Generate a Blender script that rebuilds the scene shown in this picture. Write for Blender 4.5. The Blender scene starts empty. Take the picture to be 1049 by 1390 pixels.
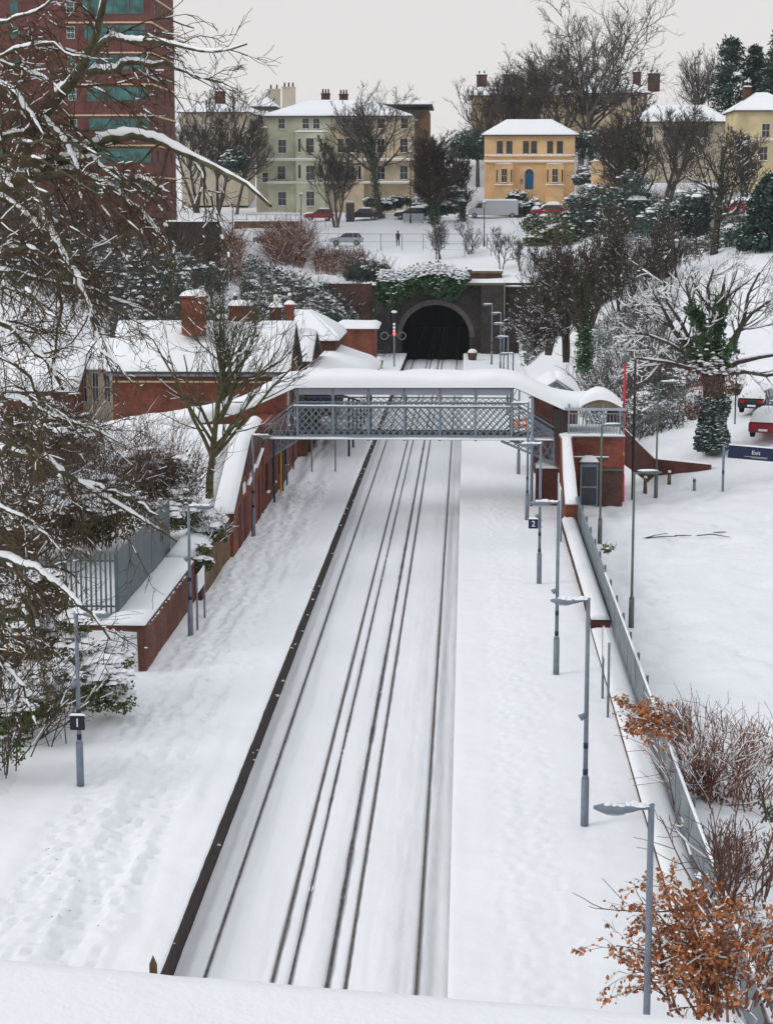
import bpy, math, random
import numpy as np
from mathutils import Vector, Matrix
R = math.radians
sc = bpy.context.scene
col = sc.collection
# ------------------------------------------------------------------ camera
FPX, IW, IH = 2600.0, 1049.0, 1390.0
CAMZ, YAW, PITCH = 16.7, 2.38, 9.18
cam = bpy.data.objects.new('camera', bpy.data.cameras.new('camera')); col.objects.link(cam)
cam.location = (0, 0, CAMZ)
cam.rotation_euler = (R(90 - PITCH), 0, R(YAW))
cam.data.sensor_fit = 'VERTICAL'; cam.data.sensor_height = 36; cam.data.lens = FPX / IH * 36
cam.data.clip_start = 0.5; cam.data.clip_end = 3000
sc.camera = cam
_t, _p = R(YAW), R(PITCH)
RT = np.array([math.cos(_t), math.sin(_t), 0]); FW = np.array([-math.sin(_t) * math.cos(_p), math.cos(_t) * math.cos(_p), -math.sin(_p)])
UP = np.array([-math.sin(_t) * math.sin(_p), math.cos(_t) * math.sin(_p), math.cos(_p)])
def ray(px, py): return FW + RT * (px - IW / 2) / FPX - UP * (py - IH / 2) / FPX
def W(px, py, Y):
    d = ray(px, py); k = Y / d[1]; return Vector((d[0] * k, Y, CAMZ + d[2] * k))
def G(px, py, z):
    d = ray(px, py); k = (z - CAMZ) / d[2]; return Vector((d[0] * k, d[1] * k, z))
# ------------------------------------------------------------------ world, light, exposure
w = bpy.data.worlds.new("World"); sc.world = w; w.use_nodes = True
nt = w.node_tree; nt.nodes.clear()
def N(nt, t, **kw):
    n = nt.nodes.new(t)
    for k, v in kw.items(): setattr(n, k, v)
    return n
SUN_EL, SUN_AZ = 32, 245
sky = N(nt, 'ShaderNodeTexSky', sky_type='NISHITA', sun_disc=False, sun_elevation=R(SUN_EL), sun_rotation=R(SUN_AZ))
sky.air_density = 1.0; sky.dust_density = 6.0
hs = N(nt, 'ShaderNodeHueSaturation'); hs.inputs['Saturation'].default_value = 0.12
tc = N(nt, 'ShaderNodeTexCoord'); sx = N(nt, 'ShaderNodeSeparateXYZ'); cr = N(nt, 'ShaderNodeValToRGB')
nz = N(nt, 'ShaderNodeTexNoise'); nz.inputs['Scale'].default_value = 2.2; nz.inputs['Detail'].default_value = 4
e = cr.color_ramp.elements
e[0].position = 0.0; e[0].color = (7.15, 6.98, 6.9, 1); e[1].position = 0.9; e[1].color = (7.0, 7.35, 7.9, 1)
m2 = cr.color_ramp.elements.new(0.12); m2.color = (7.0, 6.88, 6.85, 1)
mm = N(nt, 'ShaderNodeMath', operation='MULTIPLY_ADD'); mm.inputs[1].default_value = 0.10; mm.inputs[2].default_value = 0.95
mul = N(nt, 'ShaderNodeMixRGB', blend_type='MULTIPLY'); mul.inputs[0].default_value = 1
mx = N(nt, 'ShaderNodeMixRGB'); mx.inputs[0].default_value = 0.94
bg = N(nt, 'ShaderNodeBackground'); bg.inputs[1].default_value = 0.11
wo = N(nt, 'ShaderNodeOutputWorld'); L = nt.links.new
L(sky.outputs[0], hs.inputs['Color']); L(tc.outputs['Generated'], sx.inputs[0]); L(sx.outputs[2], cr.inputs[0])
L(tc.outputs['Generated'], nz.inputs['Vector']); L(nz.outputs[0], mm.inputs[0])
L(cr.outputs[0], mul.inputs[1]); L(mm.outputs[0], mul.inputs[2])
L(hs.outputs[0], mx.inputs[1]); L(mul.outputs[0], mx.inputs[2]); L(mx.outputs[0], bg.inputs[0]); L(bg.outputs[0], wo.inputs[0])
sun = bpy.data.objects.new('sun', bpy.data.lights.new('sun', 'SUN')); col.objects.link(sun)
sun.data.energy = 0.85; sun.data.angle = R(20); sun.data.color = (1, .97, .93)
sun.rotation_euler = (R(90 - SUN_EL), 0, R(180 - SUN_AZ + 0))
sc.view_settings.view_transform = 'Standard'; sc.view_settings.look = 'None'; sc.view_settings.gamma = 1
sc.view_settings.exposure = 0.11
# ------------------------------------------------------------------ materials
M = {}
def base_mat(name):
    m = bpy.data.materials.new(name); m.use_nodes = True; M[name] = m
    return m, m.node_tree, m.node_tree.nodes['Principled BSDF']
def mat(name, c, rough=.8, var=.2, scale=2.0, bump=0, bscale=20, metal=0, spec=.3, c2=None, emit=0):
    m, nt, b = base_mat(name); L = nt.links.new
    geo = N(nt, 'ShaderNodeNewGeometry'); n = N(nt, 'ShaderNodeTexNoise'); n.inputs['Scale'].default_value = scale; n.inputs['Detail'].default_value = 6
    L(geo.outputs['Position'], n.inputs['Vector'])
    r = N(nt, 'ShaderNodeValToRGB'); r.color_ramp.elements[0].position = .3; r.color_ramp.elements[1].position = .7
    a = tuple(min(1, x * (1 - var)) for x in c) + (1,); d = tuple(min(1, x * (1 + var)) for x in (c2 or c)) + (1,)
    r.color_ramp.elements[0].color = a; r.color_ramp.elements[1].color = d
    L(n.outputs[0], r.inputs[0]); L(r.outputs[0], b.inputs['Base Color'])
    b.inputs['Roughness'].default_value = rough; b.inputs['Metallic'].default_value = metal; b.inputs['Specular IOR Level'].default_value = spec
    if bump:
        n2 = N(nt, 'ShaderNodeTexNoise'); n2.inputs['Scale'].default_value = bscale; n2.inputs['Detail'].default_value = 5
        L(geo.outputs['Position'], n2.inputs['Vector']); bp = N(nt, 'ShaderNodeBump'); bp.inputs['Strength'].default_value = .7; bp.inputs['Distance'].default_value = bump
        L(n2.outputs[0], bp.inputs['Height']); L(bp.outputs[0], b.inputs['Normal'])
    if emit:
        b.inputs['Emission Color'].default_value = c + (1,); b.inputs['Emission Strength'].default_value = emit
    return m
def brick(name, c1, c2, mortar, grime=.35, bw=.225, bh=.075):
    m, nt, b = base_mat(name); L = nt.links.new
    geo = N(nt, 'ShaderNodeNewGeometry'); s = N(nt, 'ShaderNodeSeparateXYZ'); ad = N(nt, 'ShaderNodeMath', operation='ADD'); cb = N(nt, 'ShaderNodeCombineXYZ')
    L(geo.outputs['Position'], s.inputs[0]); L(s.outputs[0], ad.inputs[0]); L(s.outputs[1], ad.inputs[1]); L(ad.outputs[0], cb.inputs[0]); L(s.outputs[2], cb.inputs[1])
    t = N(nt, 'ShaderNodeTexBrick'); t.inputs['Scale'].default_value = 1; t.inputs['Brick Width'].default_value = bw; t.inputs['Row Height'].default_value = bh; t.inputs['Mortar Size'].default_value = bh * .13
    t.inputs['Color1'].default_value = c1 + (1,); t.inputs['Color2'].default_value = c2 + (1,); t.inputs['Mortar'].default_value = mortar + (1,)
    L(cb.outputs[0], t.inputs['Vector'])
    n = N(nt, 'ShaderNodeTexNoise'); n.inputs['Scale'].default_value = .9; n.inputs['Detail'].default_value = 8; n.inputs['Roughness'].default_value = .65; L(geo.outputs['Position'], n.inputs['Vector'])
    r = N(nt, 'ShaderNodeValToRGB'); r.color_ramp.elements[0].position = .35; r.color_ramp.elements[1].position = .65
    g = 1 - grime; r.color_ramp.elements[0].color = (g, g, g, 1); r.color_ramp.elements[1].color = (1.1, 1.1, 1.1, 1)
    L(n.outputs[0], r.inputs[0]); mu = N(nt, 'ShaderNodeMixRGB', blend_type='MULTIPLY'); mu.inputs[0].default_value = 1
    L(t.outputs[0], mu.inputs[1]); L(r.outputs[0], mu.inputs[2]); L(mu.outputs[0], b.inputs['Base Color']); b.inputs['Roughness'].default_value = .9; b.inputs['Specular IOR Level'].default_value = .2
    return m
def snow_mat(name, c, bump=.03, s1=1.2, s2=9):
    m, nt, b = base_mat(name); L = nt.links.new
    geo = N(nt, 'ShaderNodeNewGeometry')
    n = N(nt, 'ShaderNodeTexNoise'); n.inputs['Scale'].default_value = s1; n.inputs['Detail'].default_value = 7; n.inputs['Roughness'].default_value = .6
    n2 = N(nt, 'ShaderNodeTexNoise'); n2.inputs['Scale'].default_value = .18; n2.inputs['Detail'].default_value = 4
    n3 = N(nt, 'ShaderNodeTexNoise'); n3.inputs['Scale'].default_value = s2; n3.inputs['Detail'].default_value = 6
    for q in (n, n2, n3): L(geo.outputs['Position'], q.inputs['Vector'])
    r = N(nt, 'ShaderNodeValToRGB'); r.color_ramp.elements[0].position = .35; r.color_ramp.elements[1].position = .65
    r.color_ramp.elements[0].color = tuple(x * .965 for x in c) + (1,); r.color_ramp.elements[1].color = c + (1,)
    L(n2.outputs[0], r.inputs[0]); L(r.outputs[0], b.inputs['Base Color'])
    ad = N(nt, 'ShaderNodeMath', operation='MULTIPLY_ADD'); ad.inputs[1].default_value = .35; L(n3.outputs[0], ad.inputs[0]); L(n.outputs[0], ad.inputs[2])
    bp = N(nt, 'ShaderNodeBump'); bp.inputs['Strength'].default_value = .8; bp.inputs['Distance'].default_value = bump
    L(ad.outputs[0], bp.inputs['Height']); L(bp.outputs[0], b.inputs['Normal'])
    b.inputs['Roughness'].default_value = .75; b.inputs['Specular IOR Level'].default_value = .25
    return m
snow_mat('snow', (.87, .885, .905), .035)
snow_mat('snow_fine', (.875, .89, .91), .02, 6, 30)
snow_mat('snow_rough', (.85, .865, .89), .10, 2.2, 8)
mat('grass_snow', (.80, .82, .85), .9, .05, 3)
brick('brick_red', (.29, .075, .045), (.19, .05, .032), (.18, .10, .075), .5)
brick('brick_brown', (.13, .06, .045), (.09, .042, .034), (.12, .08, .065), .5)
brick('brick_wall', (.20, .07, .05), (.13, .045, .035), (.16, .09, .07), .35)
brick('brick_buff', (.24, .15, .08), (.16, .09, .05), (.15, .11, .07), .5)
brick('brick_portal', (.075, .06, .055), (.045, .036, .034), (.05, .045, .042), .5)
brick('brick_tower', (.20, .075, .065), (.15, .055, .05), (.15, .08, .07), .35)
brick('brick_ramp', (.14, .045, .035), (.09, .032, .027), (.10, .055, .045), .4)
mat('render_green', (.55, .56, .41), .85, .22, .45)
mat('render_cream', (.56, .47, .33), .85, .25, .5)
mat('render_beige', (.52, .47, .37), .85, .12, .6)
mat('render_orange', (.76, .50, .26), .85, .14, .6)
mat('render_yellow', (.62, .52, .30), .85, .2, .5)
mat('trim_white', (.72, .70, .66), .7, .05)
mat('trim_cream', (.62, .50, .32), .7, .08)
mat('trim_orange', (.82, .58, .34), .7, .05)
mat('stone_dark', (.10, .09, .085), .9, .3, 2)
mat('stone_olive', (.16, .14, .08), .9, .3, 2)
mat('slate', (.07, .07, .08), .7, .2, 2)
mat('dark_wood', (.045, .035, .03), .7, .2, 3)
mat('glass_dark', (.02, .028, .035), .12, .3, .6, spec=.6)
mat('glass_green', (.012, .06, .065), .15, .7, .8, spec=.6, c2=(.03, .13, .12))
mat('glass_car', (.02, .025, .03), .1, .1, 1, spec=.6)
mat('door_blue', (.01, .10, .22), .5, .1)
mat('blue_post', (.04, .045, .09), .5, .1)
mat('bridge_paint', (.20, .25, .30), .5, .15, 3, spec=.4)
mat('bridge_panel', (.36, .38, .43), .6, .1, 1)
mat('lamp_grey', (.17, .20, .25), .45, .15, 4, spec=.4)
mat('lamp_dark', (.06, .07, .10), .45, .15, 4, spec=.4)
mat('lamp_lens', (.35, .38, .40), .2, .1, 4)
mat('fence_metal', (.13, .16, .20), .5, .2, 1.2, metal=.2, c2=(.17, .20, .21))
mat('palisade_metal', (.10, .13, .14), .5, .15, 2, metal=.2)
mat('steel_green', (.10, .13, .12), .5, .2, 2)
mat('rail_rust', (.075, .05, .038), .6, .4, 4, c2=(.11, .09, .08))
mat('rail_dark', (.05, .048, .05), .7, .5, 3, c2=(.09, .085, .085))
mat('coping_dark', (.05, .035, .032), .9, .5, 3, bump=.02)
mat('red_paint', (.55, .02, .04), .4, .1)
mat('pole_brown', (.045, .032, .028), .8, .3, 3)
mat('iron_black', (.015, .016, .018), .5, .2)
mat('sign_navy', (.012, .02, .065), .5, .1)
mat('sign_white', (.80, .80, .80), .5, .03)
mat('sign_black', (.015, .015, .02), .5, .1)
mat('bollard_wood', (.12, .085, .05), .85, .4, 6)
mat('signal_red', (1.0, .05, .05), .4, 0, emit=6)
mat('yellow_paint', (.75, .45, .02), .5, .1)
mat('orange_plastic', (.85, .20, .03), .5, .1)
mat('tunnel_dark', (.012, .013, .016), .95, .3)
mat('bark_dark', (.050, .040, .034), .95, .4, 5, c2=(.075, .062, .045))
mat('bark_olive', (.052, .050, .030), .95, .4, 5, c2=(.085, .080, .045))
mat('bark_moss', (.065, .062, .032), .95, .4, 4, c2=(.10, .098, .045))
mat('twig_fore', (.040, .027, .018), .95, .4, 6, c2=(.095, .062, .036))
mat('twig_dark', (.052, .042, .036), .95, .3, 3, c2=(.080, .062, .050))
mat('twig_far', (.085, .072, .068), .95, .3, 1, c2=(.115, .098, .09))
mat('twig_brown', (.15, .062, .045), .95, .3, 3, c2=(.24, .12, .085))
mat('twig_red', (.10, .05, .04), .95, .3, 3, c2=(.15, .085, .07))
mat('leaf_ivy', (.022, .052, .022), .55, .6, 1.2, c2=(.05, .11, .045))
mat('leaf_blue', (.030, .055, .050), .6, .5, 1.2, c2=(.06, .10, .085))
mat('leaf_laurel', (.045, .075, .022), .5, .5, 2, c2=(.10, .12, .035))
mat('leaf_olive', (.060, .055, .028), .7, .5, 2, c2=(.11, .085, .045))
mat('leaf_conifer', (.018, .040, .034), .8, .5, 1.0, c2=(.035, .07, .055))
mat('leaf_rust', (.24, .075, .028), .7, .5, 9, c2=(.44, .17, .06))
mat('leaf_yellow', (.35, .24, .05), .7, .3, 6)
mat('coat_dark', (.02, .02, .028), .9, .2); mat('skin', (.5, .33, .25), .6, .05)
mat('tyre', (.012, .012, .012), .9, .1); mat('rim', (.35, .35, .36), .4, .1, metal=.6)
for nm, c in dict(red=(.35, .012, .02), black=(.012, .014, .018), blue=(.08, .17, .23), silver=(.42, .44, .46), white=(.50, .52, .54), teal=(.02, .22, .22), maroon=(.22, .01, .03)).items():
    mat('car_' + nm, c, .35, .04, spec=.5)
mat('lamp_red', (.45, .01, .01), .3, .05)
# ------------------------------------------------------------------ helpers
def tag(o, label=None, cat=None, group=None, kind=None):
    if label: o['label'] = label
    if cat: o['category'] = cat
    if group: o['group'] = group
    if kind: o['kind'] = kind
    return o
def thing(name, label, cat, loc=(0, 0, 0), rz=0, group=None):
    o = bpy.data.objects.new(name, None); col.objects.link(o); o.location = loc; o.rotation_euler = (0, 0, rz); o.empty_display_size = .2
    return tag(o, label, cat, group)
def np_obj(name, V, F, m, parent=None, smooth=False):
    """V (n,3); F list of int arrays (m,k)"""
    if V is None or not len(V) or F[0] is None or not sum(len(f) for f in F): return None
    me = bpy.data.meshes.new(name); F = [f for f in F if len(f)]
    V = np.asarray(V, dtype=np.float32).reshape(-1, 3)
    me.vertices.add(len(V)); me.vertices.foreach_set('co', V.ravel())
    tot = np.concatenate([np.full(len(f), f.shape[1], dtype=np.int32) for f in F]); idx = np.concatenate([f.ravel() for f in F]).astype(np.int32)
    st = np.concatenate([[0], np.cumsum(tot)[:-1]]).astype(np.int32)
    me.loops.add(len(idx)); me.loops.foreach_set('vertex_index', idx); me.polygons.add(len(tot)); me.polygons.foreach_set('loop_start', st)
    try: me.polygons.foreach_set('loop_total', tot)
    except Exception: pass
    if smooth: me.polygons.foreach_set('use_smooth', np.ones(len(tot), dtype=bool))
    me.update(calc_edges=True); me.validate()
    me.materials.append(M[m]); o = bpy.data.objects.new(name, me); col.objects.link(o)
    if parent: o.parent = parent
    return o
class MB:
    def __init__(s): s.v = []; s.f = []
    def add(s, vs, fs):
        n = len(s.v); s.v += [tuple(v) for v in vs]; s.f += [tuple(i + n for i in f) for f in fs]; return s
    def box(s, x0, x1, y0, y1, z0, z1):
        return s.add([(x0, y0, z0), (x1, y0, z0), (x1, y1, z0), (x0, y1, z0), (x0, y0, z1), (x1, y0, z1), (x1, y1, z1), (x0, y1, z1)],
                     [(3, 2, 1, 0), (4, 5, 6, 7), (0, 1, 5, 4), (1, 2, 6, 5), (2, 3, 7, 6), (3, 0, 4, 7)])
    def bar(s, a, b, wd, ht=None, up=(0, 0, 1)):
        a = Vector(a); b = Vector(b); d = (b - a).normalized(); u = Vector(up)
        if abs(d.dot(u)) > .99: u = Vector((0, 1, 0))
        r = d.cross(u).normalized(); u = r.cross(d).normalized(); ht = ht or wd; vs = []
        for p in (a, b):
            for i, j in ((-1, -1), (1, -1), (1, 1), (-1, 1)): vs.append(p + r * i * wd / 2 + u * j * ht / 2)
        return s.add(vs, [(3, 2, 1, 0), (4, 5, 6, 7), (0, 1, 5, 4), (1, 2, 6, 5), (2, 3, 7, 6), (3, 0, 4, 7)])
    def cyl(s, a, b, r0, r1=None, n=10):
        a = Vector(a); b = Vector(b); r1 = r0 if r1 is None else r1; d = (b - a).normalized(); u = Vector((0, 0, 1)) if abs(d.z) < .9 else Vector((1, 0, 0))
        x = d.cross(u).normalized(); y = d.cross(x); vs = []
        for p, r in ((a, r0), (b, r1)):
            for i in range(n): t = 2 * math.pi * i / n; vs.append(p + x * r * math.cos(t) + y * r * math.sin(t))
        return s.add(vs, [(i, (i + 1) % n, n + (i + 1) % n, n + i) for i in range(n)] + [tuple(range(n))[::-1], tuple(range(n, 2 * n))])
    def prism(s, poly, axis, a, b):
        """poly: 2D points in the plane normal to axis ('x': (y,z), 'y': (x,z), 'z': (x,y))"""
        def P(p, t): return (t, p[0], p[1]) if axis == 'x' else (p[0], t, p[1]) if axis == 'y' else (p[0], p[1], t)
        n = len(poly); vs = [P(p, a) for p in poly] + [P(p, b) for p in poly]
        return s.add(vs, [(i, (i + 1) % n, n + (i + 1) % n, n + i) for i in range(n)] + [tuple(range(n))[::-1], tuple(range(n, 2 * n))])
    def sphere(s, c, rx, ry, rz, n=10, m=6):
        vs = [(c[0], c[1], c[2] - rz)]; fs = []
        for j in range(1, m):
            ph = -math.pi / 2 + math.pi * j / m
            for i in range(n): t = 2 * math.pi * i / n; vs.append((c[0] + rx * math.cos(ph) * math.cos(t), c[1] + ry * math.cos(ph) * math.sin(t), c[2] + rz * math.sin(ph)))
        vs.append((c[0], c[1], c[2] + rz)); l = len(vs) - 1
        for i in range(n): fs.append((0, 1 + (i + 1) % n, 1 + i)); fs.append((l, 1 + (m - 2) * n + i, 1 + (m - 2) * n + (i + 1) % n))
        for j in range(m - 2):
            for i in range(n): a = 1 + j * n; fs.append((a + i, a + (i + 1) % n, a + n + (i + 1) % n, a + n + i))
        return s.add(vs, fs)
    def build(s, name, m, parent=None, smooth=False, bevel=0):
        me = bpy.data.meshes.new(name); me.from_pydata(s.v, [], s.f); me.update()
        import bmesh
        bm = bmesh.new(); bm.from_mesh(me); bmesh.ops.recalc_face_normals(bm, faces=bm.faces)
        if bevel: bmesh.ops.bevel(bm, geom=[e for e in bm.edges], offset=bevel, segments=2, affect='EDGES', clamp_overlap=True)
        bm.to_mesh(me); bm.free()
        if smooth:
            for p in me.polygons: p.use_smooth = True
        me.materials.append(M[m]); o = bpy.data.objects.new(name, me); col.objects.link(o)
        if parent: o.parent = parent
        return o
def lattice(seed): return np.random.RandomState(seed).rand(256, 256)
_LT = {}
def vnoise(x, y, seed=0):
    if seed not in _LT: _LT[seed] = lattice(seed)
    T = _LT[seed]; x = np.asarray(x, float) + 1000.0; y = np.asarray(y, float) + 1000.0
    xi = np.floor(x).astype(int); yi = np.floor(y).astype(int); fx = x - xi; fy = y - yi; fx = fx * fx * (3 - 2 * fx); fy = fy * fy * (3 - 2 * fy)
    a = T[xi % 256, yi % 256]; b = T[(xi + 1) % 256, yi % 256]; c = T[xi % 256, (yi + 1) % 256]; d = T[(xi + 1) % 256, (yi + 1) % 256]
    return (a * (1 - fx) + b * fx) * (1 - fy) + (c * (1 - fx) + d * fx) * fy - .5
def fbm(x, y, s, seed=0, o=4):
    r = 0; a = 1
    for i in range(o): r = r + a * vnoise(np.asarray(x) * s * 2 ** i, np.asarray(y) * s * 2 ** i, seed + i); a *= .5
    return r
def grid_faces(nx, ny):
    i = np.arange(nx - 1)[:, None] * ny + np.arange(ny - 1)[None, :]
    return np.stack([i, i + ny, i + ny + 1, i + 1], -1).reshape(-1, 4)
def snow_slab(quad, th, parent, name='snow', over=.08, seed=0, m='snow_fine', res=.35, lump=.25):
    """thick rounded layer of snow over the quad a,b,c,d (counter-clockwise seen from above)"""
    a, b, c, d = [np.array(q, float) for q in quad]
    ctr = (a + b + c + d) / 4; q = []
    for p in (a, b, c, d):
        v = p - ctr; v[2] *= 1; q.append(p + v / max(1e-6, np.linalg.norm(v[:2])) * over)
    a, b, c, d = q
    nu = int(min(80, max(6, np.linalg.norm(b - a) / res))); nv = int(min(80, max(6, np.linalg.norm(d - a) / res)))
    def sp(n):
        t = np.linspace(0, 1, n); return np.concatenate([[0, .012], t[1:-1], [.988, 1]])
    u = sp(nu); v = sp(nv); U, Vv = np.meshgrid(u, v, indexing='ij')
    P = a * ((1 - U) * (1 - Vv))[..., None] + b * (U * (1 - Vv))[..., None] + c * (U * Vv)[..., None] + d * ((1 - U) * Vv)[..., None]
    lu = np.linalg.norm(b - a); lv = np.linalg.norm(d - a)
    ed = np.minimum(np.minimum(U, 1 - U) * lu, np.minimum(Vv, 1 - Vv) * lv)
    h = th * np.clip(1 - np.clip(1 - ed / (th * 1.1), 0, 1) ** 2.2, 0, 1) * (1 + lump * fbm(P[..., 0] + seed, P[..., 1] + P[..., 2] * .3, .7, 7))
    T = P.copy(); T[..., 2] += h + .004; Bt = P.copy(); Bt[..., 2] += .003
    nx, ny = U.shape; n = nx * ny; F = grid_faces(nx, ny)
    rim = np.concatenate([np.arange(nx) * ny, (nx - 1) * ny + np.arange(1, ny), (np.arange(nx - 2, -1, -1)) * ny + ny - 1, np.arange(ny - 2, 0, -1)])
    r2 = np.roll(rim, -1); side = np.stack([rim, rim + n, r2 + n, r2], -1)[:, ::-1]
    return np_obj(name, np.concatenate([T.reshape(-1, 3), Bt.reshape(-1, 3)]), [F, F[:, ::-1] + n, side], m, parent, True)
def snow_line(a, b, wd, th, parent, name='snow', seed=0):
    a = Vector(a); b = Vector(b); d = b - a; r = Vector((d.y, -d.x, 0)).normalized() * wd / 2
    return snow_slab([a - r, a + r, b + r, b - r][::-1] if False else [a + r, b + r, b - r, a - r], th, parent, name, .03, seed, res=.25)
# ---- vectorised branches
def tubes(PL):
    """PL list of (pts[N,K,3], rad[N,K], sides, mask[N,K-1] or None) -> V, F"""
    Vs = []; Fs = []; off = 0
    for pts, rad, n, mask in PL:
        if len(pts) == 0: continue
        Nn, K, _ = pts.shape; d = np.gradient(pts, axis=1); d /= np.linalg.norm(d, axis=2, keepdims=True) + 1e-9
        ref = np.where(np.abs(d[:, :1, 2:3]) > .8, np.array([1., .1, 0]), np.array([0, 0, 1.])); ref = np.broadcast_to(ref, d.shape)
        x = np.cross(d, ref); x /= np.linalg.norm(x, axis=2, keepdims=True) + 1e-9; y = np.cross(x, d)
        an = np.arange(n) * 2 * np.pi / n + .5
        ring = pts[:, :, None, :] + rad[:, :, None, None] * (x[:, :, None, :] * np.cos(an)[:, None] + y[:, :, None, :] * np.sin(an)[:, None])
        V = ring.reshape(-1, 3); bi = np.arange(Nn)[:, None, None] * K * n; ki = np.arange(K - 1)[None, :, None] * n; si = np.arange(n)[None, None, :]; s2 = (si + 1) % n
        F = np.stack([bi + ki + si, bi + ki + s2, bi + ki + n + s2, bi + ki + n + si], -1)
        F = F.reshape(-1, 4) if mask is None else F[mask].reshape(-1, 4)
        Vs.append(V); Fs.append(F + off); off += len(V)
    if not Vs: return None, None
    return np.concatenate(Vs), np.concatenate(Fs)
def unit(v): return v / (np.linalg.norm(v, axis=-1, keepdims=True) + 1e-9)
def grow(rng, st, di, ln, r0, K=5, wob=.25, trop=(0, 0, 0), rend=.35):
    Nn = len(st); pts = np.zeros((Nn, K, 3)); pts[:, 0] = st; d = unit(di.copy()); s = (ln / (K - 1))[:, None]; tr = np.array(trop, float)
    for k in range(1, K):
        d = unit(d + rng.normal(0, wob, (Nn, 3)) + tr * (k / K)); pts[:, k] = pts[:, k - 1] + d * s
    return pts, r0[:, None] * np.linspace(1, rend, K)[None, :]
def sprout(rng, pts, rad, n, t0, t1, ang, lmul, lvar, rmul, side=None):
    Nn, K, _ = pts.shape; i = np.repeat(np.arange(Nn), n); t = rng.uniform(t0, t1, len(i)) ; f = t * (K - 1); k = np.minimum(f.astype(int), K - 2); fr = (f - k)[:, None]
    p = pts[i, k] * (1 - fr) + pts[i, k + 1] * fr; d = unit(pts[i, k + 1] - pts[i, k]); pr = unit(np.cross(d, rng.normal(0, 1, (len(i), 3))))
    if side is not None: pr = unit(pr + np.array(side))
    a = (ang * rng.uniform(.6, 1.35, len(i)))[:, None]; nd = unit(d * np.cos(a) + pr * np.sin(a))
    L0 = np.linalg.norm(pts[i, 1:] - pts[i, :-1], axis=2).sum(1) * (1.15 - t * .6)
    r = (rad[i, k] * (1 - fr[:, 0]) + rad[i, k + 1] * fr[:, 0])
    return p, nd, L0 * lmul * rng.uniform(1 - lvar, 1 + lvar, len(i)), np.minimum(r * .85, r * rmul)
def branch_snow(rng, lay, frac, thick, steep=.8, zoff=.8):
    out = []
    for pts, rad, n in lay:
        if n == 0: continue
        d = unit(pts[:, 1:] - pts[:, :-1]); flat = np.abs(d[:, :, 2]) < steep
        bn = rng.rand(len(pts), 1); mk = flat & ((rng.rand(*flat.shape) * .5 + bn * .5) < frac)
        p = pts.copy(); rr = rad * .8 + thick; p[:, :, 2] += rad * zoff + thick * .55
        rr = rr * rng.uniform(.6, 1.25, rr.shape); rr[:, -1] *= .3; rr[:, 0] *= .7
        out.append((p, rr, 4 if rad.max() < .03 else 6, mk))
    return out
def blobs(C, r, flat=.5, rng=None):
    C = np.asarray(C); n = len(C); r = np.broadcast_to(r, n)
    t = np.arange(6) * np.pi / 3; ring = np.stack([np.cos(t), np.sin(t), np.zeros(6)], -1)
    base = np.concatenate([ring, ring[::1] * .6 + np.array([0, 0, flat * .8]), [[0, 0, flat]]])
    jit = rng.uniform(.7, 1.3, (n, 13, 1)); V = C[:, None, :] + base[None] * r[:, None, None] * jit
    f4 = np.array([[i, (i + 1) % 6, 6 + (i + 1) % 6, 6 + i] for i in range(6)]); f3 = np.array([[6 + i, 6 + (i + 1) % 6, 12] for i in range(6)])
    o = np.arange(n)[:, None, None] * 13
    return V.reshape(-1, 3), (f4[None] + o).reshape(-1, 4), (f3[None] + o).reshape(-1, 3)
def leaves(C, size, rng, droop=0.0, asp=.55):
    n = len(C); a = unit(rng.normal(0, 1, (n, 3)) + np.array([0, 0, -droop])); b = unit(np.cross(a, rng.normal(0, 1, (n, 3)))); s = size * rng.uniform(.6, 1.4, (n, 1))
    V = np.stack([C, C + a * s * .5 + b * s * asp * .5, C + a * s, C + a * s * .5 - b * s * asp * .5], 1)
    return V.reshape(-1, 3), np.arange(n * 4).reshape(-1, 4)
def join(objs):
    Vs = []; Fq = []; off = 0
    for V, F in objs: Vs.append(V); Fq.append(F + off); off += len(V)
    return np.concatenate(Vs), np.concatenate(Fq)
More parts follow.
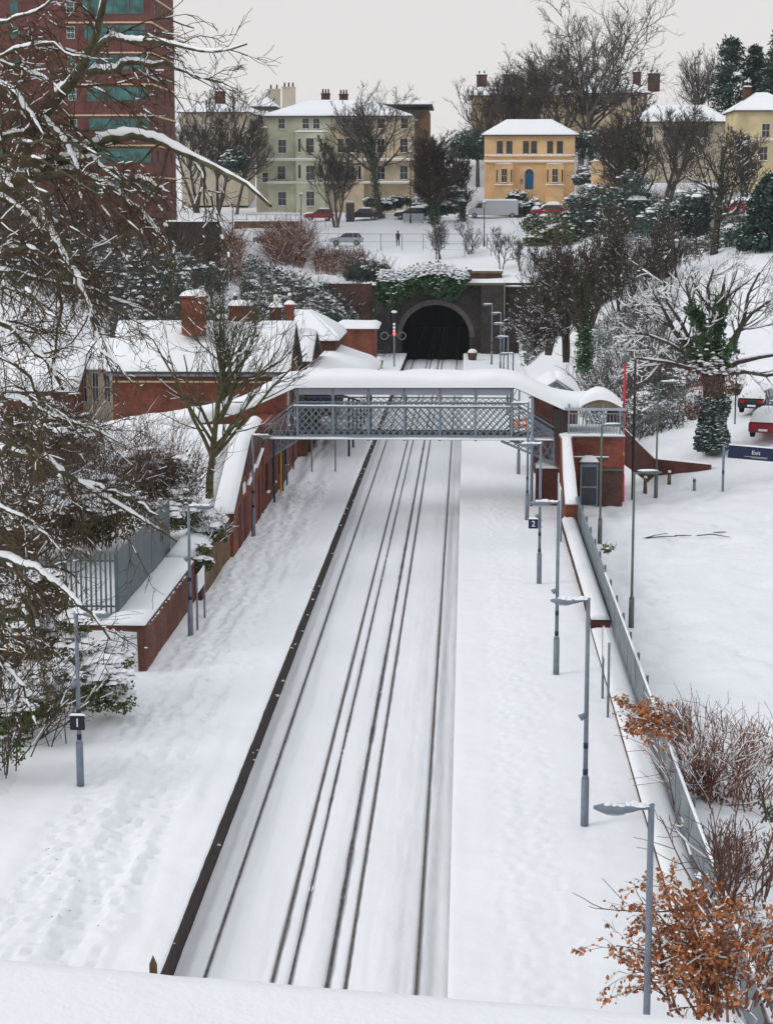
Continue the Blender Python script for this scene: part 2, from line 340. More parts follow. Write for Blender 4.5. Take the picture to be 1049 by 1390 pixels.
# ------------------------------------------------------------------ terrain
CX = [-140, -70, -45, -30, -20, -13, -11.02, -10.95, 5.5, 5.56, 8, 12, 16, 24, 40, 70, 140]
TB = [(-30, [8, 8, 7, 5, 3, 1.0, .6, -1, -1, 1.25, 1, 1.5, 2, 3, 4, 5, 6]),
      (50, [8, 8, 7, 5, 3.4, 1.25, .6, -1, -1, 1.25, 1, 1.2, 1.6, 2, 3, 4, 6]),
      (62.6, [8, 7, 6, 4, 3, 1.3, .8, -1, -1, 1.15, 1, 1, 1, 1, 1.5, 3, 6]),
      (62.7, [8, 7, 6, 4, 3, 2.5, 2.4, -1, -1, 1.15, 1, 1, 1, 1, 1.5, 3, 6]),
      (84, [8, 7, 6, 4, 2.8, 2.5, 2.4, -1, -1, 1.0, 1, 1, 1, 1, 1.5, 3, 6]),
      (88, [6, 6, 5, 3, 1, .9, .9, -1, -1, 1.0, 1, 1, 1, 1, 1.8, 4, 7]),
      (103, [6, 6, 5, 3, 1, .9, .9, -1, -1, 1, 1, 1, 1.4, 2.2, 4.0, 6, 8]),
      (112, [7, 7, 6, 3, 1, .9, .9, -1, -1, 1, 1.1, 2.2, 2.9, 3.6, 5, 7, 9]),
      (130, [8, 8, 7, 4, 2, 1, .9, -1, -1, 1, 1.6, 3.8, 5, 6.5, 8, 10, 12]),
      (150, [10, 10, 9, 5, 3, 1, .9, -1, -1, 1, 2.4, 6.2, 8, 9.5, 11, 13, 15]),
      (175, [13, 13, 12, 8, 5, 2, .9, -1, -1, 1, 3.4, 8, 10, 12, 13.5, 15, 17]),
      (202.8, [16, 16, 14.5, 11, 8, 5, 3, -1, -1, 3, 5, 8.8, 11.0, 14, 15.5, 17, 18]),
      (203.2, [16, 16, 14.5, 11.5, 9.6, 8.6, 8.4, 8.4, 8.4, 8.4, 8.5, 9.2, 11.5, 14, 15.5, 17, 18]),
      (214, [16, 16, 15, 12.3, 11.2, 10.9, 10.9, 10.9, 10.9, 11, 11, 11.5, 13, 15, 16, 17.5, 19]),
      (221, [16, 16, 14.2, 12, 11.7, 11.7, 11.7, 11.7, 11.7, 11.8, 11.9, 12.3, 13.6, 15.5, 16.5, 18, 20]),
      (231, [16, 16, 14.2, 12, 11.8, 11.8, 11.8, 11.8, 11.8, 11.9, 12.1, 12.6, 13.8, 15.7, 16.8, 18, 20]),
      (240, [16, 16, 15, 14.3, 14.2, 14.2, 14.2, 14.2, 14.4, 14.4, 14.5, 14.7, 15, 16, 17, 18.5, 21]),
      (253, [16, 16, 15.5, 15.0, 15.0, 15.0, 15.0, 15.0, 15.0, 15.0, 15.1, 15.3, 15.6, 16.7, 18, 20, 22]),
      (275, [16, 16, 16, 16, 16, 16, 16, 16, 16, 16, 16.3, 17, 18, 19, 20, 22, 24]),
      (300, [17, 17, 18, 19, 19, 20, 21, 21, 22, 22, 23, 24, 25, 26, 26, 26, 27]),
      (340, [18, 18, 20, 22, 24, 25, 26, 26, 28, 28, 29, 29, 29, 29, 29, 29, 29]),
      (420, [18, 18, 20, 22, 24, 26, 27, 27, 28, 28, 28, 28, 28, 28, 28, 28, 28]),
      (900, [10] * 17)]
_TY = np.array([t[0] for t in TB], float); _TX = np.array(CX, float); _TZ = np.array([t[1] for t in TB], float)
def hz(x, y, rough=False):
    x = np.asarray(x, float); y = np.asarray(y, float)
    i = np.clip(np.searchsorted(_TY, y, side='right') - 1, 0, len(_TY) - 2); j = np.clip(np.searchsorted(_TX, x, side='right') - 1, 0, len(_TX) - 2)
    fy = np.clip((y - _TY[i]) / (_TY[i + 1] - _TY[i]), 0, 1); fx = np.clip((x - _TX[j]) / (_TX[j + 1] - _TX[j]), 0, 1)
    z = (_TZ[i, j] * (1 - fx) + _TZ[i, j + 1] * fx) * (1 - fy) + (_TZ[i + 1, j] * (1 - fx) + _TZ[i + 1, j + 1] * fx) * fy
    return z
def gz(x, y): return float(hz(x, y))
def build_terrain():
    xs = np.unique(np.concatenate([np.linspace(-140, -45, 25), np.arange(-44, -11.1, 1.0), [-11.02, -10.95, -5, 0, 5.5, 5.56], np.arange(5.9, 26, .3), np.arange(26, 45, 1), np.linspace(45, 140, 24)]))
    ys = np.unique(np.concatenate([np.arange(-30, 20, 5), np.arange(20, 40, .6), np.arange(40, 62.5, .4), [62.6, 62.7], np.arange(63, 118, .32), np.arange(118, 202.5, 1.0), [202.8, 203.2], np.arange(204, 275, 1.0), np.arange(275, 350, 4), np.linspace(350, 900, 16)]))
    X, Y = np.meshgrid(xs, ys, indexing='ij'); Z = hz(X, Y)
    out = (X > 5.56) | (X < -11.02) | (Y > 203.2)
    amp = np.where((X > 5.56) & (Y < 108) & (Y > 62), .10, .30); amp = np.where(Y > 150, .5, amp)
    Z = Z + out * amp * fbm(X, Y, .35, 11) * .8
    near = (X > 5.56) & (X < 26) & (Y > 40) & (Y < 118)
    Z = Z + near * (.20 * fbm(X, Y, 1.0, 31) + .13 * np.maximum(0, vnoise(X * 2.2, Y * 1.8, 41)))
    F = grid_faces(len(xs), len(ys)); fx_ = X.reshape(-1)[F]; fy_ = Y.reshape(-1)[F]; fz_ = Z.reshape(-1)[F]
    F = F[~((fx_.min(1) > -10.99) & (fx_.max(1) < 5.55) & (fy_.min(1) < 203.19) & (fy_.max(1) < 203.3) & (fy_.min(1) > 201))]
    rg = np.random.RandomState(19)
    def dimp(cx, cy, a, rx=.13, ry=.2):
        i0 = np.searchsorted(xs, cx - .7); i1 = np.searchsorted(xs, cx + .7); j0 = np.searchsorted(ys, cy - .8); j1 = np.searchsorted(ys, cy + .8)
        q = ((X[i0:i1, j0:j1] - cx) / rx) ** 2 + ((Y[i0:i1, j0:j1] - cy) / ry) ** 2; Z[i0:i1, j0:j1] -= a * np.exp(-q)
    for (xa_, ya_, xb_, yb_) in ((9.5, 95, 8, 70), (8, 70, 12, 60), (10, 96, 17, 88), (17, 88, 24, 92), (7.2, 98, 7, 66), (11, 99, 14, 104), (9, 84, 21, 76), (12, 93, 19, 99)):
        nn = int(math.hypot(xb_ - xa_, yb_ - ya_) / .42)
        for i in range(nn): dimp(xa_ + (xb_ - xa_) * i / nn + rg.normal(0, .16) + .5 * math.sin(i * .12), ya_ + (yb_ - ya_) * i / nn + rg.normal(0, .1), .20, .2, .26)
    for off in (0, 1.5, 4.2, 5.7):
        yc_ = 82 + off + 1.2 * np.sin(X * .25) + .12 * X; Z -= ((X > 6.5) & (X < 26) & (Y > 60) & (Y < 100)) * .10 * np.exp(-((Y - yc_) / .28) ** 2)
    return tag(np_obj('snow_ground', np.stack([X, Y, Z], -1).reshape(-1, 3), [F], 'snow_rough', None, True), kind='structure')
build_terrain()
# ------------------------------------------------------------------ track, platforms
PZ = .95
XL, XR = -6.3, -.26
def build_track():
    xs = np.unique(np.concatenate([np.arange(XL + .0, XR, .05), [XL, XR]])); ys = np.concatenate([np.arange(25, 120, .4), np.arange(120, 207, 1)])
    X, Y = np.meshgrid(xs, ys, indexing='ij')
    h = .035 * fbm(X * 3, Y * .12, 1, 3) + .010 * fbm(X * 9, Y * .4, 1, 5) + .03 * fbm(X, Y, 1.8, 8) + .02 * np.maximum(0, vnoise(X * 5, Y * 3, 9))
    h += .010 * np.cos(Y * 2 * np.pi / .68) * (np.exp(-((X + 4.85) / .5) ** 4) + np.exp(-((X + 1.75) / .5) ** 4)) * (Y < 110)
    ctr = lambda c, wd: np.exp(-((X - c) / wd) ** 2)
    h += .05 * ctr(-4.85, .45) + .05 * ctr(-1.75, .45) + .06 * ctr(-3.3, .25) + .03 * ctr(-5.95, .12) - .05 * ctr(-.6, .16)
    h += -.04 * np.maximum(0, vnoise(X * 2.5, Y * 1.1, 17) - .18) * (ctr(-1.7, .3) + ctr(-4.9, .3))
    for r in (-5.6, -4.11, -2.51, -.985): h -= .07 * np.exp(-((X - r) / .045) ** 2)
    for r in (-3.73, -2.91): h -= .05 * np.exp(-((X - r) / .08) ** 2)
    tag(np_obj('track_bed', np.stack([X, Y, h], -1).reshape(-1, 3), [grid_faces(len(xs), len(ys))], 'snow', None, True), kind='structure')
    g = 'running rails of the two tracks'
    for r, lb in ((-5.6, 'outer rusty rail nearest the dark left platform face'), (-4.11, 'inner rusty rail of the left hand track'), (-2.51, 'inner rusty rail of the right hand track'), (-.985, 'outer rusty rail nearest the right platform edge')):
        t = thing('rail', lb, 'rail', (r, 25, 0), 0, g)
        m = MB(); m.box(-.026, .026, 0, 236, -.01, .03); m.build('rail_head', 'rail_rust', t)
        m = MB(); m.box(-.012, .012, 0, 236, -.09, -.011); m.build('rail_web', 'rail_dark', t)
    rng = np.random.RandomState(4)
    for r, wd, lb, fr in ((-3.73, .05, 'thin grey conductor rail part buried in snow on the left track', .42), (-2.91, .085, 'dark conductor rail showing broad black top on the right track', .85)):
        t = thing('conductor_rail', lb, 'rail', (r, 25, 0), 0, 'conductor rails between the tracks')
        ys = np.arange(0, 236, .5); wv = wd * .5 * (1 + .7 * fbm(ys, ys * 0, .9, int(r * -10)))
        V = []; 
        for s in (-1, 1): V.append(np.stack([s * wv, ys, np.full_like(ys, .026)], -1))
        V = np.concatenate(V); n = len(ys); i = np.arange(n - 1); keep = (fbm(ys, ys * 0 + 9, .12, 21) + fr - .45)[:-1] > 0
        F = np.stack([i, i + 1, n + i + 1, n + i], -1)[keep][:, ::-1]
        np_obj('rail_top', V, [F], 'rail_dark', t)
        m = MB(); m.box(-wd * .42, wd * .42, 0, 236, -.06, .021); m.build('rail_body', 'rail_dark', t)
        # snow lying on the rail
        pos = [(y) for y in np.arange(0, 236, .25) if rng.rand() < (.05 if fr < .6 else .02)]
        C = np.array([[rng.normal(0, wd * .2), y, .0] for y in pos]); V, f4, f3 = blobs(C, .08, .25, rng); V[:, 1] = (V[:, 1] - np.repeat(C[:, 1], 13)) * 2.6 + np.repeat(C[:, 1], 13)
        V[:, 0] *= .8; np_obj('snow', V, [f4, f3], 'snow', t, True)
def platform(name, x0, x1, y0, y1, foot):
    if foot: x0 = -13.5
    xs = np.unique(np.concatenate([np.arange(x0, x1, .12), [x0 + .015, x0 + .05, x1 - .05, x1 - .015, x1]])); ys = np.concatenate([np.arange(y0, 110, .16), np.arange(110, y1, .8)])
    X, Y = np.meshgrid(xs, ys, indexing='ij'); h = PZ + .05 * fbm(X, Y, .5, 51) + .03 * fbm(X, Y, 2.2, 55)
    rng = np.random.RandomState(8)
    if foot:
        sk = X + .012 * (Y - 60)
        env = np.exp(-((sk + 8.6) / 1.5) ** 2) * (.6 + .9 * (vnoise(Y * .07, Y * 0, 66) + .5))
        h += env * (.30 * fbm(sk * 1.5, Y * .10, 1, 61) + .12 * fbm(sk * 3.5, Y * .5, 1, 63))
        h += .10 * np.exp(-((X + 10.9) / .5) ** 2)
        paths = [(-9.3, .010), (-9.0, .004), (-8.7, .0), (-8.2, .006), (-7.7, -.002), (-9.8, .004), (-10.2, .002)]
    else:
        h += .05 * fbm(X * 1.2, Y * .08, 1, 71) * np.exp(-((X - 1.2) / 1.0) ** 2) + .05 * np.exp(-((X - x1) / .5) ** 2) + .02 * fbm(X * 3, Y * .15, 1, 73)
        paths = [(1.1, .004), (1.5, .0), (2.2, .003)]
    for c, sl in paths:
        y = y0 + 5
        while y < 108:
            cx = c + sl * (y - 60) + rng.normal(0, .14); s = 1 if foot else .45
            i0 = np.searchsorted(xs, cx - .4); i1 = np.searchsorted(xs, cx + .4); j0 = np.searchsorted(ys, y - .5); j1 = np.searchsorted(ys, y + .5)
            dx = (X[i0:i1, j0:j1] - cx) / .11; dy = (Y[i0:i1, j0:j1] - y) / .2; q = dx * dx + dy * dy
            h[i0:i1, j0:j1] += s * (-.095 * np.exp(-q) + .04 * np.exp(-(np.sqrt(q) - 1.6) ** 2 * 3)); y += .36 + rng.rand() * .35
    ea = np.minimum(X - x0, x1 - X); h -= .05 * np.exp(-(ea / .05))
    F = grid_faces(len(xs), len(ys))
    if foot: h = h + .25 * np.clip((-11.2 - X) / 2, 0, 1); F = F[~((X.reshape(-1)[F].min(1) < -10.99) & (Y.reshape(-1)[F].max(1) > 62.75))]
    t = np_obj(name, np.stack([X, Y, h], -1).reshape(-1, 3), [F], 'snow', None, True); tag(t, kind='structure')
    return t
build_track()
platform('left_platform', -10.97, XL + .04, 24, 202.8, True)
platform('right_platform', XR - .03, 5.52, 24, 202.8, False)
m = MB(); m.box(-10.96, XL - .4, 24, 202.8, -1, .5); m.box(XL - .4, XL - .02, 24, 202.8, -1, .82); tag(m.build('left_platform_face', 'coping_dark'), kind='structure')
m = MB(); m.box(XR + .02, XR + .4, 24, 202.8, -1, .84); m.box(XR + .4, 5.51, 24, 202.8, -1, .5); tag(m.build('right_platform_face', 'coping_dark'), kind='structure')
m = MB(); m.box(XL - .12, XL + .02, 24, 202.7, .78, .86); tag(m.build('left_coping', 'coping_dark'), kind='structure')
rng = np.random.RandomState(77)
yy = np.array([y for y in np.arange(30, 150, .3) if rng.rand() < .10]); C = np.stack([np.full(len(yy), XL + .02), yy, rng.uniform(.1, .8, len(yy))], -1)
V, f4, f3 = blobs(C, rng.uniform(.03, .09, len(yy)), .6, rng); tag(np_obj('platform_face_snow', V, [f4, f3], 'snow'), kind='stuff', label='small lumps of snow stuck on the dark platform face', cat='snow')
# ------------------------------------------------------------------ lamps, signs, fences on the platforms
def add_text(txt, size, loc, rot, m, parent, ext=.004, name='lettering', align='CENTER'):
    c = bpy.data.curves.new(name, 'FONT'); c.body = txt; c.size = size; c.align_x = align; c.align_y = 'CENTER'; c.extrude = ext
    o = bpy.data.objects.new(name + '_src', c); col.objects.link(o); bpy.context.view_layer.update()
    me = bpy.data.meshes.new_from_object(o); bpy.data.objects.remove(o, do_unlink=True); me.name = name
    me.materials.clear(); me.materials.append(M[m]); q = bpy.data.objects.new(name, me); col.objects.link(q); q.location = loc; q.rotation_euler = rot; q.parent = parent; return q
def lamp(label, x, y, z, h, side, group, lean=0, alen=.95, thick=1.0):
    i_sp = 40 < y < 85
    t = thing('platform_lamp', label, 'lamp', (x, y, z), 0, group)
    m = MB(); m.cyl((0, 0, -.1), (0, 0, 1.25), .105 * thick, .10 * thick, 12); m.cyl((0, 0, 1.25), (0, 0, 1.36), .10 * thick, .062 * thick, 12); m.build('base', 'lamp_grey', t, True)
    m = MB(); m.cyl((0, 0, 1.36), (0, 0, 1.50), .068 * thick, .068 * thick, 12); m.cyl((0, 0, 2.05), (0, 0, 2.2), .064 * thick, .064 * thick, 12); m.build('band', 'sign_navy', t, True)
    m = MB(); m.cyl((0, 0, 1.5), (0, 0, h), .062 * thick, .052 * thick, 12); m.build('post', 'lamp_grey', t, True)
    s = side; m = MB()
    # lantern: flat, tapering to the tip, shallow curved belly
    prof = [(0, .05, -.04, .03), (.18, .06, -.05, .035), (.32, .12, -.09, .04), (.55, .16, -.13, .04), (.8, .14, -.11, .035), (alen, .04, -.04, .01)]
    vs = []; fs = []; n = 8
    for (px, wy, zb, zt) in prof:
        for i in range(n):
            a = 2 * math.pi * i / n; cz = math.sin(a); vs.append((s * px, wy * math.cos(a), h - .06 + (zt * cz if cz > 0 else -zb * cz)))
    for j in range(len(prof) - 1):
        for i in range(n): fs.append((j * n + i, j * n + (i + 1) % n, (j + 1) * n + (i + 1) % n, (j + 1) * n + i))
    fs += [tuple(range(n)), tuple(range((len(prof) - 1) * n, len(prof) * n))[::-1]]
    m.add(vs, fs); head = m.build('lantern', 'lamp_grey', t, True)
    if i_sp: m = MB(); m.cyl((0, 0, 2.95), (-s * .0 - .16, -.05, 2.85), .045, .10, 8); m.build('speaker', 'lamp_grey', t, True)
    m = MB(); m.sphere((s * .6, 0, h - .155), .2, .11, .05, 10, 6); m.build('lens', 'lamp_lens', head, True)
    rr = np.random.RandomState(int(abs(x * 7 + y * 13))); C = np.array([[s * (.05 + .11 * i), rr.normal(0, .02), h - .04] for i in range(7)]); V, f4, f3 = blobs(C, rr.uniform(.07, .12, 7), .7, rr)
    np_obj('snow', V, [f4, f3], 'snow_fine', head, True)
    return t
ordw = ['nearest', 'second', 'third', 'fourth', 'fifth', 'sixth', 'seventh', 'eighth', 'ninth', 'tenth', 'eleventh']
yl = [30.6, 47.3, 63.2, 78.8, 95.2, 111.5, 127, 143, 159, 174, 189]
tx = ['nearest grey lamp post on the right platform, rising over the rust leaved bush', 'second grey lamp on the right platform, with a full length post and snowy lantern',
      'third lamp on the right platform, standing level with the metal fence', 'fourth lamp on the right platform, carrying the number 2 sign', 'fifth lamp on the right platform, beside the footbridge bracket',
      'sixth lamp on the right platform, just behind the footbridge roof', 'seventh lamp on the right platform, first wholly beyond the footbridge', 'eighth lamp on the right platform, beyond the footbridge',
      'ninth lamp on the right platform, fourth from the tunnel end', 'tenth lamp on the right platform, second from the tunnel mouth', 'furthest lamp on the right platform, closest to the tunnel mouth']
for i, y in enumerate(yl):
    lamp(tx[i], 3.1 if i < 10 else 2.5, y, PZ, 5.95, -1, 'grey lamps along the right platform')
for i, (x, y, t_) in enumerate([(-10.42, 50, 'nearest grey lamp on the left platform, half behind bare twigs with the number 1 sign'), (-10.05, 68.5, 'grey lamp on the left platform beside the brown brick wall and notice board'), (-10.1, 90, 'grey lamp on the left platform against the red brick facade'), (-9.2, 178, 'slim lamp at the far end of the left platform near the signal')]):
    lamp(t_, x, y, PZ, 4.9, 1, 'grey lamps along the left platform')
def number_sign(txt, x, y, z, post_dx, label):
    t = thing('platform_sign', label, 'sign', (x, y, z), 0, 'platform number signs')
    m = MB(); m.box(-.2, .2, -.03, .03, -.2, .2); m.build('panel', 'sign_black' if txt == '1' else 'sign_navy', t, bevel=.006)
    add_text(txt, .34, (0, -.034, -.005), (R(90), 0, 0), 'sign_white', t, .003)
    m = MB(); m.box(min(0, post_dx) + .0, max(0, post_dx), -.012, .012, .12, .15); m.box(min(0, post_dx), max(0, post_dx), -.012, .012, -.15, -.12); m.build('bracket', 'lamp_grey', t)
    snow_slab([(-.2, -.04, .2), (.2, -.04, .2), (.2, .04, .2), (-.2, .04, .2)], .10, t, over=.02, res=.05)
p = W(105.5, 981, 49.9); number_sign('1', p.x, 49.9, p.z, -.30, 'small black platform sign with white figure 1 and a snow cap')
p = W(723.5, 711, 78.7); number_sign('2', p.x, 78.7, p.z, .38, 'small navy platform sign with white figure 2 on the right platform')
def edge_sign(x, y0, y1, z0, z1, label, panel):
    t = thing('notice_board', label, 'notice board', (x, y0, PZ), 0)
    for yy_ in (0, y1 - y0):
        m = MB(); m.cyl((0, yy_, -.1), (0, yy_, z1 - PZ + .02), .04, .04, 8); m.build('post', 'lamp_grey', t, True)
    if panel:
        m = MB(); m.box(-.02, .02, .05, y1 - y0 - .05, z0 - PZ, z1 - PZ); m.build('panel', 'sign_white', t)
edge_sign(-9.95, 69.6, 71.6, 2.3, 3.0, 'white notice board on two grey posts beside the brick wall', True)
edge_sign(4.45, 57.8, 60.2, 2.4, 3.3, 'edge-on white notice board on two thin posts beside the metal fence', True)
edge_sign(4.5, 89, 91.5, 2.2, 3.4, 'edge-on notice board on thin posts beside the stair of the footbridge', True)
# snow covered planter and low brick kerb next to the fence
t = thing('brick_kerb', 'low brick kerb half buried in snow along the right platform', 'kerb', (4.72, 36, PZ))
m = MB(); m.box(-.03, .03, 0, 34, -.2, .10); m.build('wall', 'brick_brown', t)
snow_slab([(-.02, 0, .09), (.76, 0, .09), (.76, 34, .09), (-.02, 34, .09)], .12, t, over=.0, seed=3, res=.4)
t = thing('planter_wall', 'raised brick planter topped by a thick strip of snow beside the fence', 'planter', (4.72, 70.2, PZ))
m = MB(); m.box(0, .70, 0, 23, -.2, .38); m.build('wall', 'brick_ramp', t)
snow_slab([(0, 0, .38), (.70, 0, .38), (.70, 23, .38), (0, 23, .38)], .20, t, over=.05, seed=4, res=.3)
# metal fence
t = thing('panel_fence', 'grey sheet metal fence between the right platform and the car park', 'fence', (5.47, 30, 1.2))
for k in range(22):
    y = k * 3.0
    m = MB(); m.box(0, .04, y + .06, y + 2.94, -.1, 1.15); m.build('panel', 'fence_metal', t)
    m = MB(); m.box(.05, .13, y - .04, y + .04, -.3, 1.3); m.build('post', 'fence_metal', t)
m = MB(); m.box(-.03, .048, 0, 66, 1.15, 1.20); m.build('top_rail', 'lamp_grey', t)
snow_slab([(-.03, 0, 1.2), (.05, 0, 1.2), (.05, 44, 1.2), (-.03, 44, 1.2)], .05, t, over=.01, seed=6, res=.5)
# ------------------------------------------------------------------ left boundary walls
t = thing('brick_wall', 'long brown brick retaining wall with a snowy top beside the left platform', 'wall', (-10.95, 62.7, .85))
m = MB(); m.box(0, .23, 0, 11.8, 0, 1.70); m.box(-2.2, -.002, 0, .24, 0, 1.70); m.build('wall', 'brick_wall', t)
m = MB(); m.box(-.02, .27, -.03, 11.8, 1.70, 1.78); m.box(-2.2, -.03, -.03, .28, 1.70, 1.78); m.build('coping', 'brick_brown', t)
snow_slab([(-1.2, .0, 1.78), (.22, .0, 1.78), (.22, 11.8, 1.78), (-1.2, 11.8, 1.78)], .16, t, over=.03, seed=8, res=.3)
snow_slab([(-2.3, .0, 1.78), (-1.21, .0, 1.78), (-1.21, 1.2, 1.78), (-2.3, 1.2, 1.78)], .16, t, over=.02, seed=9, res=.3)
rr = np.random.RandomState(3); C = np.array([[.25, y, 1.72 - .03 * rr.rand()] for y in np.arange(.2, 11, .17) if rr.rand() < .5]); V, f4, f3 = blobs(C, rr.uniform(.04, .09, len(C)), .5, rr); np_obj('snow_patch', V, [f4, f3], 'snow', t, True)
t = thing('old_wall', 'weathered buff brick wall with snow on top, ahead of the red brick building', 'wall', (-10.5, 74.6, .85))
m = MB(); m.box(-.35, .0, 0, 9.6, 0, 1.85); m.build('wall', 'brick_buff', t)
m = MB(); m.box(-.36, .04, -.03, .45, 0, 1.9); m.build('pier', 'brick_ramp', t)
snow_slab([(-1.4, .0, 1.9), (.0, .0, 1.9), (.0, 9.6, 1.9), (-1.4, 9.6, 1.9)], .30, t, over=.04, seed=11, res=.25, lump=.6)
# palisade fence
t = thing('palisade_fence', 'grey green steel palisade fence on the snowy ledge above the platform', 'fence', (-12.0, 64.3, 2.55))
n = 0
for k in range(24):
    m = MB(); x = -.17 * k; m.box(x - .035, x + .035, -.01, .01, .05, 2.2); m.add([(x - .035, 0, 2.2), (x + .035, 0, 2.2), (x, 0, 2.32)], [(0, 1, 2)]); m.build('pale', 'palisade_metal', t)
m = MB(); m.box(-4.1, .06, .012, .05, .35, .41); m.box(-4.1, .06, .012, .05, 1.95, 2.01); m.build('cross_rail', 'palisade_metal', t)
m = MB(); m.box(.045, .12, -.04, .04, -.3, 2.35); m.build('post', 'palisade_metal', t)
m = MB(); 
for k in range(5): m.box(.07 + .012 * (k % 2), .11 + .012 * (k % 2), .1 + k * 2.3, 2.35 + k * 2.3, .05, 2.3 + .02 * (k % 2))
m.build('side_panel', 'palisade_metal', t)
# snow-topped parapet just below the photographer
t = thing('parapet', 'snow covered bridge parapet at the bottom edge of the view', 'parapet')
a = W(-160, 1264, 9); b = W(1200, 1390, 9)
m = MB(); m.add([(a.x, 8.2, a.z - 1.6), (b.x, 8.2, b.z - 1.6), (b.x, 9, b.z - 1.6), (a.x, 9, a.z - 1.6), (a.x, 8.2, a.z - .2), (b.x, 8.2, b.z - .2), (b.x, 9, b.z - .2), (a.x, 9, a.z - .2)], [(3, 2, 1, 0), (4, 5, 6, 7), (0, 1, 5, 4), (1, 2, 6, 5), (2, 3, 7, 6), (3, 0, 4, 7)]); m.build('wall', 'brick_brown', t)
snow_slab([(a.x, 7.9, a.z - .2), (b.x, 7.9, b.z - .2), (b.x, 9, b.z - .2), (a.x, 9, a.z - .2)], .2, t, over=.02, seed=1, res=.12, lump=.25)
for px, py in ((208, 1296),):
    p = W(px, py, 9.15); m = MB(); m.add([(p.x - .025, 9.15, p.z - .6), (p.x + .025, 9.15, p.z - .6), (p.x + .02, 9.15, p.z - .05), (p.x, 9.15, p.z), (p.x - .02, 9.15, p.z - .05), (p.x, 9.17, p.z - .6)], [(0, 1, 2, 3, 4), (0, 5, 3), (5, 1, 2), (5, 2, 3), (0, 4, 5)]); m.build('spike', 'bollard_wood', t)
# ------------------------------------------------------------------ footbridge
BY0, BY1 = 100.0, 102.4
def lat(m, x0, x1, zb0, zb1, zt0, zt1, y, pitch=.36, wd=.045, th=.02):
    """diagonal lattice bars between the bottom line (x0,zb0)-(x1,zb1) and top line"""
    slope = (zt0 - zb0)
    H = zt0 - zb0; Ln = x1 - x0
    def pt(x, f): k = (x - x0) / Ln; b = zb0 + (zb1 - zb0) * k; t = zt0 + (zt1 - zt0) * k; return (x, y, b + (t - b) * f)
    run = H * .92; s = -run
    while s < Ln:
        for sg in (0, 1):
            a0, a1 = (s, s + run); f0, f1 = (0, 1) if sg == 0 else (1, 0)
            ca0, ca1 = max(a0, 0), min(a1, Ln)
            if ca1 - ca0 > .03:
                g0 = f0 + (f1 - f0) * (ca0 - a0) / run; g1 = f0 + (f1 - f0) * (ca1 - a0) / run; A = pt(x0 + ca0, g0); B = pt(x0 + ca1, g1)
                yo = .012 if sg else -.012; m.bar((A[0], A[1] + yo, A[2]), (B[0], B[1] + yo, B[2]), th, wd, (0, 0, 1) if False else (1, 0, 0) if False else (0, 0, 1))
        s += pitch
def fy(py, Y=BY0): return W(550, py, Y).z
def fx(px, Y=BY0): return W(px, 570, Y).x
b = thing('footbridge', 'covered grey lattice footbridge over the tracks, thick with snow', 'footbridge', (0, 0, 0))
xa, xb = fx(404), fx(694); zb, zt = fy(592), fy(553); zro = fy(527)
xs_ = np.linspace(xa, xb, 7)
for Y in (BY0, BY1):
    for i in range(6):
        m = MB(); lat(m, xs_[i] + .04, xs_[i + 1] - .04, zb, zb, zt, zt, Y); m.bar((xs_[i] + .05, Y, zb + .02), (xs_[i + 1] - .05, Y, zb + .02), .05, .09); m.bar((xs_[i] + .05, Y, zt - .02), (xs_[i + 1] - .05, Y, zt - .02), .05, .07)
        # small zigzag frieze under the handrail
        z0, z1 = zt + .06, zt + .22; k = 0; x = xs_[i] + .06
        while x < xs_[i + 1] - .2: m.bar((x, Y, z0 if k % 2 else z1), (x + .16, Y, z1 if k % 2 else z0), .018, .03); x += .16; k += 1
        m.build('lattice_panel', 'bridge_paint', b)
    m = MB(); m.bar((xa, Y, zt + .03), (xb, Y, zt + .03), .12, .05); m.bar((xa, Y, zt + .27), (xb, Y, zt + .27), .1, .06); m.build('handrail', 'bridge_paint', b)
    for i, x in enumerate(xs_):
        m = MB(); m.box(x - .06, x + .06, Y - .06, Y + .06, zb - .25, zro + .02)
        m.bar((x - .04, Y, zro - .45), (x - .28, Y, zro - .03), .04, .04); m.bar((x + .04, Y, zro - .45), (x + .28, Y, zro - .03), .04, .04)
        m.build('post', 'bridge_paint', b)
    m = MB(); m.box(fx(358) , fx(752), Y - .09, Y + .09, fy(597), fy(592) - .02); m.build('girder', 'bridge_panel', b)
    m = MB(); m.box(xa - .1, xb + .1, Y - .07, Y + .07, zro - .02, fy(527) + .0 + .25) if False else m.box(xa - .1, xb + .1, Y - .05, Y + .05, fy(536), zro); m.build('fascia', 'bridge_panel', b)
m = MB(); m.box(xa - 1, xb + 1, BY0 + .1, BY1 - .1, fy(597) + .02, fy(595)); m.build('deck', 'dark_wood', b)
snow_slab([(xa - .3, BY0 - .12, zt + .06), (xb, BY0 - .12, zt + .06), (xb, BY0 + .06, zt + .06), (xa - .3, BY0 + .06, zt + .06)], .06, b, over=.0, res=.4, lump=.8)
snow_slab([(fx(358), BY0 - .24, fy(596)), (fx(752), BY0 - .24, fy(596)), (fx(752), BY0 - .1, fy(596)), (fx(358), BY0 - .1, fy(596))], .12, b, over=.0, res=.4, lump=.6)
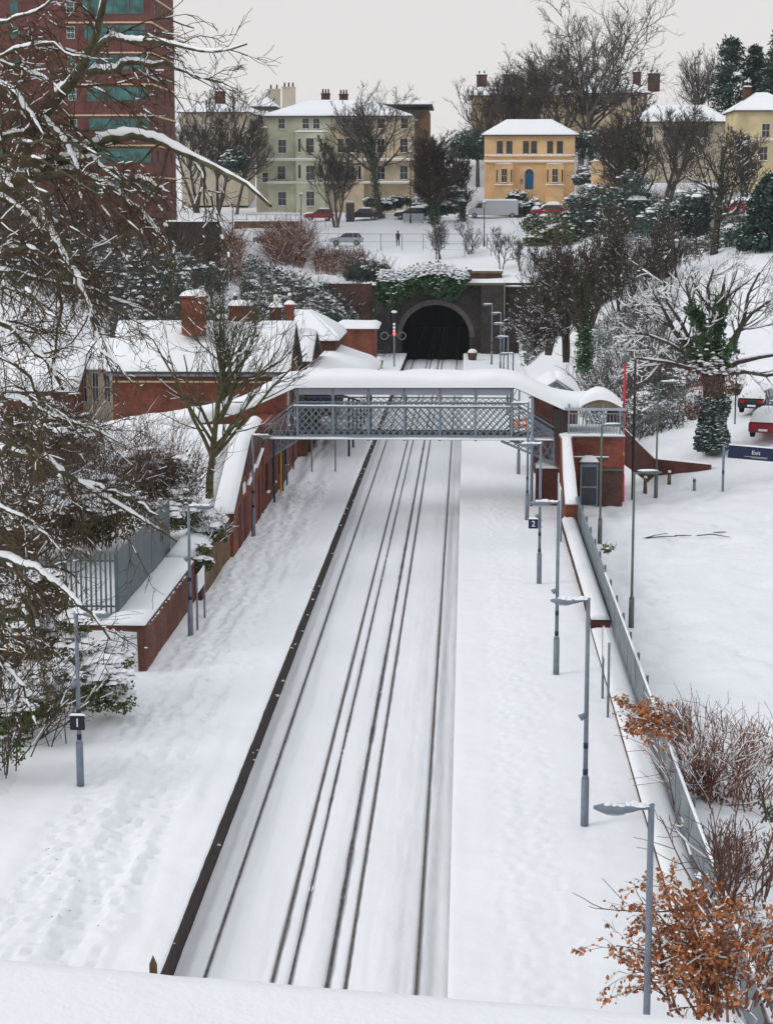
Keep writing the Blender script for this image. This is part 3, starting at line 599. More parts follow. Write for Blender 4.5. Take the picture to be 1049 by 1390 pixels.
# roof as a run of slabs following the stairs; pixel profile of the front eaves
prof = [(128, 600), (285, 572), (326, 560), (401, 526), (698, 526), (765, 556), (842, 556)]
PX = [(W(px, py, BY0 - .35).x, W(px, py, BY0 - .35).z) for px, py in prof]
m = MB()
for (x0, z0), (x1, z1) in zip(PX[:-1], PX[1:]):
    m.add([(x0, BY0 - .35, z0 - .05), (x1, BY0 - .35, z1 - .05), (x1, BY1 + .35, z1 - .05), (x0, BY1 + .35, z0 - .05), (x0, BY0 - .35, z0), (x1, BY0 - .35, z1), (x1, BY1 + .35, z1), (x0, BY1 + .35, z0)],
          [(3, 2, 1, 0), (4, 5, 6, 7), (0, 1, 5, 4), (2, 3, 7, 6)])
roof = m.build('roof', 'slate', b)
def roof_snow(PX, y0, y1, th, parent, curve=.45, seed=0, name='snow'):
    pts = []
    for (x0, z0), (x1, z1) in zip(PX[:-1], PX[1:]):
        n = max(2, int(abs(x1 - x0) / .25))
        for i in range(n): pts.append((x0 + (x1 - x0) * i / n, z0 + (z1 - z0) * i / n))
    pts.append(PX[-1]); pts = np.array(pts)
    z = pts[:, 1].copy(); k = np.ones(7) / 7; zp = np.pad(z, 3, mode='edge'); zs = np.convolve(zp, k, 'valid')
    a = np.linspace(0, math.pi, 15); V = []
    for i, (x, zz) in enumerate(pts):
        e = len(pts) - 1 - i; es = min(1, .55 + e * .15)
        for t in a:
            yy_ = (y0 + y1) / 2 - (y1 - y0) / 2 * math.copysign(abs(math.cos(t)) ** .6, math.cos(t)) * 1.03
            hh = (th * min(1, math.sin(t) * 2.4) ** .6 + curve * math.sin(t)) * es
            V.append((x, yy_, (zz if hh < .05 else zs[i]) + hh * (1 + .30 * float(vnoise(x * .5 + seed, yy_ * .5, 91)) + .12 * float(vnoise(x * 2.1, yy_ * 2, 92))) - .01))
    V = np.array(V); return np_obj(name, V, [grid_faces(len(pts), 15)[:, ::-1], np.stack([np.arange(14), np.full(14, 14), np.arange(14) + 1], -1)[:0]], 'snow', parent, True)
roof_snow(PX, BY0 - .38, BY1 + .38, .38, roof, .42)
# sloping ends : right half flight
x2 = fx(752); z2b, z2t = fy(597), fy(582)
for Y in (BY0, BY1):
    for (a0, a1, zb0, zb1, zt0, zt1) in ((xb + .06, x2, zb, fy(612), zt, fy(587)), (fx(358), xa - .06, fy(617), zb, fy(588), zt)):
        m = MB(); lat(m, a0, a1, max(zb0, fy(597)) if a0 > 0 else fy(597), max(zb1, fy(597)), zt0, zt1, Y); m.bar((a0, Y, zt0 + .04), (a1, Y, zt1 + .04), .1, .06)
        m.bar((a0, Y, zt0 + .3), (a1, Y, zt1 + .3), .08, .05); m.build('lattice_panel', 'bridge_paint', b)
    for a0, a1 in ((fx(680), fx(752)), (fx(404), fx(358))):
        m = MB(); z_ = fy(598); d = 1.15
        m.bar((a0, Y, z_), (a1, Y, z_ - d), .08, .12); m.bar((a1, Y, z_ - d - .05), (a1, Y, z_), .1, .1)
        for k in range(7):
            f = (k + .5) / 7; xx = a0 + (a1 - a0) * f; m.bar((xx, Y - .01, z_ - .02), (a0 + (a1 - a0) * min(1, f + .2), Y - .01, z_ - d * min(1, f + .2)), .02, .045); m.bar((xx, Y + .01, z_ - d * f), (a0 + (a1 - a0) * min(1, f + .2), Y + .01, z_ - .02), .02, .045)
        m.build('bracket', 'bridge_paint', b)
for x0, z0, z1 in ((fx(722), 0.9, fy(530)), (fx(362), 0.9, fy(598))):
    m = MB(); m.cyl((x0, BY0 - .25, z0), (x0, BY0 - .25, z1), .09, .09, 10); m.build('column', 'bridge_paint', b, True)
# brick stair building on the right
h = thing('stair_tower', 'red brick stair block at the right end of the footbridge', 'building', (0, 0, 0))
X0, X1 = fx(769), fx(845); zl = fy(591)
m = MB(); m.box(X0, X1, BY0 - .6, BY1 + 1.4, .8, zl); m.build('wall', 'brick_red', h)
m = MB(); m.box(X0 - .05, X1 + .08, BY0 - .7, BY1 + 1.5, zl, zl + .08); m.build('coping', 'stone_dark', h)
snow_slab([(X0 - .4, BY0 - .7, zl + .08), (X1 + .08, BY0 - .7, zl + .08), (X1 + .08, BY1 + 1.5, zl + .08), (X0 - .4, BY1 + 1.5, zl + .08)], .14, h, over=.03, res=.3)
m = MB(); m.box(X0 + .1, fx(826), BY0 - .68, BY0 - .602, fy(619), fy(617)); l = m.build('string_course', 'stone_dark', h)
snow_slab([(X0 + .1, BY0 - .70, fy(617)), (fx(826), BY0 - .70, fy(617)), (fx(826), BY0 - .6, fy(617)), (X0 + .1, BY0 - .6, fy(617))], .06, l, over=0, res=.3)
m = MB(); m.box(X0 + .6, X1 + .05, BY0 - .72, BY0 - .65, fy(635), fy(632.5)); m.build('pipe', 'steel_green', h)
m = MB(); m.box(fx(806), X1 - .02, BY0 - .64, BY0 - .601, .9, fy(634)); m.build('old_brickwork', 'brick_brown', h)
# railings and posts of the covered landing
for k in range(17):
    x = fx(771) + k * (X1 - fx(771)) / 16; m = MB(); m.cyl((x, BY0 - .5, zl + .15), (x, BY0 - .5, zl + (1.25 if k % 5 else 1.75)), .022 if k % 5 else .05, None, 6); m.build('baluster' if k % 5 else 'post', 'bridge_paint', h)
m = MB(); m.bar((fx(771), BY0 - .5, zl + 1.25), (X1, BY0 - .5, zl + 1.25), .05, .05); m.build('handrail', 'bridge_paint', h)
m = MB(); m.box(fx(752), fx(770), BY0 - .1, BY1, zl, zl + 1.45); m.build('inner_wall', 'dark_wood', h)
m = MB(); m.box(X1 - .6, X1 + .02, BY1 + .5, BY1 + .9, zl + .15, zl + 1.6); m.build('end_wall', 'brick_brown', h)
# arched gable
xg0, xg1 = W(789, 552, BY0 - .5).x, W(840, 552, BY0 - .5).x; zg = W(800, 553, BY0 - .5).z; n = 14; ap = [(xg0 + (xg1 - xg0) * i / n, zg + .38 * math.sin(math.pi * i / n)) for i in range(n + 1)]
m = MB(); m.prism(ap, 'y', BY0 - .52, BY0 - .46); g = m.build('gable', 'stone_olive', h)
V = []
for i in range(n + 1):
    x, z = ap[i]
    x = xg0 + (xg1 - xg0) * i / n; s = math.sin(math.pi * i / n); zz = zg + .4 * s
    for (dy, dh) in ((0, 0), (0.02, .16 + .22 * s ** .5), (.3, .26 + .24 * s ** .5), (1.6, .30 + .25 * s), (3.0, .2), (3.1, 0)): V.append((xg0 - .15 + (xg1 - xg0 + .3) * i / n, BY0 - .6 + dy, zz + dh))
np_obj('snow', np.array(V), [grid_faces(n + 1, 6)], 'snow', h, True)
m = MB(); m.box(fx(765), X1 + .15, BY0 - .58, BY0 - .5, zg - .16, zg - .02); m.build('fascia', 'bridge_panel', h)
# stair wall falling toward the camera
sw = thing('stair_wall', 'sloping red brick stair wall with a broad snowy coping, below the footbridge', 'wall', (0, 0, 0))
xs0 = fx(759); xs1 = xs0 + .62
m = MB(); m.prism([(BY0 - .62, .8), (BY0 - .62, zl + .05), (BY0 - 1.2, zl + .05), (93.2, 2.1), (92.6, 2.1), (92.6, .8)], 'x', xs0, xs1); m.build('wall', 'brick_red', sw)
snow_slab([(xs0, 93.0, 2.1), (xs1, 93.0, 2.1), (xs1, BY0 - .9, zl + .05), (xs0, BY0 - .9, zl + .05)], .22, sw, over=.04, res=.3)
t = thing('brick_pier', 'dark brick pier with a snow cap under the right end of the footbridge', 'pier', (fx(729), BY0, .9))
wx = fx(758) - fx(729); m = MB(); m.box(0, wx, 0, 1.8, -.2, 2.0); m.build('wall', 'brick_ramp', t); snow_slab([(0, 0, 2.0), (wx, 0, 2.0), (wx, 1.8, 2.0), (0, 1.8, 2.0)], .28, t, over=.08)
# phone booth style kiosk
p = G(798.5, 688, 1.0); t = thing('phone_booth', 'glazed phone booth with a cushion of snow on top against the brick stair block', 'phone booth', (p.x, p.y, 1.0)); k = .46
m = MB(); m.box(-k, -k + .07, 0, .8, 0, 2.25); m.box(k - .07, k, 0, .8, 0, 2.25); m.box(-k + .07, k - .07, 0, .8, 2.1, 2.25); m.box(-k + .07, k - .07, 0, .8, 0, .1); m.box(-k + .07, k - .07, 0, .05, 1.0, 1.08); m.build('frame', 'bridge_paint', t)
m = MB(); m.box(-k + .07, k - .07, .03, .78, .1, 2.1); m.build('glazing', 'glass_dark', t)
m = MB(); m.box(-k - .04, k + .04, -.06, .86, 2.25, 2.36); m.build('roof', 'stone_dark', t); snow_slab([(-k, -.05, 2.36), (k, -.05, 2.36), (k, .86, 2.36), (-k, .86, 2.36)], .36, t, over=.06, res=.1, lump=.5)
# orange barrier behind the lattice
p = W(705, 580, 131); t = thing('orange_barrier', 'small orange plastic barrier seen through the footbridge lattice', 'barrier', (p.x, 131, .9))
m = MB(); m.box(-.5, .5, -.05, .05, .5, .8); m.box(-.5, .5, -.05, .05, .95, 1.15); m.build('board', 'orange_plastic', t)
for s in (-.45, .45): m = MB(); m.box(s - .04, s + .04, .06, .12, 0, 1.2); m.build('leg', 'orange_plastic', t)
# shelter gable behind the bridge, right platform
p = W(755, 540, 112); t = thing('platform_shelter', 'small gabled shelter under deep snow behind the footbridge on the right', 'shelter', (p.x, 112, .9)); hh = W(755, 518, 112).z - .9
m = MB(); m.box(-1.25, 1.25, 0, 4, 0, hh - .9); m.build('wall', 'brick_ramp', t)
m = MB(); m.prism([(-1.35, hh - .9), (1.35, hh - .9), (0, hh)], 'y', 0, .15); m.build('gable', 'bridge_paint', t)
m = MB(); m.prism([(-.8, hh - .85), (.8, hh - .85), (0, hh - .3)], 'y', -.03, -.002); m.build('gable_window', 'trim_white', t)
rf = MB(); rf.prism([(-1.6, hh - 1.0), (0, hh + .06), (1.6, hh - 1.0), (1.6, hh - .9), (0, hh + .16), (-1.6, hh - .9)], 'y', -.2, 4.4); rf = rf.build('roof', 'slate', t)
snow_slab([(-1.6, -.25, hh - .9), (0.05, -.25, hh + .16), (0.05, 4.4, hh + .16), (-1.6, 4.4, hh - .9)], .42, rf, seed=2, over=.02); snow_slab([(-.05, -.25, hh + .16), (1.6, -.25, hh - .9), (1.6, 4.4, hh - .9), (-.05, 4.4, hh + .16)], .42, rf, seed=5, over=.02)
# ------------------------------------------------------------------ station buildings, left
def windows(parent, face, pts, wd, ht, depth=.05, frame='trim_white', pane='glass_dark', bars=True, sill=True, fw=.045):
    """face 'y': facing -Y at y=face value ; pts list of (a, y, zc) for -Y facing ; or 'x' facing +X with (x, a, zc)"""
    for (x, y, z) in pts:
        m = MB()
        if face == 'y':
            m.box(x - wd / 2 - fw, x - wd / 2, y - depth, y + .0, z - ht / 2 - fw, z + ht / 2 + fw); m.box(x + wd / 2, x + wd / 2 + fw, y - depth, y, z - ht / 2 - fw, z + ht / 2 + fw)
            m.box(x - wd / 2, x + wd / 2, y - depth, y, z + ht / 2, z + ht / 2 + fw); m.box(x - wd / 2, x + wd / 2, y - depth, y, z - ht / 2 - fw, z - ht / 2)
            if bars: m.box(x - .012, x + .012, y - depth * .8, y - .006, z - ht / 2, z + ht / 2); m.box(x - wd / 2, x + wd / 2, y - depth * .84, y - .006, z - .02, z + .02)
        else:
            m.box(x, x + depth, y - wd / 2 - fw, y - wd / 2, z - ht / 2 - fw, z + ht / 2 + fw); m.box(x, x + depth, y + wd / 2, y + wd / 2 + fw, z - ht / 2 - fw, z + ht / 2 + fw)
            m.box(x, x + depth, y - wd / 2, y + wd / 2, z + ht / 2, z + ht / 2 + fw); m.box(x, x + depth, y - wd / 2, y + wd / 2, z - ht / 2 - fw, z - ht / 2)
            if bars: m.box(x + .006, x + depth * .8, y - wd / 2, y + wd / 2, z - .03, z + .03)
        f = m.build('window', frame, parent); m = MB()
        if face == 'y': m.box(x - wd / 2, x + wd / 2, y - .005, y + .04, z - ht / 2, z + ht / 2)
        else: m.box(x - .04, x + .005, y - wd / 2, y + wd / 2, z - ht / 2, z + ht / 2)
        m.build('pane', pane, f)
        if sill:
            if face == 'y': snow_slab([(x - wd / 2 - fw, y - .2, z - ht / 2 - fw), (x + wd / 2 + fw, y - .2, z - ht / 2 - fw), (x + wd / 2 + fw, y, z - ht / 2 - fw), (x - wd / 2 - fw, y, z - ht / 2 - fw)], .09, f, over=0, res=.2)
            else: snow_slab([(x, y - wd / 2, z - ht / 2 - fw), (x + .18, y - wd / 2, z - ht / 2 - fw), (x + .18, y + wd / 2, z - ht / 2 - fw), (x, y + wd / 2, z - ht / 2 - fw)], .10, f, over=0, res=.2)
def gable_roof(parent, x0, x1, y0, y1, ze, zr, axis='x', th=.35, over=.35, seed=0, m='slate', res=.5):
    """roof with ridge along axis"""
    if axis == 'x':
        yc = (y0 + y1) / 2; o = MB(); sl = (zr - ze) / (yc - y0)
        o.prism([(y0 - over, ze - over * sl), (yc, zr), (y1 + over, ze - over * sl), (y1 + over, ze - over * sl + .12), (yc, zr + .12), (y0 - over, ze - over * sl + .12)], 'x', x0 - over, x1 + over); r = o.build('roof', m, parent)
        a = ze - over * sl + .12
        snow_slab([(x0 - over, y0 - over, a), (x1 + over, y0 - over, a), (x1 + over, yc, zr + .12), (x0 - over, yc, zr + .12)], th, r, seed=seed, over=.03, res=res)
        snow_slab([(x0 - over, yc, zr + .12), (x1 + over, yc, zr + .12), (x1 + over, y1 + over, a), (x0 - over, y1 + over, a)], th, r, seed=seed + 1, over=.03, res=res)
        g = MB(); g.prism([(y0, ze - .02), (y1, ze - .02), (yc, zr - .02)], 'x', x0, x1)
        g.build('gable', 'brick_ramp', parent)
    else:
        xc = (x0 + x1) / 2; o = MB(); sl = (zr - ze) / (xc - x0)
        o.prism([(x0 - over, ze - over * sl), (xc, zr), (x1 + over, ze - over * sl), (x1 + over, ze - over * sl + .12), (xc, zr + .12), (x0 - over, ze - over * sl + .12)], 'y', y0 - over, y1 + over); r = o.build('roof', m, parent); a = ze - over * sl + .12
        snow_slab([(x0 - over, y0 - over, a), (xc, y0 - over, zr + .12), (xc, y1 + over, zr + .12), (x0 - over, y1 + over, a)], th, r, seed=seed, over=.03, res=res)
        snow_slab([(xc, y0 - over, zr + .12), (x1 + over, y0 - over, a), (x1 + over, y1 + over, a), (xc, y1 + over, zr + .12)], th, r, seed=seed + 1, over=.03, res=res)
        g = MB(); g.prism([(x0, ze - .02), (x1, ze - .02), (xc, zr - .02)], 'y', y0, y1); g.build('gable', 'brick_ramp', parent)
    return r
def chimney(parent, x, y, z0, z1, w_, d_, mt='brick_red', pots=0, pot='render_cream', band=True, snow=.3):
    m = MB(); m.box(x - w_ / 2, x + w_ / 2, y - d_ / 2, y + d_ / 2, z0, z1)
    c = m.build('chimney', mt, parent); k = .08
    m = MB(); m.box(x - w_ / 2 - k, x + w_ / 2 + k, y - d_ / 2 - k, y + d_ / 2 + k, z1, z1 + .15)
    if band: m.box(x - w_ / 2 - .05, x + w_ / 2 + .05, y - d_ / 2 - .05, y + d_ / 2 + .05, z0 + (z1 - z0) * .45, z0 + (z1 - z0) * .45 + .1)
    m.build('chimney_cap', mt, c)
    if snow: snow_slab([(x - w_ / 2 - k, y - d_ / 2 - k, z1 + .15), (x + w_ / 2 + k, y - d_ / 2 - k, z1 + .15), (x + w_ / 2 + k, y + d_ / 2 + k, z1 + .15), (x - w_ / 2 - k, y + d_ / 2 + k, z1 + .15)], snow, c, over=.03, res=.15, lump=.5)
    for i in range(pots):
        px_ = x - w_ / 2 + w_ * (i + .5) / pots; m = MB(); m.cyl((px_, y, z1 + .15), (px_, y, z1 + .15 + .6), .13, .1, 8); m.build('chimney_pot', pot, c, True)
        if snow: m = MB(); m.sphere((px_, y, z1 + .8), .14, .14, .12, 8, 5); m.build('snow', 'snow', c, True)
# A: main building with ridge across, front wall facing the camera
def zY(py, Y): return W(400, py, Y).z
s = thing('station_building', 'long red brick station house with a snowy pitched roof and brick chimneys', 'building')
yA = 110.; xA0 = W(153, 520, yA).x; xA1 = W(387, 520, yA).x; zeA = zY(503, yA); zrA = zY(440, yA + 4)
m = MB(); m.box(xA0, xA1, yA, yA + 8, .9, zeA); m.build('wall', 'brick_red', s)
m = MB(); m.box(xA0 - .03, xA1 + .03, yA - .06, yA - .005, zY(520, yA), zY(517.5, yA)); m.build('string_course', 'trim_cream', s)
m = MB(); m.box(xA0 - .3, xA1 + .3, yA - .42, yA - .33, zeA - .33, zeA - .2); m.build('gutter', 'lamp_grey', s)
gable_roof(s, xA0, xA1, yA, yA + 8, zeA, zrA, 'x', .32, .3, 3)
for px, pt, pb, wpx, mt, pots, dY in ((263.5, 405, 447, 31, 'brick_red', 0, 2.0), (327, 418, 441, 29, 'brick_red', 2, 4.2), (301, 436, 446, 14, 'brick_ramp', 0, 6), (374.5, 420, 440, 14, 'brick_ramp', 1, 7.2)):
    Y = yA + dY; x = W(px, 430, Y).x; chimney(s, x, Y, zrA - .5 if px == 263.5 else zrA - 1.5, zY(pt, Y), wpx / (FPX / Y), 1.0, mt, pots, 'iron_black' if px == 327 else 'render_cream')
windows(s, 'x', [(xA1, yA + 1.6, 4.3), (xA1, yA + 5.2, 4.3), (xA1, yA + 1.6, 5.4)], .8, 1.0)
m = MB(); m.cyl((xA1 + .15, yA + 3.3, .9), (xA1 + .15, yA + 3.3, zeA), .05, None, 6); m.build('drainpipe', 'blue_post', s)
# platform wing along the platform (under and beyond the footbridge)
s = thing('platform_wing', 'red brick platform wing with posts, beside the footbridge foot', 'building')
m = MB(); m.box(-12.5, -10.3, 96.5, 109.9, .9, 4.6); m.build('wall', 'brick_red', s)
m = MB(); m.box(-12.6, -10.2, 96.4, 99.2, 4.6, 4.75); m.build('roof', 'slate', s)
windows(s, 'x', [(-10.3, y, 2.6) for y in (98, 101.5, 105, 108.3)], .8, 1.4, frame='brick_ramp')
for i, (y, mt) in enumerate(((99.6, 'blue_post'), (103.2, 'yellow_paint'), (104.2, 'blue_post'), (106.8, 'lamp_grey'))):
    m = MB(); m.cyl((-10.05, y, .8), (-10.05, y, 4.4), .06, None, 8); m.build('drainpipe', mt, s)
s = thing('brick_wing', 'dark red brick building beyond the footbridge with plastered piers', 'building')
m = MB(); m.box(-14, -10.3, 118.2, 136, .9, 4.6); m.build('wall', 'brick_red', s)
for y in (119, 122, 125.5, 129): m = MB(); m.box(-10.29, -9.95, y, y + .5, .9, 4.3); m.build('pier', 'brick_buff', s)
windows(s, 'x', [(-10.3, y, 2.4) for y in (120.8, 124, 127.5, 131, 134)], .9, 1.5)
# near platform building with sloping parapet
s = thing('ramp_building', 'red brick building with a steep snow coping beside the left platform', 'building')
pf = [(84.2, .9), (84.2, 3.0), (91.0, 5.55), (96.3, 5.75), (96.3, .9)]
m = MB(); m.prism(pf, 'x', -10.75, -10.35); m.build('wall', 'brick_red', s)
snow_slab([(-11.25, 84.0, 3.0), (-10.3, 84.0, 3.0), (-10.3, 91.0, 5.55), (-11.25, 91.0, 5.55)], .22, s, over=.03, res=.3); snow_slab([(-11.0, 91.0, 5.55), (-10.3, 91.0, 5.55), (-10.3, 96.4, 5.75), (-11.0, 96.4, 5.75)], .28, s, over=.04, res=.3)
m = MB(); m.prism([(84.0, 2.75), (91, 5.3), (91, 5.5), (84.0, 2.95)], 'x', -10.349, -10.29); m.build('coping', 'brick_brown', s)
m = MB(); m.prism([(88.8, 4.0), (96.3, 4.45), (96.3, 5.7), (91, 5.5)], 'x', -10.349, -10.31); m.build('stone_band', 'brick_brown', s)
for y, z0, z1 in ((86.3, 1, 2.9), (88.3, 1, 3.0), (91.6, 1, 3.1), (94.5, 1, 3.1)): m = MB(); m.box(-10.349, -10.32, y, y + .9, z0, z1); m.build('door', 'brick_ramp', s)
for y, z in ((87.6, 3.3), (90.2, 3.4)): m = MB(); m.box(-10.32, -10.28, y, y + .9, z, z + .5); m.build('sign_panel', 'sign_white', s)
for y, z in ((88.9, 3.55), (92.3, 3.9)): snow_slab([(-10.31, y, z), (-10.12, y, z), (-10.12, y + 3.1, z + .55), (-10.31, y + 3.1, z + .55)], .08, s, over=0, res=.2, lump=.8)
# flat roofed outbuilding behind it with the snow covered flat roof
s = thing('flat_roof_outbuilding', 'low brick outbuilding with a flat snowy roof behind the bare young tree', 'building')
xo0 = W(70, 600, 92).x
m = MB(); m.box(xo0, -11.3, 91.8, 99, .9, 5.2); m.build('wall', 'brick_brown', s)
snow_slab([(xo0, 91.6, 5.2), (-11.2, 91.6, 5.2), (-11.2, 97, 5.25), (xo0, 97, 5.25)], .3, s, over=.1, res=.5)
m = MB(); m.prism([(84.5, 2.5), (91.7, 5.0), (91.7, 2.5)], 'x', xo0, -11.3); m.build('lean_to', 'brick_brown', s)
snow_slab([(xo0, 84.4, 2.55), (-11.3, 84.4, 2.55), (-11.3, 91.6, 5.1), (xo0, 91.6, 5.1)], .3, s, over=.02, res=.5, lump=.6)
m = MB(); m.bar((-14.2, 99.3, 5.3), (-14.2, 99.3, 6.6), .06); m.bar((-13.2, 99.3, 5.3), (-13.2, 99.3, 6.6), .06); m.bar((-15, 99.3, 6.4), (-11.6, 99.3, 6.4), .05); m.build('railing', 'steel_green', s)
# far left low buildings glimpsed through the branches
s = thing('depot_building', 'low red brick depot with snowy roof glimpsed through the branches at left', 'building')
a = W(-60, 530, 118); c = W(100, 530, 118); m = MB(); m.box(a.x, c.x, 118, 126, 1, W(0, 530, 118).z); m.build('wall', 'brick_red', s); gable_roof(s, a.x, c.x, 118, 126, W(0, 530, 118).z, W(0, 482, 122).z, 'x', .3, .3, 9)
s = thing('glazed_annexe', 'pale panelled annexe with dark openings left of the station house', 'building')
a = W(104, 530, 121); c = W(148, 530, 121); zt_ = W(104, 500, 121).z; m = MB(); m.box(a.x, c.x, 121, 127, 1, zt_); m.build('wall', 'render_beige', s); snow_slab([(a.x, 120.8, zt_), (c.x, 120.8, zt_), (c.x, 127, zt_ + 1.3), (a.x, 127, zt_ + 1.3)], .3, s, over=.2)
windows(s, 'y', [(a.x + .5 + k * .75, 121, zt_ - 1.2) for k in range(3)], .35, 1.8, sill=False)
# B: second building and canopy beyond the bridge
s = thing('gabled_building', 'second station building with a big snowy roof and thin brick chimney', 'building')
yB = 126.; zeB = W(440, 490, yB).z; zrB = W(437, 452, yB + 4).z; m = MB(); m.box(-20, -10.5, yB + .0, yB + 8.5, 4.6, zeB); m.build('wall', 'brick_ramp', s)
gable_roof(s, -20, -10.5, yB, yB + 8.5, zeB, zrB, 'x', .4, .35, 5)
x = W(393.5, 430, yB + 3).x; chimney(s, x, yB + 3, zrB - 1, W(393, 416, yB + 3).z, .55, .6, 'brick_red', 1, 'stone_olive', False)
m = MB(); xx = W(398, 440, yB - 3).x; m.cyl((xx, yB - 3, 3), (xx, yB - 3, W(398, 433, yB - 3).z), .035, None, 6); m.bar((xx - .5, yB - 3, W(398, 462, yB - 3).z), (xx + .5, yB - 3, W(398, 462, yB - 3).z), .03); m.build('aerial', 'iron_black', s)
s = thing('rear_hall', 'tall snowy hipped roof behind the second station building', 'building')
yC = 140.; p0 = W(380, 470, yC); p1 = W(455, 470, yC); m = MB(); m.box(p0.x, p1.x, yC, yC + 9, 1, W(440, 460, yC).z); m.build('wall', 'brick_ramp', s)
ze_, zr_ = W(440, 462, yC).z, W(405, 424, yC + 3).z; xr0 = W(395, 424, yC).x; xr1 = W(412, 424, yC).x
m = MB(); A = [(p0.x - .3, yC - .3, ze_), (p1.x + .3, yC - .3, ze_), (p1.x + .3, yC + 9.3, ze_), (p0.x - .3, yC + 9.3, ze_), (xr0, yC + 4, zr_), (xr1, yC + 4, zr_)]; m.add(A, [(0, 1, 5, 4), (2, 3, 4, 5), (1, 2, 5), (3, 0, 4), (3, 2, 1, 0)]); r = m.build('roof', 'slate', s)
snow_slab([A[0], A[1], A[5], A[4]], .35, r, over=.03); snow_slab([A[1], A[2], A[5], A[5]][:4], .35, r, over=.0)
s = thing('brick_hut', 'small brick hut with snowy flat roof near the end of the left platform', 'hut')
p = W(460, 470, 160); m = MB(); m.box(p.x, p.x + 3.0, 160, 164, .9, W(460, 446, 160).z); m.build('wall', 'brick_red', s); z_ = W(460, 446, 160).z
snow_slab([(p.x - .3, 159.7, z_), (p.x + 3.3, 159.7, z_), (p.x + 3.3, 164.3, z_ + .2), (p.x - .3, 164.3, z_ + .2)], .3, s, over=.1)
s = thing('platform_canopy', 'broad platform canopy under smooth snow beyond the footbridge', 'canopy')
m = MB(); q = [(-10.4, 118, 5.9), (-6.5, 118, 4.6), (-6.5, 147, 4.6), (-10.4, 147, 5.9)]; m.add([(x, y, z - .12) for x, y, z in q] + q, [(3, 2, 1, 0), (4, 5, 6, 7), (0, 1, 5, 4), (1, 2, 6, 5), (2, 3, 7, 6), (3, 0, 4, 7)]); r = m.build('roof', 'slate', s)
snow_slab([q[0], q[1], q[2], q[3]], .32, r, over=.1, res=.6)
for y in np.arange(119, 147, 4.5): m = MB(); m.cyl((-7.3, y, .9), (-7.3, y, 4.75), .07, None, 8); m.build('post', 'iron_black', s)
m = MB(); m.box(-6.56, -6.48, 118, 147, 4.25, 4.6); m.build('valance', 'trim_white', s)
s = thing('departure_screen', 'dark hanging departure screen seen under the footbridge roof', 'screen'); p = W(441, 542, 112)
m = MB(); m.box(p.x - .95, p.x + .75, 112, 112.2, p.z - .35, p.z + .4); m.build('panel', 'sign_navy', s); snow_slab([(p.x - .95, 112, p.z + .4), (p.x + .75, 112, p.z + .4), (p.x + .75, 112.2, p.z + .4), (p.x - .95, 112.2, p.z + .4)], .08, s, over=.02, res=.2)
m = MB(); m.cyl((p.x - .8, 112.1, .9), (p.x - .8, 112.1, p.z - .35), .05, None, 6); m.cyl((p.x + .6, 112.1, .9), (p.x + .6, 112.1, p.z - .35), .05, None, 6); m.build('post', 'lamp_grey', s)
# ------------------------------------------------------------------ tunnel portal
s = thing('tunnel_portal', 'dark brick tunnel portal with a black arched mouth and snowy parapet', 'tunnel')
YT = 202.8; cx = W(591, 450, YT).x; wl, wr = W(545, 450, YT).x, W(637, 450, YT).x; rad = (wr - wl) / 2; cx = (wl + wr) / 2; zs_ = W(591, 415, YT).z - rad * .92
pl, pr, ptop = W(505, 450, YT).x, W(684, 450, YT).x, W(591, 388, YT).z
n = 20; arch = [(cx + rad * math.cos(math.pi * i / n), zs_ + rad * .95 * math.sin(math.pi * i / n)) for i in range(n + 1)]
m = MB()
outer = [(pr, -.5), (pr, ptop)] + [(pr + (pl - pr) * i / 18, ptop) for i in range(1, 18)] + [(pl, ptop), (pl, -.5)]
inner = [(wr, -.5)] + arch + [(wl, -.5)]
outer = [(pr, -.5)] + [(pr + (pl - pr) * (i / n) , ptop) for i in range(n + 1)] + [(pl, -.5)]
N_ = len(inner); vs = [(x, YT, z) for x, z in outer] + [(x, YT, z) for x, z in inner] + [(x, YT + 1.2, z) for x, z in outer] + [(x, YT + 60, z) for x, z in inner]
fs = [(i, i + 1, N_ + i + 1, N_ + i) for i in range(N_ - 1)] + [(2 * N_ + i, i, i + 1, 2 * N_ + i + 1)[::-1] for i in range(N_ - 1)]
m.add(vs[:2 * N_] + vs[2 * N_:3 * N_], fs); m.build('wall', 'brick_portal', s)
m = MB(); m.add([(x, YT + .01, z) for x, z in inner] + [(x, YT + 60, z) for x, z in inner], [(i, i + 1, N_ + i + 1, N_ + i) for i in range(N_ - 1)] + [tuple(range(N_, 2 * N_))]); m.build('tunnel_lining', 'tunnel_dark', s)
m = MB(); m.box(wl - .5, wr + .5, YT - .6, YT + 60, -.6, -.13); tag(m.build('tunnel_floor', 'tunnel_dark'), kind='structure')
m = MB()
a2 = [(cx + (rad + .55) * math.cos(math.pi * i / n), zs_ + (rad * .95 + .55) * math.sin(math.pi * i / n)) for i in range(n + 1)]
m.add([(x, YT - .12, z) for x, z in arch] + [(x, YT - .12, z) for x, z in a2] + [(x, YT, z) for x, z in a2], [(i, i + 1, n + 2 + i, n + 1 + i) for i in range(n)] + [(n + 1 + i, n + 2 + i, 2 * n + 3 + i, 2 * n + 2 + i) for i in range(n)]); m.build('arch_ring', 'stone_dark', s)
m = MB(); m.box(W(653, 400, YT).x, W(684, 400, YT).x, YT - .9, YT - .01, 0, ptop + .1); m.build('buttress', 'brick_portal', s)
m = MB(); m.box(W(505, 400, YT).x, W(530, 400, YT).x, YT - .9, YT - .01, 0, ptop - .3); m.build('buttress', 'brick_portal', s)
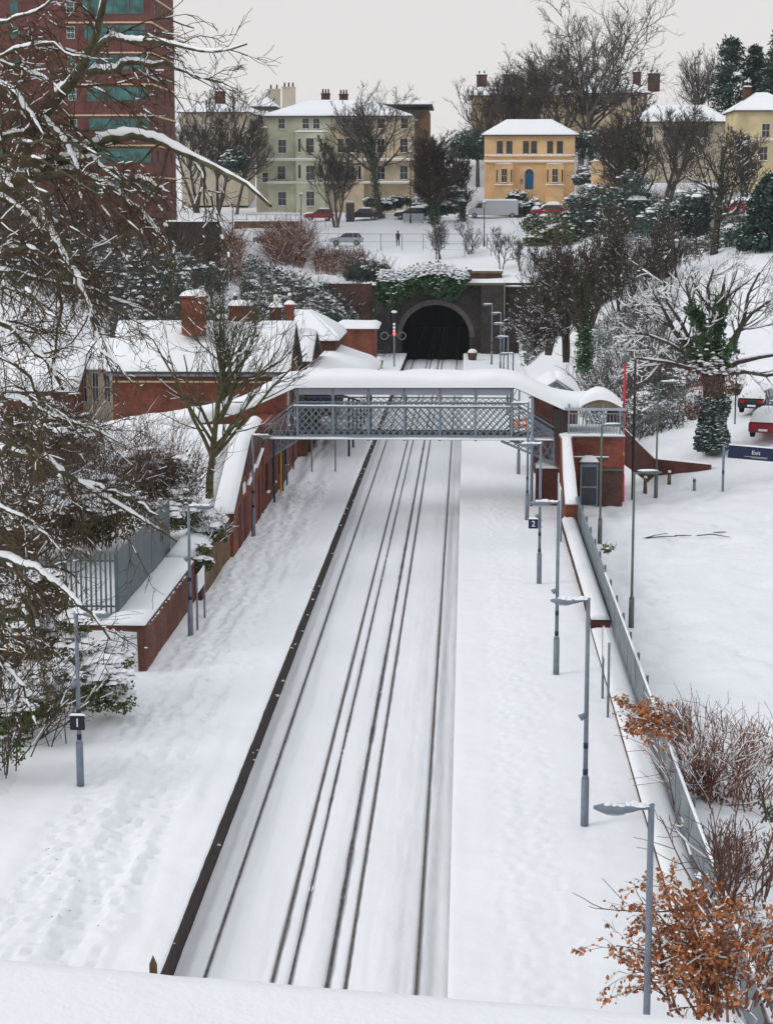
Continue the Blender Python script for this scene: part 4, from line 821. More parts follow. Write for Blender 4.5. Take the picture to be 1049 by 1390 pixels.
m = MB(); m.box(W(600, 400, YT).x, W(684, 400, YT).x + .15, YT - 1.0, YT + 1.2, ptop + .1, ptop + .35); c = m.build('parapet_coping', 'stone_olive', s)
snow_slab([(W(600, 400, YT).x, YT - 1.05, ptop + .35), (W(684, 400, YT).x + .15, YT - 1.05, ptop + .35), (W(684, 400, YT).x + .15, YT + 1.2, ptop + .35), (W(600, 400, YT).x, YT + 1.2, ptop + .35)], .35, c, over=.05)
a = W(629, 370, YT + 2.5); c = W(681, 370, YT + 2.5); m = MB(); m.box(a.x, c.x, YT + 2, YT + 2.8, 8, W(640, 371, YT + 2).z); m.build('upper_wall', 'brick_ramp', s); z_ = W(640, 371, YT + 2).z; m = MB(); m.box(a.x - .1, c.x + .1, YT + 1.9, YT + 2.9, z_, z_ + .25); m.build('upper_coping', 'stone_olive', s)
snow_slab([(a.x - .1, YT + 1.9, z_ + .25), (c.x + .1, YT + 1.9, z_ + .25), (c.x + .1, YT + 2.9, z_ + .25), (a.x - .1, YT + 2.9, z_ + .25)], .15, s, over=.02)
s = thing('cutting_wall', 'long dark brick retaining wall right of the tunnel mouth', 'wall')
a = W(685, 383, YT); c = W(925, 388, YT); z_ = W(685, 384, YT).z; m = MB(); m.box(a.x, c.x, YT - .1, YT + .35, 0, z_); m.build('wall', 'brick_portal', s); m = MB(); m.box(a.x, c.x, YT - .3, YT - .101, z_ - .5, z_ - .35); m.build('ledge', 'stone_dark', s)
snow_slab([(a.x, YT - .3, z_ - .35), (W(780, 383, YT).x, YT - .3, z_ - .35), (W(780, 383, YT).x, YT - .1, z_ - .35), (a.x, YT - .1, z_ - .35)], .12, s, over=0)
snow_slab([(a.x, YT - .1, z_), (c.x, YT - .1, z_), (c.x, YT + .35, z_), (a.x, YT + .35, z_)], .15, s, over=.02)
s = thing('wing_wall', 'brown brick wing wall left of the tunnel mouth under the ivy', 'wall')
a = W(488, 383, YT - 4); m = MB(); m.box(W(440, 400, YT).x, W(505, 400, YT).x, YT - .6, YT + .2, 0, W(500, 385, YT).z); m.build('wall', 'brick_brown', s)
# signal and bins
s = thing('railway_signal', 'colour light signal showing red beside the tunnel mouth', 'signal', (W(535, 450, 186).x, 186, .9))
zt_ = W(535, 441, 186).z - .9; m = MB(); m.cyl((0, 0, 0), (0, 0, zt_ + .2), .08, None, 8); m.build('post', 'lamp_grey', s)
m = MB(); m.box(-.25, .25, -.1, .15, zt_ - .2, zt_ + 1.2); hd = m.build('signal_head', 'iron_black', s, bevel=.05)
zr = W(534, 453, 186).z - .9; m = MB(); m.cyl((0, -.14, zr), (0, -.10, zr), .13, None, 12); m.build('red_light', 'signal_red', hd)
for k in range(3): m = MB(); m.cyl((0, -.25, zr + .3 + k * .32), (0, -.10, zr + .3 + k * .32), .13, None, 10); m.build('hood', 'snow', hd)
m = MB(); m.sphere((0, 0, zt_ + 1.25), .3, .2, .15); m.build('snow', 'snow', hd, True)
for sx_ in (-.95, .75): m = MB(); [m.cyl((sx_ + .36 * math.cos(q), -.02, zr - .2 + .36 * math.sin(q)), (sx_ + .36 * math.cos(q + .53), -.02, zr - .2 + .36 * math.sin(q + .53)), .04, None, 5) for q in np.arange(0, 6.28, .524)]; m.bar((0, 0, zr - .2), (sx_ * .6, 0, zr - .2), .05); m.build('ring', 'lamp_grey', s)
for px, py, Y, lb in ((513, 437, 184, 'grey round bin with snow lid left of the signal'), (641, 478, 194, 'small dark red tub with snow at the tunnel edge')):
    p = W(px, py, Y); s = thing('tub', lb, 'tub', (p.x, Y, .9)); m = MB(); m.cyl((0, 0, 0), (0, 0, .8), .38, .5, 12); m.build('body', 'brick_ramp' if px > 600 else 'stone_dark', s, True); m = MB(); m.sphere((0, 0, .85), .48, .48, .35); m.build('snow', 'snow', s, True)
# ------------------------------------------------------------------ car park furniture
def pole(name, label, cat, px, pyb, pyt, z, r, m_, group=None):
    p = G(px, pyb, z); t = thing(name, label, cat, (p.x, p.y, z), 0, group); h = W(px, pyt, p.y).z - z
    m = MB(); m.cyl((0, 0, -.2), (0, 0, h), r, r * .8, 10); m.build('post', m_, t, True); return t, h
for px, pb, ptp, sd, lb in ((813.5, 740, 577, 1, 'slender green grey street lamp just behind the metal fence, nearest the brick stair block'), (856, 856, 641, 1, 'tall green grey street lamp standing close to the fence in the snowy car park'), (889.5, 676, 519, 1, 'green grey street lamp between the bollards and the steps')):
    t, h = pole('street_lamp', lb, 'street lamp', px, pb, ptp, 1.0, .055, 'steel_green', 'street lamps in the car park')
    m = MB(); m.cyl((0, 0, -.1), (0, 0, 1.2), .11, .10, 10); m.cyl((0, 0, 1.2), (0, 0, 1.35), .10, .055, 10); m.build('base', 'steel_green', t, True)
    m = MB(); m.bar((0, 0, h - .05), (sd * .35, 0, h - .0), .06, .06); hd = m.build('arm', 'steel_green', t)
    m = MB(); m.sphere((sd * .65, 0, h + .0), .38, .14, .07, 10, 6); m.build('lantern', 'steel_green', hd, True); m = MB(); m.sphere((sd * .5, 0, h + .07), .4, .09, .05, 8, 5); m.build('snow', 'snow', hd, True)
t, h = pole('red_lamp_post', 'slender bright red lamp post beside the brick stair block', 'lamp post', 844, 683, 492, 1.0, .075, 'red_paint')
m = MB(); m.cyl((0, 0, -.1), (0, 0, 1.5), .11, .1, 10); m.cyl((0, 0, 1.5), (0, 0, 1.7), .1, .05, 10); m.build('base', 'red_paint', t, True)
m = MB(); m.sphere((0.05, 0, h + .2), .22, .22, .22); m.build('lamp_globe', 'steel_green', t, True); m = MB(); m.box(-.06, .06, -.14, -.11, 2.55, 2.75); m.build('plate', 'yellow_paint', t)
t, h = pole('wooden_pole', 'tall dark brown pole right of the red lamp post', 'pole', 858, 678, 487, 1.0, .085, 'pole_brown')
t, h = pole('hillside_pole', 'very tall thin brown pole among the trees on the right bank', 'pole', 910, 420, 300, 8.0, .10, 'pole_brown')
for px, pb, ht, wd, lb, mt in ((875, 672, .95, .11, 'leftmost wooden bollard in the snowy car park', 'bollard_wood'), (907.5, 664, .95, .11, 'wooden bollard with a tall snow tip before the brick ramp wall', 'bollard_wood'), (935.5, 657, .85, .11, 'rightmost wooden bollard, against the brick ramp wall', 'bollard_wood'), (941.5, 670, .85, .09, 'grey metal bollard with a dark blue band', 'lamp_grey')):
    p = G(px, pb, 1.0); t = thing('bollard', lb, 'bollard', (p.x, p.y, 1.0), 0, 'bollards in front of the brick ramp wall'); m = MB(); m.cyl((0, 0, -.1), (0, 0, ht), wd * 1.1, wd * .8, 10); m.build('post', mt, t, True)
    m = MB(); m.sphere((0, 0, ht + .02), wd * .9, wd * .9, .1, 8, 5); m.build('snow', 'snow', t, True)
    if mt == 'lamp_grey': m = MB(); m.cyl((0, 0, ht - .2), (0, 0, ht - .08), wd * .95, None, 10); m.build('band', 'blue_post', t, True)
# exit sign
p = G(980, 672, 1.0); q = W(1062, 630, p.y + 1.2); t = thing('exit_sign', 'long navy exit sign with white lettering on a pale grey post, snow along its top', 'sign', (p.x, p.y, 1.0)); zt_ = W(980, 603, p.y).z - 1.0
m = MB(); m.box(-.06, .06, -.06, .06, -.2, zt_ + .02); m.build('post', 'lamp_grey', t); m = MB(); m.box(-.062, .062, -.062, .062, 1.15, 1.35); m.build('band', 'blue_post', t)
Ls = 3.9; m = MB(); m.box(.07, Ls, -.03, .03, zt_ - .72, zt_ - .02)
pn = m.build('panel', 'sign_navy', t); pn.rotation_euler = (0, R(4.0), R(-6)); m = MB(); m.box(Ls, Ls + .12, -.06, .06, -.6, zt_ - .2); m.build('post', 'lamp_grey', t)
add_text('Exit', .30, (1.55, -.045, zt_ - .33), (R(90), 0, 0), 'sign_white', pn, .003)
m = MB(); m.box(.95, 2.2, -.036, -.031, zt_ - .56, zt_ - .545); m.box(1.3, 2.15, -.036, -.031, zt_ - .61, zt_ - .598); m.build('small_print', 'sign_white', pn)
snow_slab([(.07, -.05, zt_ - .02), (Ls, -.05, zt_ - .02), (Ls, .05, zt_ - .02), (.07, .05, zt_ - .02)], .11, pn, over=.02, res=.2, lump=.9)
# ramp wall (three stretches)
t = thing('ramp_wall', 'low dark brick ramp wall stepping down right of the stair block', 'wall')
P = [(847, 582, 615, 101.5), (888, 623, 647, 107.5), (965, 631, 655, 107.5)]
m = MB(); V = []
for px, pt, pb, Y in P:
    a = W(px, pt, Y); b_ = W(px, pb, Y); V.append((a.x, Y, a.z, b_.z - .6))
for (x0, y0, t0, b0), (x1, y1, t1, b1) in zip(V[:-1], V[1:]):
    m.add([(x0, y0, b0), (x1, y1, b1), (x1, y1 + .3, b1), (x0, y0 + .3, b0), (x0, y0, t0), (x1, y1, t1), (x1, y1 + .3, t1), (x0, y0 + .3, t0)], [(3, 2, 1, 0), (4, 5, 6, 7), (0, 1, 5, 4), (1, 2, 6, 5), (2, 3, 7, 6), (3, 0, 4, 7)])
m.build('wall', 'brick_ramp', t)
for (x0, y0, t0, b0), (x1, y1, t1, b1) in zip(V[:-1], V[1:]): snow_slab([(x0, y0, t0), (x1, y1, t1), (x1, y1 + .3, t1), (x0, y0 + .3, t0)], .10, t, over=.02, res=.25, lump=.6)
# handrails of the steps
for k, (off, lb) in enumerate(((0, 'near steel handrail rising beside the snowy steps'), (1.6, 'far steel handrail rising beside the snowy steps'))):
    t = thing('step_handrail', lb, 'handrail', (0, 0, 0), 0, 'handrails of the snowy steps'); pts = [W(850, 592 - off * 7, 102 + off), W(868, 574 - off * 8, 104 + off), W(905, 553 - off * 8, 108 + off), W(940, 528 - off * 8, 112 + off)]
    m = MB(); 
    for a, b_ in zip(pts[:-1], pts[1:]): m.cyl(a, b_, .025, None, 6); m.cyl(a - Vector((0, 0, .45)), b_ - Vector((0, 0, .45)), .02, None, 6)
    m.build('rail', 'steel_green', t)
    for i in range(3):
        for f in (0, .5):
            a = pts[i].lerp(pts[i + 1], f); m = MB(); m.cyl(a - Vector((0, 0, 1.0)), a, .025, None, 6); m.build('post', 'steel_green', t)
t = thing('fallen_branch', 'thin dark twigs lying across the car park snow', 'branch'); rr = np.random.RandomState(5); m = MB()
for a_, b_ in (((872, 731), (918, 728)), ((915, 727), (938, 727)), ((945, 727), (990, 729)), ((968, 723), (985, 722)), ((872, 731), (905, 724))):
    p = G(*a_, 1.03); q = G(*b_, 1.05); mid = (p + q) / 2 + Vector((0, rr.normal(0, .2), .02)); m.cyl(p, mid, .025, .03, 5); m.cyl(mid, q, .03, .015, 5)
m.build('twig', 'bark_dark', t)
# ------------------------------------------------------------------ vehicles
def car(label, x, y, z, rz, paint, kind='hatch', L_=4.2, group=None, snow=.16, sn_side=False):
    t = thing('parked_car' if kind != 'van' else 'parked_van', label, 'car' if kind != 'van' else 'van', (x, y, z), rz, group); wd = 1.72 if kind != 'van' else 1.95; H = 1.45 if kind != 'van' else 2.15; h2 = wd / 2
    if kind == 'van': body = [(-L_ / 2, .35), (-L_ / 2, 1.9), (-L_ / 2 + .1, H), (L_ / 2 - 1.3, H), (L_ / 2 - .75, 1.35), (L_ / 2 - .05, 1.05), (L_ / 2, .35)]
    else: body = [(-L_ / 2, .35), (-L_ / 2 - .02, .75), (-L_ / 2 + .1, .95), (L_ / 2 - 1.15, .95), (L_ / 2 - .15, .82), (L_ / 2, .6), (L_ / 2, .35)]
    m = MB(); m.prism(body, 'y', -h2, h2); bd = m.build('body', paint, t, bevel=.05)
    if kind == 'van': pts_ = None
    else:
        r0 = -L_ / 2 + (.12 if kind != 'saloon' else .7); cab = [(r0, .94), (r0 + .3, H - .03), (r0 + .6, H), (L_ / 2 - 2.1, H), (L_ / 2 - 1.75, H - .05), (L_ / 2 - 1.15, .94)]
        n = len(cab); k = .16; vs = [(px, -h2 + (.03 if pz < 1 else k), pz) for px, pz in cab] + [(px, h2 - (.03 if pz < 1 else k), pz) for px, pz in cab]
        m = MB(); m.add(vs, [(i, (i + 1) % n, n + (i + 1) % n, n + i) for i in range(n)] + [tuple(range(n))[::-1], tuple(range(n, 2 * n))]); m.build('cabin_glass', 'glass_car', t, bevel=.03)
        m = MB(); m.prism([(r0 + .33, H - .02), (r0 + .6, H + .015), (L_ / 2 - 2.1, H + .015), (L_ / 2 - 1.85, H - .02)], 'y', -h2 + k - .02, h2 - k + .02); m.build('roof', paint, t)
        m = MB()
        for s_ in (-1, 1):
            for px in (r0 + .45, (r0 + L_ / 2 - 1.9) / 2 + .1): m.bar((px - .05, s_ * (h2 - .035), .96), (px, s_ * (h2 - k + .012), H - .03), .07, .03)
        m.build('pillar', paint, t)
    for sx_ in (-L_ / 2 + .75, L_ / 2 - .8):
        for s_ in (-1, 1):
            wh = MB(); wh.cyl((sx_, s_ * (h2 - .19), .31), (sx_, s_ * (h2 + .015), .31), .31, None, 16); wo_ = wh.build('wheel', 'tyre', t, True); wh = MB(); wh.cyl((sx_, s_ * (h2 + .016), .31), (sx_, s_ * (h2 + .03), .31), .19, None, 12); wh.build('rim', 'rim', wo_)
    for s_ in (-1, 1):
        m = MB(); m.box(-L_ / 2 - .035, -L_ / 2 + .05, s_ * (h2 - .3) - .12, s_ * (h2 - .3) + .12, .68, .86); m.build('tail_light', 'lamp_red', t)
        m = MB(); m.box(L_ / 2 - .06, L_ / 2 + .02, s_ * (h2 - .3) - .14, s_ * (h2 - .3) + .14, .58, .72); m.build('headlight', 'lamp_lens', t)
    m = MB(); m.box(-L_ / 2 - .03, -L_ / 2, -.26, .26, .45, .57); m.build('number_plate', 'sign_white', t)
    if kind == 'van':
        for s_ in (-1, 1): m = MB(); m.prism([(L_ / 2 - 1.75, 1.25), (L_ / 2 - 1.75, 1.85), (L_ / 2 - 1.25, 1.85), (L_ / 2 - .85, 1.25)], 'y', s_ * (h2 + .005) - .004, s_ * (h2 + .005) + .004); m.build('side_window', 'glass_car', t)
        snow_slab([(-L_ / 2, -h2, H), (L_ / 2 - 1.3, -h2, H), (L_ / 2 - 1.3, h2, H), (-L_ / 2, h2, H)], snow + .05, t, over=.02)
    elif snow:
        snow_slab([(r0 + .3, -h2 + k, H), (L_ / 2 - 1.95, -h2 + k, H), (L_ / 2 - 1.95, h2 - k, H), (r0 + .3, h2 - k, H)], snow, t, over=.05, res=.2)
        snow_slab([(L_ / 2 - 1.2, -h2 + .08, .96), (L_ / 2 - .1, -h2 + .08, .84), (L_ / 2 - .1, h2 - .08, .84), (L_ / 2 - 1.2, h2 - .08, .96)], snow, t, over=.02, res=.2)
        snow_slab([(L_ / 2 - 1.95, -h2 + .2, H - .04), (L_ / 2 - 1.2, -h2 + .1, .97), (L_ / 2 - 1.2, h2 - .1, .97), (L_ / 2 - 1.95, h2 - .2, H - .04)], snow * .6, t, over=.0, res=.2)
        if sn_side: snow_slab([(-L_ / 2 + .02, -h2 + .08, .97), (r0 + .32, -h2 + .2, H), (r0 + .32, h2 - .2, H), (-L_ / 2 + .02, h2 - .08, .97)], snow * 1.2, t, over=.03, res=.2)
    return t
def car_at(label, px, Y, rz, *a, **k): p = W(px, 300, Y); return car(label, p.x, Y, gz(p.x, Y) + .05, R(rz), *a, **k)
gq = 'cars parked along the upper street'
car_at('red hatchback with a snowy roof parked on the upper street below the green house', 433, 243, 180, 'car_red', L_=3.7, group=gq)
car_at('black saloon under snow parked between the red car and the ivy trunked tree', 492, 244, 180, 'car_black', 'saloon', group=gq)
car_at('black car beneath a snow cap right of the ivy trunked tree', 558, 245, 175, 'car_black', group=gq, snow=.22)
car_at('teal car half hidden behind the dark dense tree', 582, 248, 0, 'car_teal', group=gq)
car_at('white van under deep snow parked beneath the orange house', 669, 247, 180, 'car_white', 'van', L_=6.3)
car_at('red car buried in thick snow to the right of the white van', 742, 246, 180, 'car_red', group=gq, snow=.42, sn_side=True)
car_at('red car beside snowy mound high on the right hand street', 996, 215, 200, 'car_red', group=gq, snow=.35)
car_at('blue grey estate car parked on the lower street at the left', 370, 225, 180, 'car_blue', L_=4.5, snow=.14)
car_at('silver car under snow on the lower street behind the mesh fence', 470, 224, 180, 'car_silver', 'hatch', L_=3.9, snow=.18)
for px, py, Y, pt, lb in ((1046, 583, 113, 'car_maroon', 'snow covered dark red car seen from behind, at the right edge'), (1030, 556, 119, 'car_black', 'snow covered black car parked behind the dark red one at the right edge')):
    p = W(px, py, Y); car(lb, p.x, Y, gz(p.x, Y) - .03, R(68), pt, group='cars at the right edge of the car park', snow=.3, sn_side=True)
# skip / signboard on the upper street
p = W(561, 290, 240); t = thing('panel_board', 'plain pale grey board standing in front of the black car', 'board', (p.x, 240, gz(p.x, 240))); m = MB(); m.box(-1.3, 1.3, 0, .1, .1, 1.1); m.build('board', 'lamp_lens', t)
for s_ in (-1, 1): m = MB(); m.box(s_ * 1.1 - .05, s_ * 1.1 + .05, .11, .2, -.2, 1.1); m.build('leg', 'lamp_grey', t)
# person on the lower street
p = W(540, 338, 223); z0 = gz(p.x, 223); t = thing('person', 'person in dark clothes walking along the snowy lower street', 'person', (p.x, 223, z0), R(100))
def skinned(name, verts, edges, radii, m_, parent):
    me = bpy.data.meshes.new(name); me.from_pydata(verts, edges, []); me.update(); o = bpy.data.objects.new(name, me); col.objects.link(o)
    o.modifiers.new('s', 'SKIN'); o.modifiers.new('u', 'SUBSURF').levels = 1; o.modifiers['u'].render_levels = 2
    for i, r in enumerate(radii): me.skin_vertices[0].data[i].radius = (r, r)
    me.skin_vertices[0].data[0].use_root = True; me.materials.append(M[m_]); o.parent = parent
    dg = bpy.context.evaluated_depsgraph_get(); me2 = bpy.data.meshes.new_from_object(o.evaluated_get(dg)); me2.name = name; o.modifiers.clear(); o.data = me2
    for q in me2.polygons: q.use_smooth = True
    return o
PV = [(0, 0, .92), (0, 0, 1.15), (0.02, 0, 1.4), (.03, 0, 1.5), (.05, 0, 1.62), (.05, 0, 1.72), (0, .1, .88), (.14, .11, .5), (.05, .11, .08), (.2, .11, .04), (0, -.1, .88), (-.08, -.11, .5), (-.3, -.11, .12), (-.18, -.11, .04), (.02, .2, 1.38), (-.06, .24, 1.12), (.1, .24, .9), (.02, -.2, 1.38), (.1, -.24, 1.12), (.28, -.22, .95)]
PE = [(0, 1), (1, 2), (2, 3), (3, 4), (4, 5), (0, 6), (6, 7), (7, 8), (8, 9), (0, 10), (10, 11), (11, 12), (12, 13), (2, 14), (14, 15), (15, 16), (2, 17), (17, 18), (18, 19)]
skinned('body', PV, PE, [.15, .14, .15, .06, .095, .08, .1, .075, .05, .045, .1, .075, .05, .045, .07, .05, .035, .07, .05, .035], 'coat_dark', t)
m = MB(); m.sphere((.05, 0, 1.7), .11, .1, .1, 10, 6); m.build('hat', 'iron_black', t, True)
# street furniture on the hill
def vict_lamp(px, Y, pyt, label):
    p = W(px, 300, Y); z0 = gz(p.x, Y); zt_ = W(px, pyt, Y).z; h = zt_ - z0; t = thing('heritage_lamp', label, 'street lamp', (p.x, Y, z0 - .1), 0, 'heritage lamps on the hill streets')
    m = MB(); m.cyl((0, 0, 0), (0, 0, 1), .11, .08, 8); m.cyl((0, 0, 1), (0, 0, h - .6), .06, .045, 8); m.sphere((0, 0, h * .45), .09, .09, .12, 8, 5); m.build('post', 'iron_black', t, True)
    m = MB(); m.cyl((0, 0, h - .6), (0, 0, h - .15), .09, .2, 6); m.build('lantern', 'lamp_lens', t); m = MB(); m.cyl((0, 0, h - .15), (0, 0, h + .08), .24, .03, 6); m.build('lantern_cap', 'iron_black', t)
    m = MB(); m.sphere((0, 0, h + .02), .22, .22, .14, 8, 5); m.build('snow', 'snow', t, True)
vict_lamp(657, 222, 273, 'black heritage lamp on the slope below the white van'); vict_lamp(409, 222, 262, 'black heritage lamp right of the blue grey estate car'); vict_lamp(316, 214, 275, 'heritage lamp at the left end of the lower street')
vict_lamp(918, 170, 325, 'heritage lamp on the right bank near the very tall pole'); vict_lamp(492 + 65, 240, 205, 'tall slim lamp beside the ivy trunked tree')
p = G(996, 602, 1.6); t, h = pole('thin_lamp_post', 'thin black lamp post between the ivy clad trunk and the snowy cars', 'lamp post', 996, 601, 478, 2.3, .045, 'iron_black'); m = MB(); m.sphere((0, 0, h), .2, .2, .2); m.build('lantern', 'iron_black', t, True)
def mesh_fence(label, p_list, H, step=2.5):
    t = thing('mesh_fence', label, 'fence'); m = MB(); pr_ = None; n = 0
    for (x, y) in p_list:
        z = gz(x, y); q = MB(); q.cyl((x, y, z - .1), (x, y, z + H), .035, None, 5); q.build('post', 'steel_green', t)
        if pr_: m.cyl(pr_, (x, y, z + H), .02, None, 4); m.cyl((pr_[0], pr_[1], pr_[2] - H / 2), (x, y, z + H / 2), .012, None, 4)
        pr_ = (x, y, z + H)
    m.build('wire', 'steel_green', t)
xs0_ = W(345, 330, 219).x; mesh_fence('thin mesh fence on posts along the lower street', [(xs0_ + k * 2.4, 219) for k in range(13)], 1.7)
mesh_fence('mesh fence along the slope above the tunnel and cutting wall', [(W(595, 330, 214).x + k * 2.9, 214 - k * .1) for k in range(10)], 1.3)
p0 = W(335, 300, 238); p1 = W(455, 300, 238); mesh_fence('dark railing beside the red hatchback on the upper street', [(p0.x + k * (p1.x - p0.x) / 9, 238) for k in range(10)], 1.5)
t = thing('street_wall', 'low brown wall along the upper street left of the red car', 'wall'); a = W(318, 290, 237); c = W(404, 290, 237); z_ = gz(a.x, 237); m = MB(); m.box(a.x, c.x, 237, 237.4, z_ - .5, z_ + .9); m.build('wall', 'brick_buff', t); snow_slab([(a.x, 237, z_ + .9), (c.x, 237, z_ + .9), (c.x, 237.4, z_ + .9), (a.x, 237.4, z_ + .9)], .12, t)
p = W(517 - 42, 285, 241); t = thing('phone_kiosk', 'narrow red framed kiosk between the parked cars', 'kiosk', (p.x, 241, gz(p.x, 241))); m = MB(); [m.box(a_, a_ + .08, b_, b_ + .08, 0, 2.3) for a_ in (-.5, .42) for b_ in (0, .8)]; m.box(-.5, .5, 0, .88, 2.3, 2.45); m.build('frame', 'car_maroon', t); m = MB(); m.box(-.42, .42, .03, .85, .05, 2.28); m.build('glazing', 'glass_dark', t); snow_slab([(-.5, 0, 2.45), (.5, 0, 2.45), (.5, .88, 2.45), (-.5, .88, 2.45)], .2, t, res=.2)
# ------------------------------------------------------------------ tower block
s = thing('office_tower', 'dark red brick office tower with bands of green glass windows', 'building'); YO = 205.
xr = W(208, 200, YO).x; x0 = W(-160, 200, YO).x; ztop = 46
m = MB(); m.box(x0, xr, YO, YO + 16, 10, ztop); m.build('wall', 'brick_tower', s)
rows = [9, 44, 85, 128, 170, 211, 254]
for r_ in [-33] + rows:
    z = W(160, r_, YO).z; zb_ = W(160, r_ - 12.5, YO).z
    m = MB(); m.box(W(92, 100, YO).x, xr + .12, YO - .12, YO - .005, zb_ - .0, zb_ + .16); m.box(xr + .005, xr + .12, YO, YO + 16, zb_, zb_ + .16); m.build('string_course', 'trim_cream', s)
    for i in range(4):
        xc = W(130.5 + i * 20.6 + (253 - r_) * -.03 + 2, 100, YO).x
        f = MB(); hw = 1.6 / 2; hh = .74
        f.box(xc - hw, xc - hw + .06, YO - .05, YO - .004, z - hh, z + hh); f.box(xc + hw - .06, xc + hw, YO - .05, YO - .004, z - hh, z + hh); f.box(xc - hw + .06, xc + hw - .06, YO - .05, YO - .004, z + hh - .06, z + hh); f.box(xc - hw + .06, xc + hw - .06, YO - .05, YO - .004, z - hh, z - hh + .06)
        f = f.build('window', 'steel_green', s); q = MB(); q.box(xc - hw + .06, xc + hw - .06, YO - .03, YO - .004, z - hh + .06, z + hh - .06); q.build('pane', 'glass_green', f)
    for px in (98, 22, -5): windows(s, 'y', [(W(px, 100, YO).x, YO, z)], .75, 1.15, frame='trim_white' if px == 98 else 'steel_green', pane='glass_green', sill=False)
    windows(s, 'x', [(xr, YO + y, z) for y in (3, 8, 12.5)], .8, 1.1, frame='brick_brown', sill=False)
s = thing('garden_wall', 'dark brick retaining wall at the foot of the office tower', 'wall'); a = W(226, 320, 196); c = W(298, 320, 196); m = MB(); m.box(a.x, c.x, 196, 196.5, 6, W(250, 301, 196).z); m.build('wall', 'brick_portal', s); z_ = W(250, 301, 196).z; snow_slab([(a.x, 196, z_), (c.x, 196, z_), (c.x, 196.5, z_), (a.x, 196.5, z_)], .15, s)
# ------------------------------------------------------------------ villas on the hill
def hip_roof(parent, x0, x1, y0, y1, ze, zr, inset, th=.22, ov=.45, m_='slate', inset2=None):
    yc = (y0 + y1) / 2; A = [(x0 - ov, y0 - ov, ze), (x1 + ov, y0 - ov, ze), (x1 + ov, y1 + ov, ze), (x0 - ov, y1 + ov, ze), (x0 + inset, yc, zr), (x1 - (inset2 if inset2 is not None else inset), yc, zr)]
    m = MB(); m.add(A, [(0, 1, 5, 4), (2, 3, 4, 5), (1, 2, 5), (3, 0, 4), (3, 2, 1, 0)]); m.box(x0 - ov, x1 + ov, y0 - ov - .06, y0 - ov - .002, ze - .12, ze + .03); r = m.build('roof', m_, parent)
    V = []; sn = MB(); up = lambda p, d=th: (p[0], p[1], p[2] + d); B = [up(p) for p in A]
    for q in ([0, 1, 5, 4], [3, 2, 5, 4]): snow_slab([A[i] for i in q], th, r, over=.02, res=.6)
    for q in ([1, 2, 5], [0, 3, 4]): sn = MB(); sn.add([up(A[i], .02) for i in q] + [up(A[i], .05 + th * .6) for i in q], [(0, 1, 2), (3, 4, 5), (0, 1, 4, 3), (1, 2, 5, 4), (2, 0, 3, 5)]); sn.build('snow', 'snow', r)
    return r
def WX(px, Y): return W(px, 200, Y).x
def WZ(py, Y): return W(550, py, Y).z
# orange villa
s = thing('orange_villa', 'small orange rendered villa with blue arched door and snowy hipped roof', 'house'); Y = 256.; x0, x1 = WX(658, Y), WX(780, Y); ze = WZ(183.5, Y)
m = MB(); m.box(x0, x1, Y, Y + 9, 14.5, ze); m.build('wall', 'render_orange', s)
hip_roof(s, x0, x1, Y, Y + 9, ze, WZ(163, Y + 4), 3.0, .2)
kx = (x1 - x0) / (918 - 115.); X_ = lambda u: x0 + (u - 115) * kx
def zz_(v): return WZ(150 + v * .1525, Y)
windows(s, 'y', [(X_(u), Y, zz_(333)) for u in (247, 333, 481, 552, 696, 783)], .72, 1.65, frame='stone_dark', fw=.03, depth=.03)
for v, e_ in ((402, .25), (455, .32)):
    m = MB(); m.box(x0 - .1 + (0 if v > 420 else .6), x1 + .1 - (0 if v > 420 else .7), Y - e_, Y - .006, zz_(v) - .15, zz_(v)); c = m.build('string_course', 'trim_orange', s); snow_slab([(x0 - .1, Y - e_, zz_(v)), (x1 + .1, Y - e_, zz_(v)), (x1 + .1, Y, zz_(v)), (x0 - .1, Y, zz_(v))], .16, c, over=0, res=.5)
for u in (288, 740):
    m = MB(); m.box(X_(u) - 1.15, X_(u) + 1.15, Y - .9, Y - .001, 14.5, zz_(480)); by = m.build('bay', 'render_orange', s)
    windows(s, 'y', [(X_(u), Y - .9, zz_(582))], .72, 1.75, frame='trim_orange'); windows(s, 'y', [(X_(u) + d, Y - .9, zz_(582)) for d in (-.95, .95)], .2, 1.6, frame='trim_orange', bars=False, sill=False)
    snow_slab([(X_(u) - 1.2, Y - 1.0, zz_(480)), (X_(u) + 1.2, Y - 1.0, zz_(480)), (X_(u) + 1.2, Y, zz_(480)), (X_(u) - 1.2, Y, zz_(480))], .12, by, over=0); snow_slab([(X_(u) - 1.3, Y - 1.1, zz_(665)), (X_(u) + 1.3, Y - 1.1, zz_(665)), (X_(u) + 1.3, Y - .92, zz_(665)), (X_(u) - 1.3, Y - .92, zz_(665))], .14, by, over=0)
xc = X_(513); zb_, zt_ = zz_(700), zz_(555); ar = [(xc + .55, zb_), ] + [(xc + .55 * math.cos(math.pi * i / 10), zt_ + .5 * math.sin(math.pi * i / 10)) for i in range(11)] + [(xc - .55, zb_)]
m = MB(); m.prism(ar, 'y', Y - .06, Y - .004); m.build('door', 'door_blue', s)
a2 = [(xc + .78 * math.cos(math.pi * i / 10), zt_ + .72 * math.sin(math.pi * i / 10)) for i in range(11)]; a1 = [(xc + .56 * math.cos(math.pi * i / 10), zt_ + .51 * math.sin(math.pi * i / 10)) for i in range(11)]
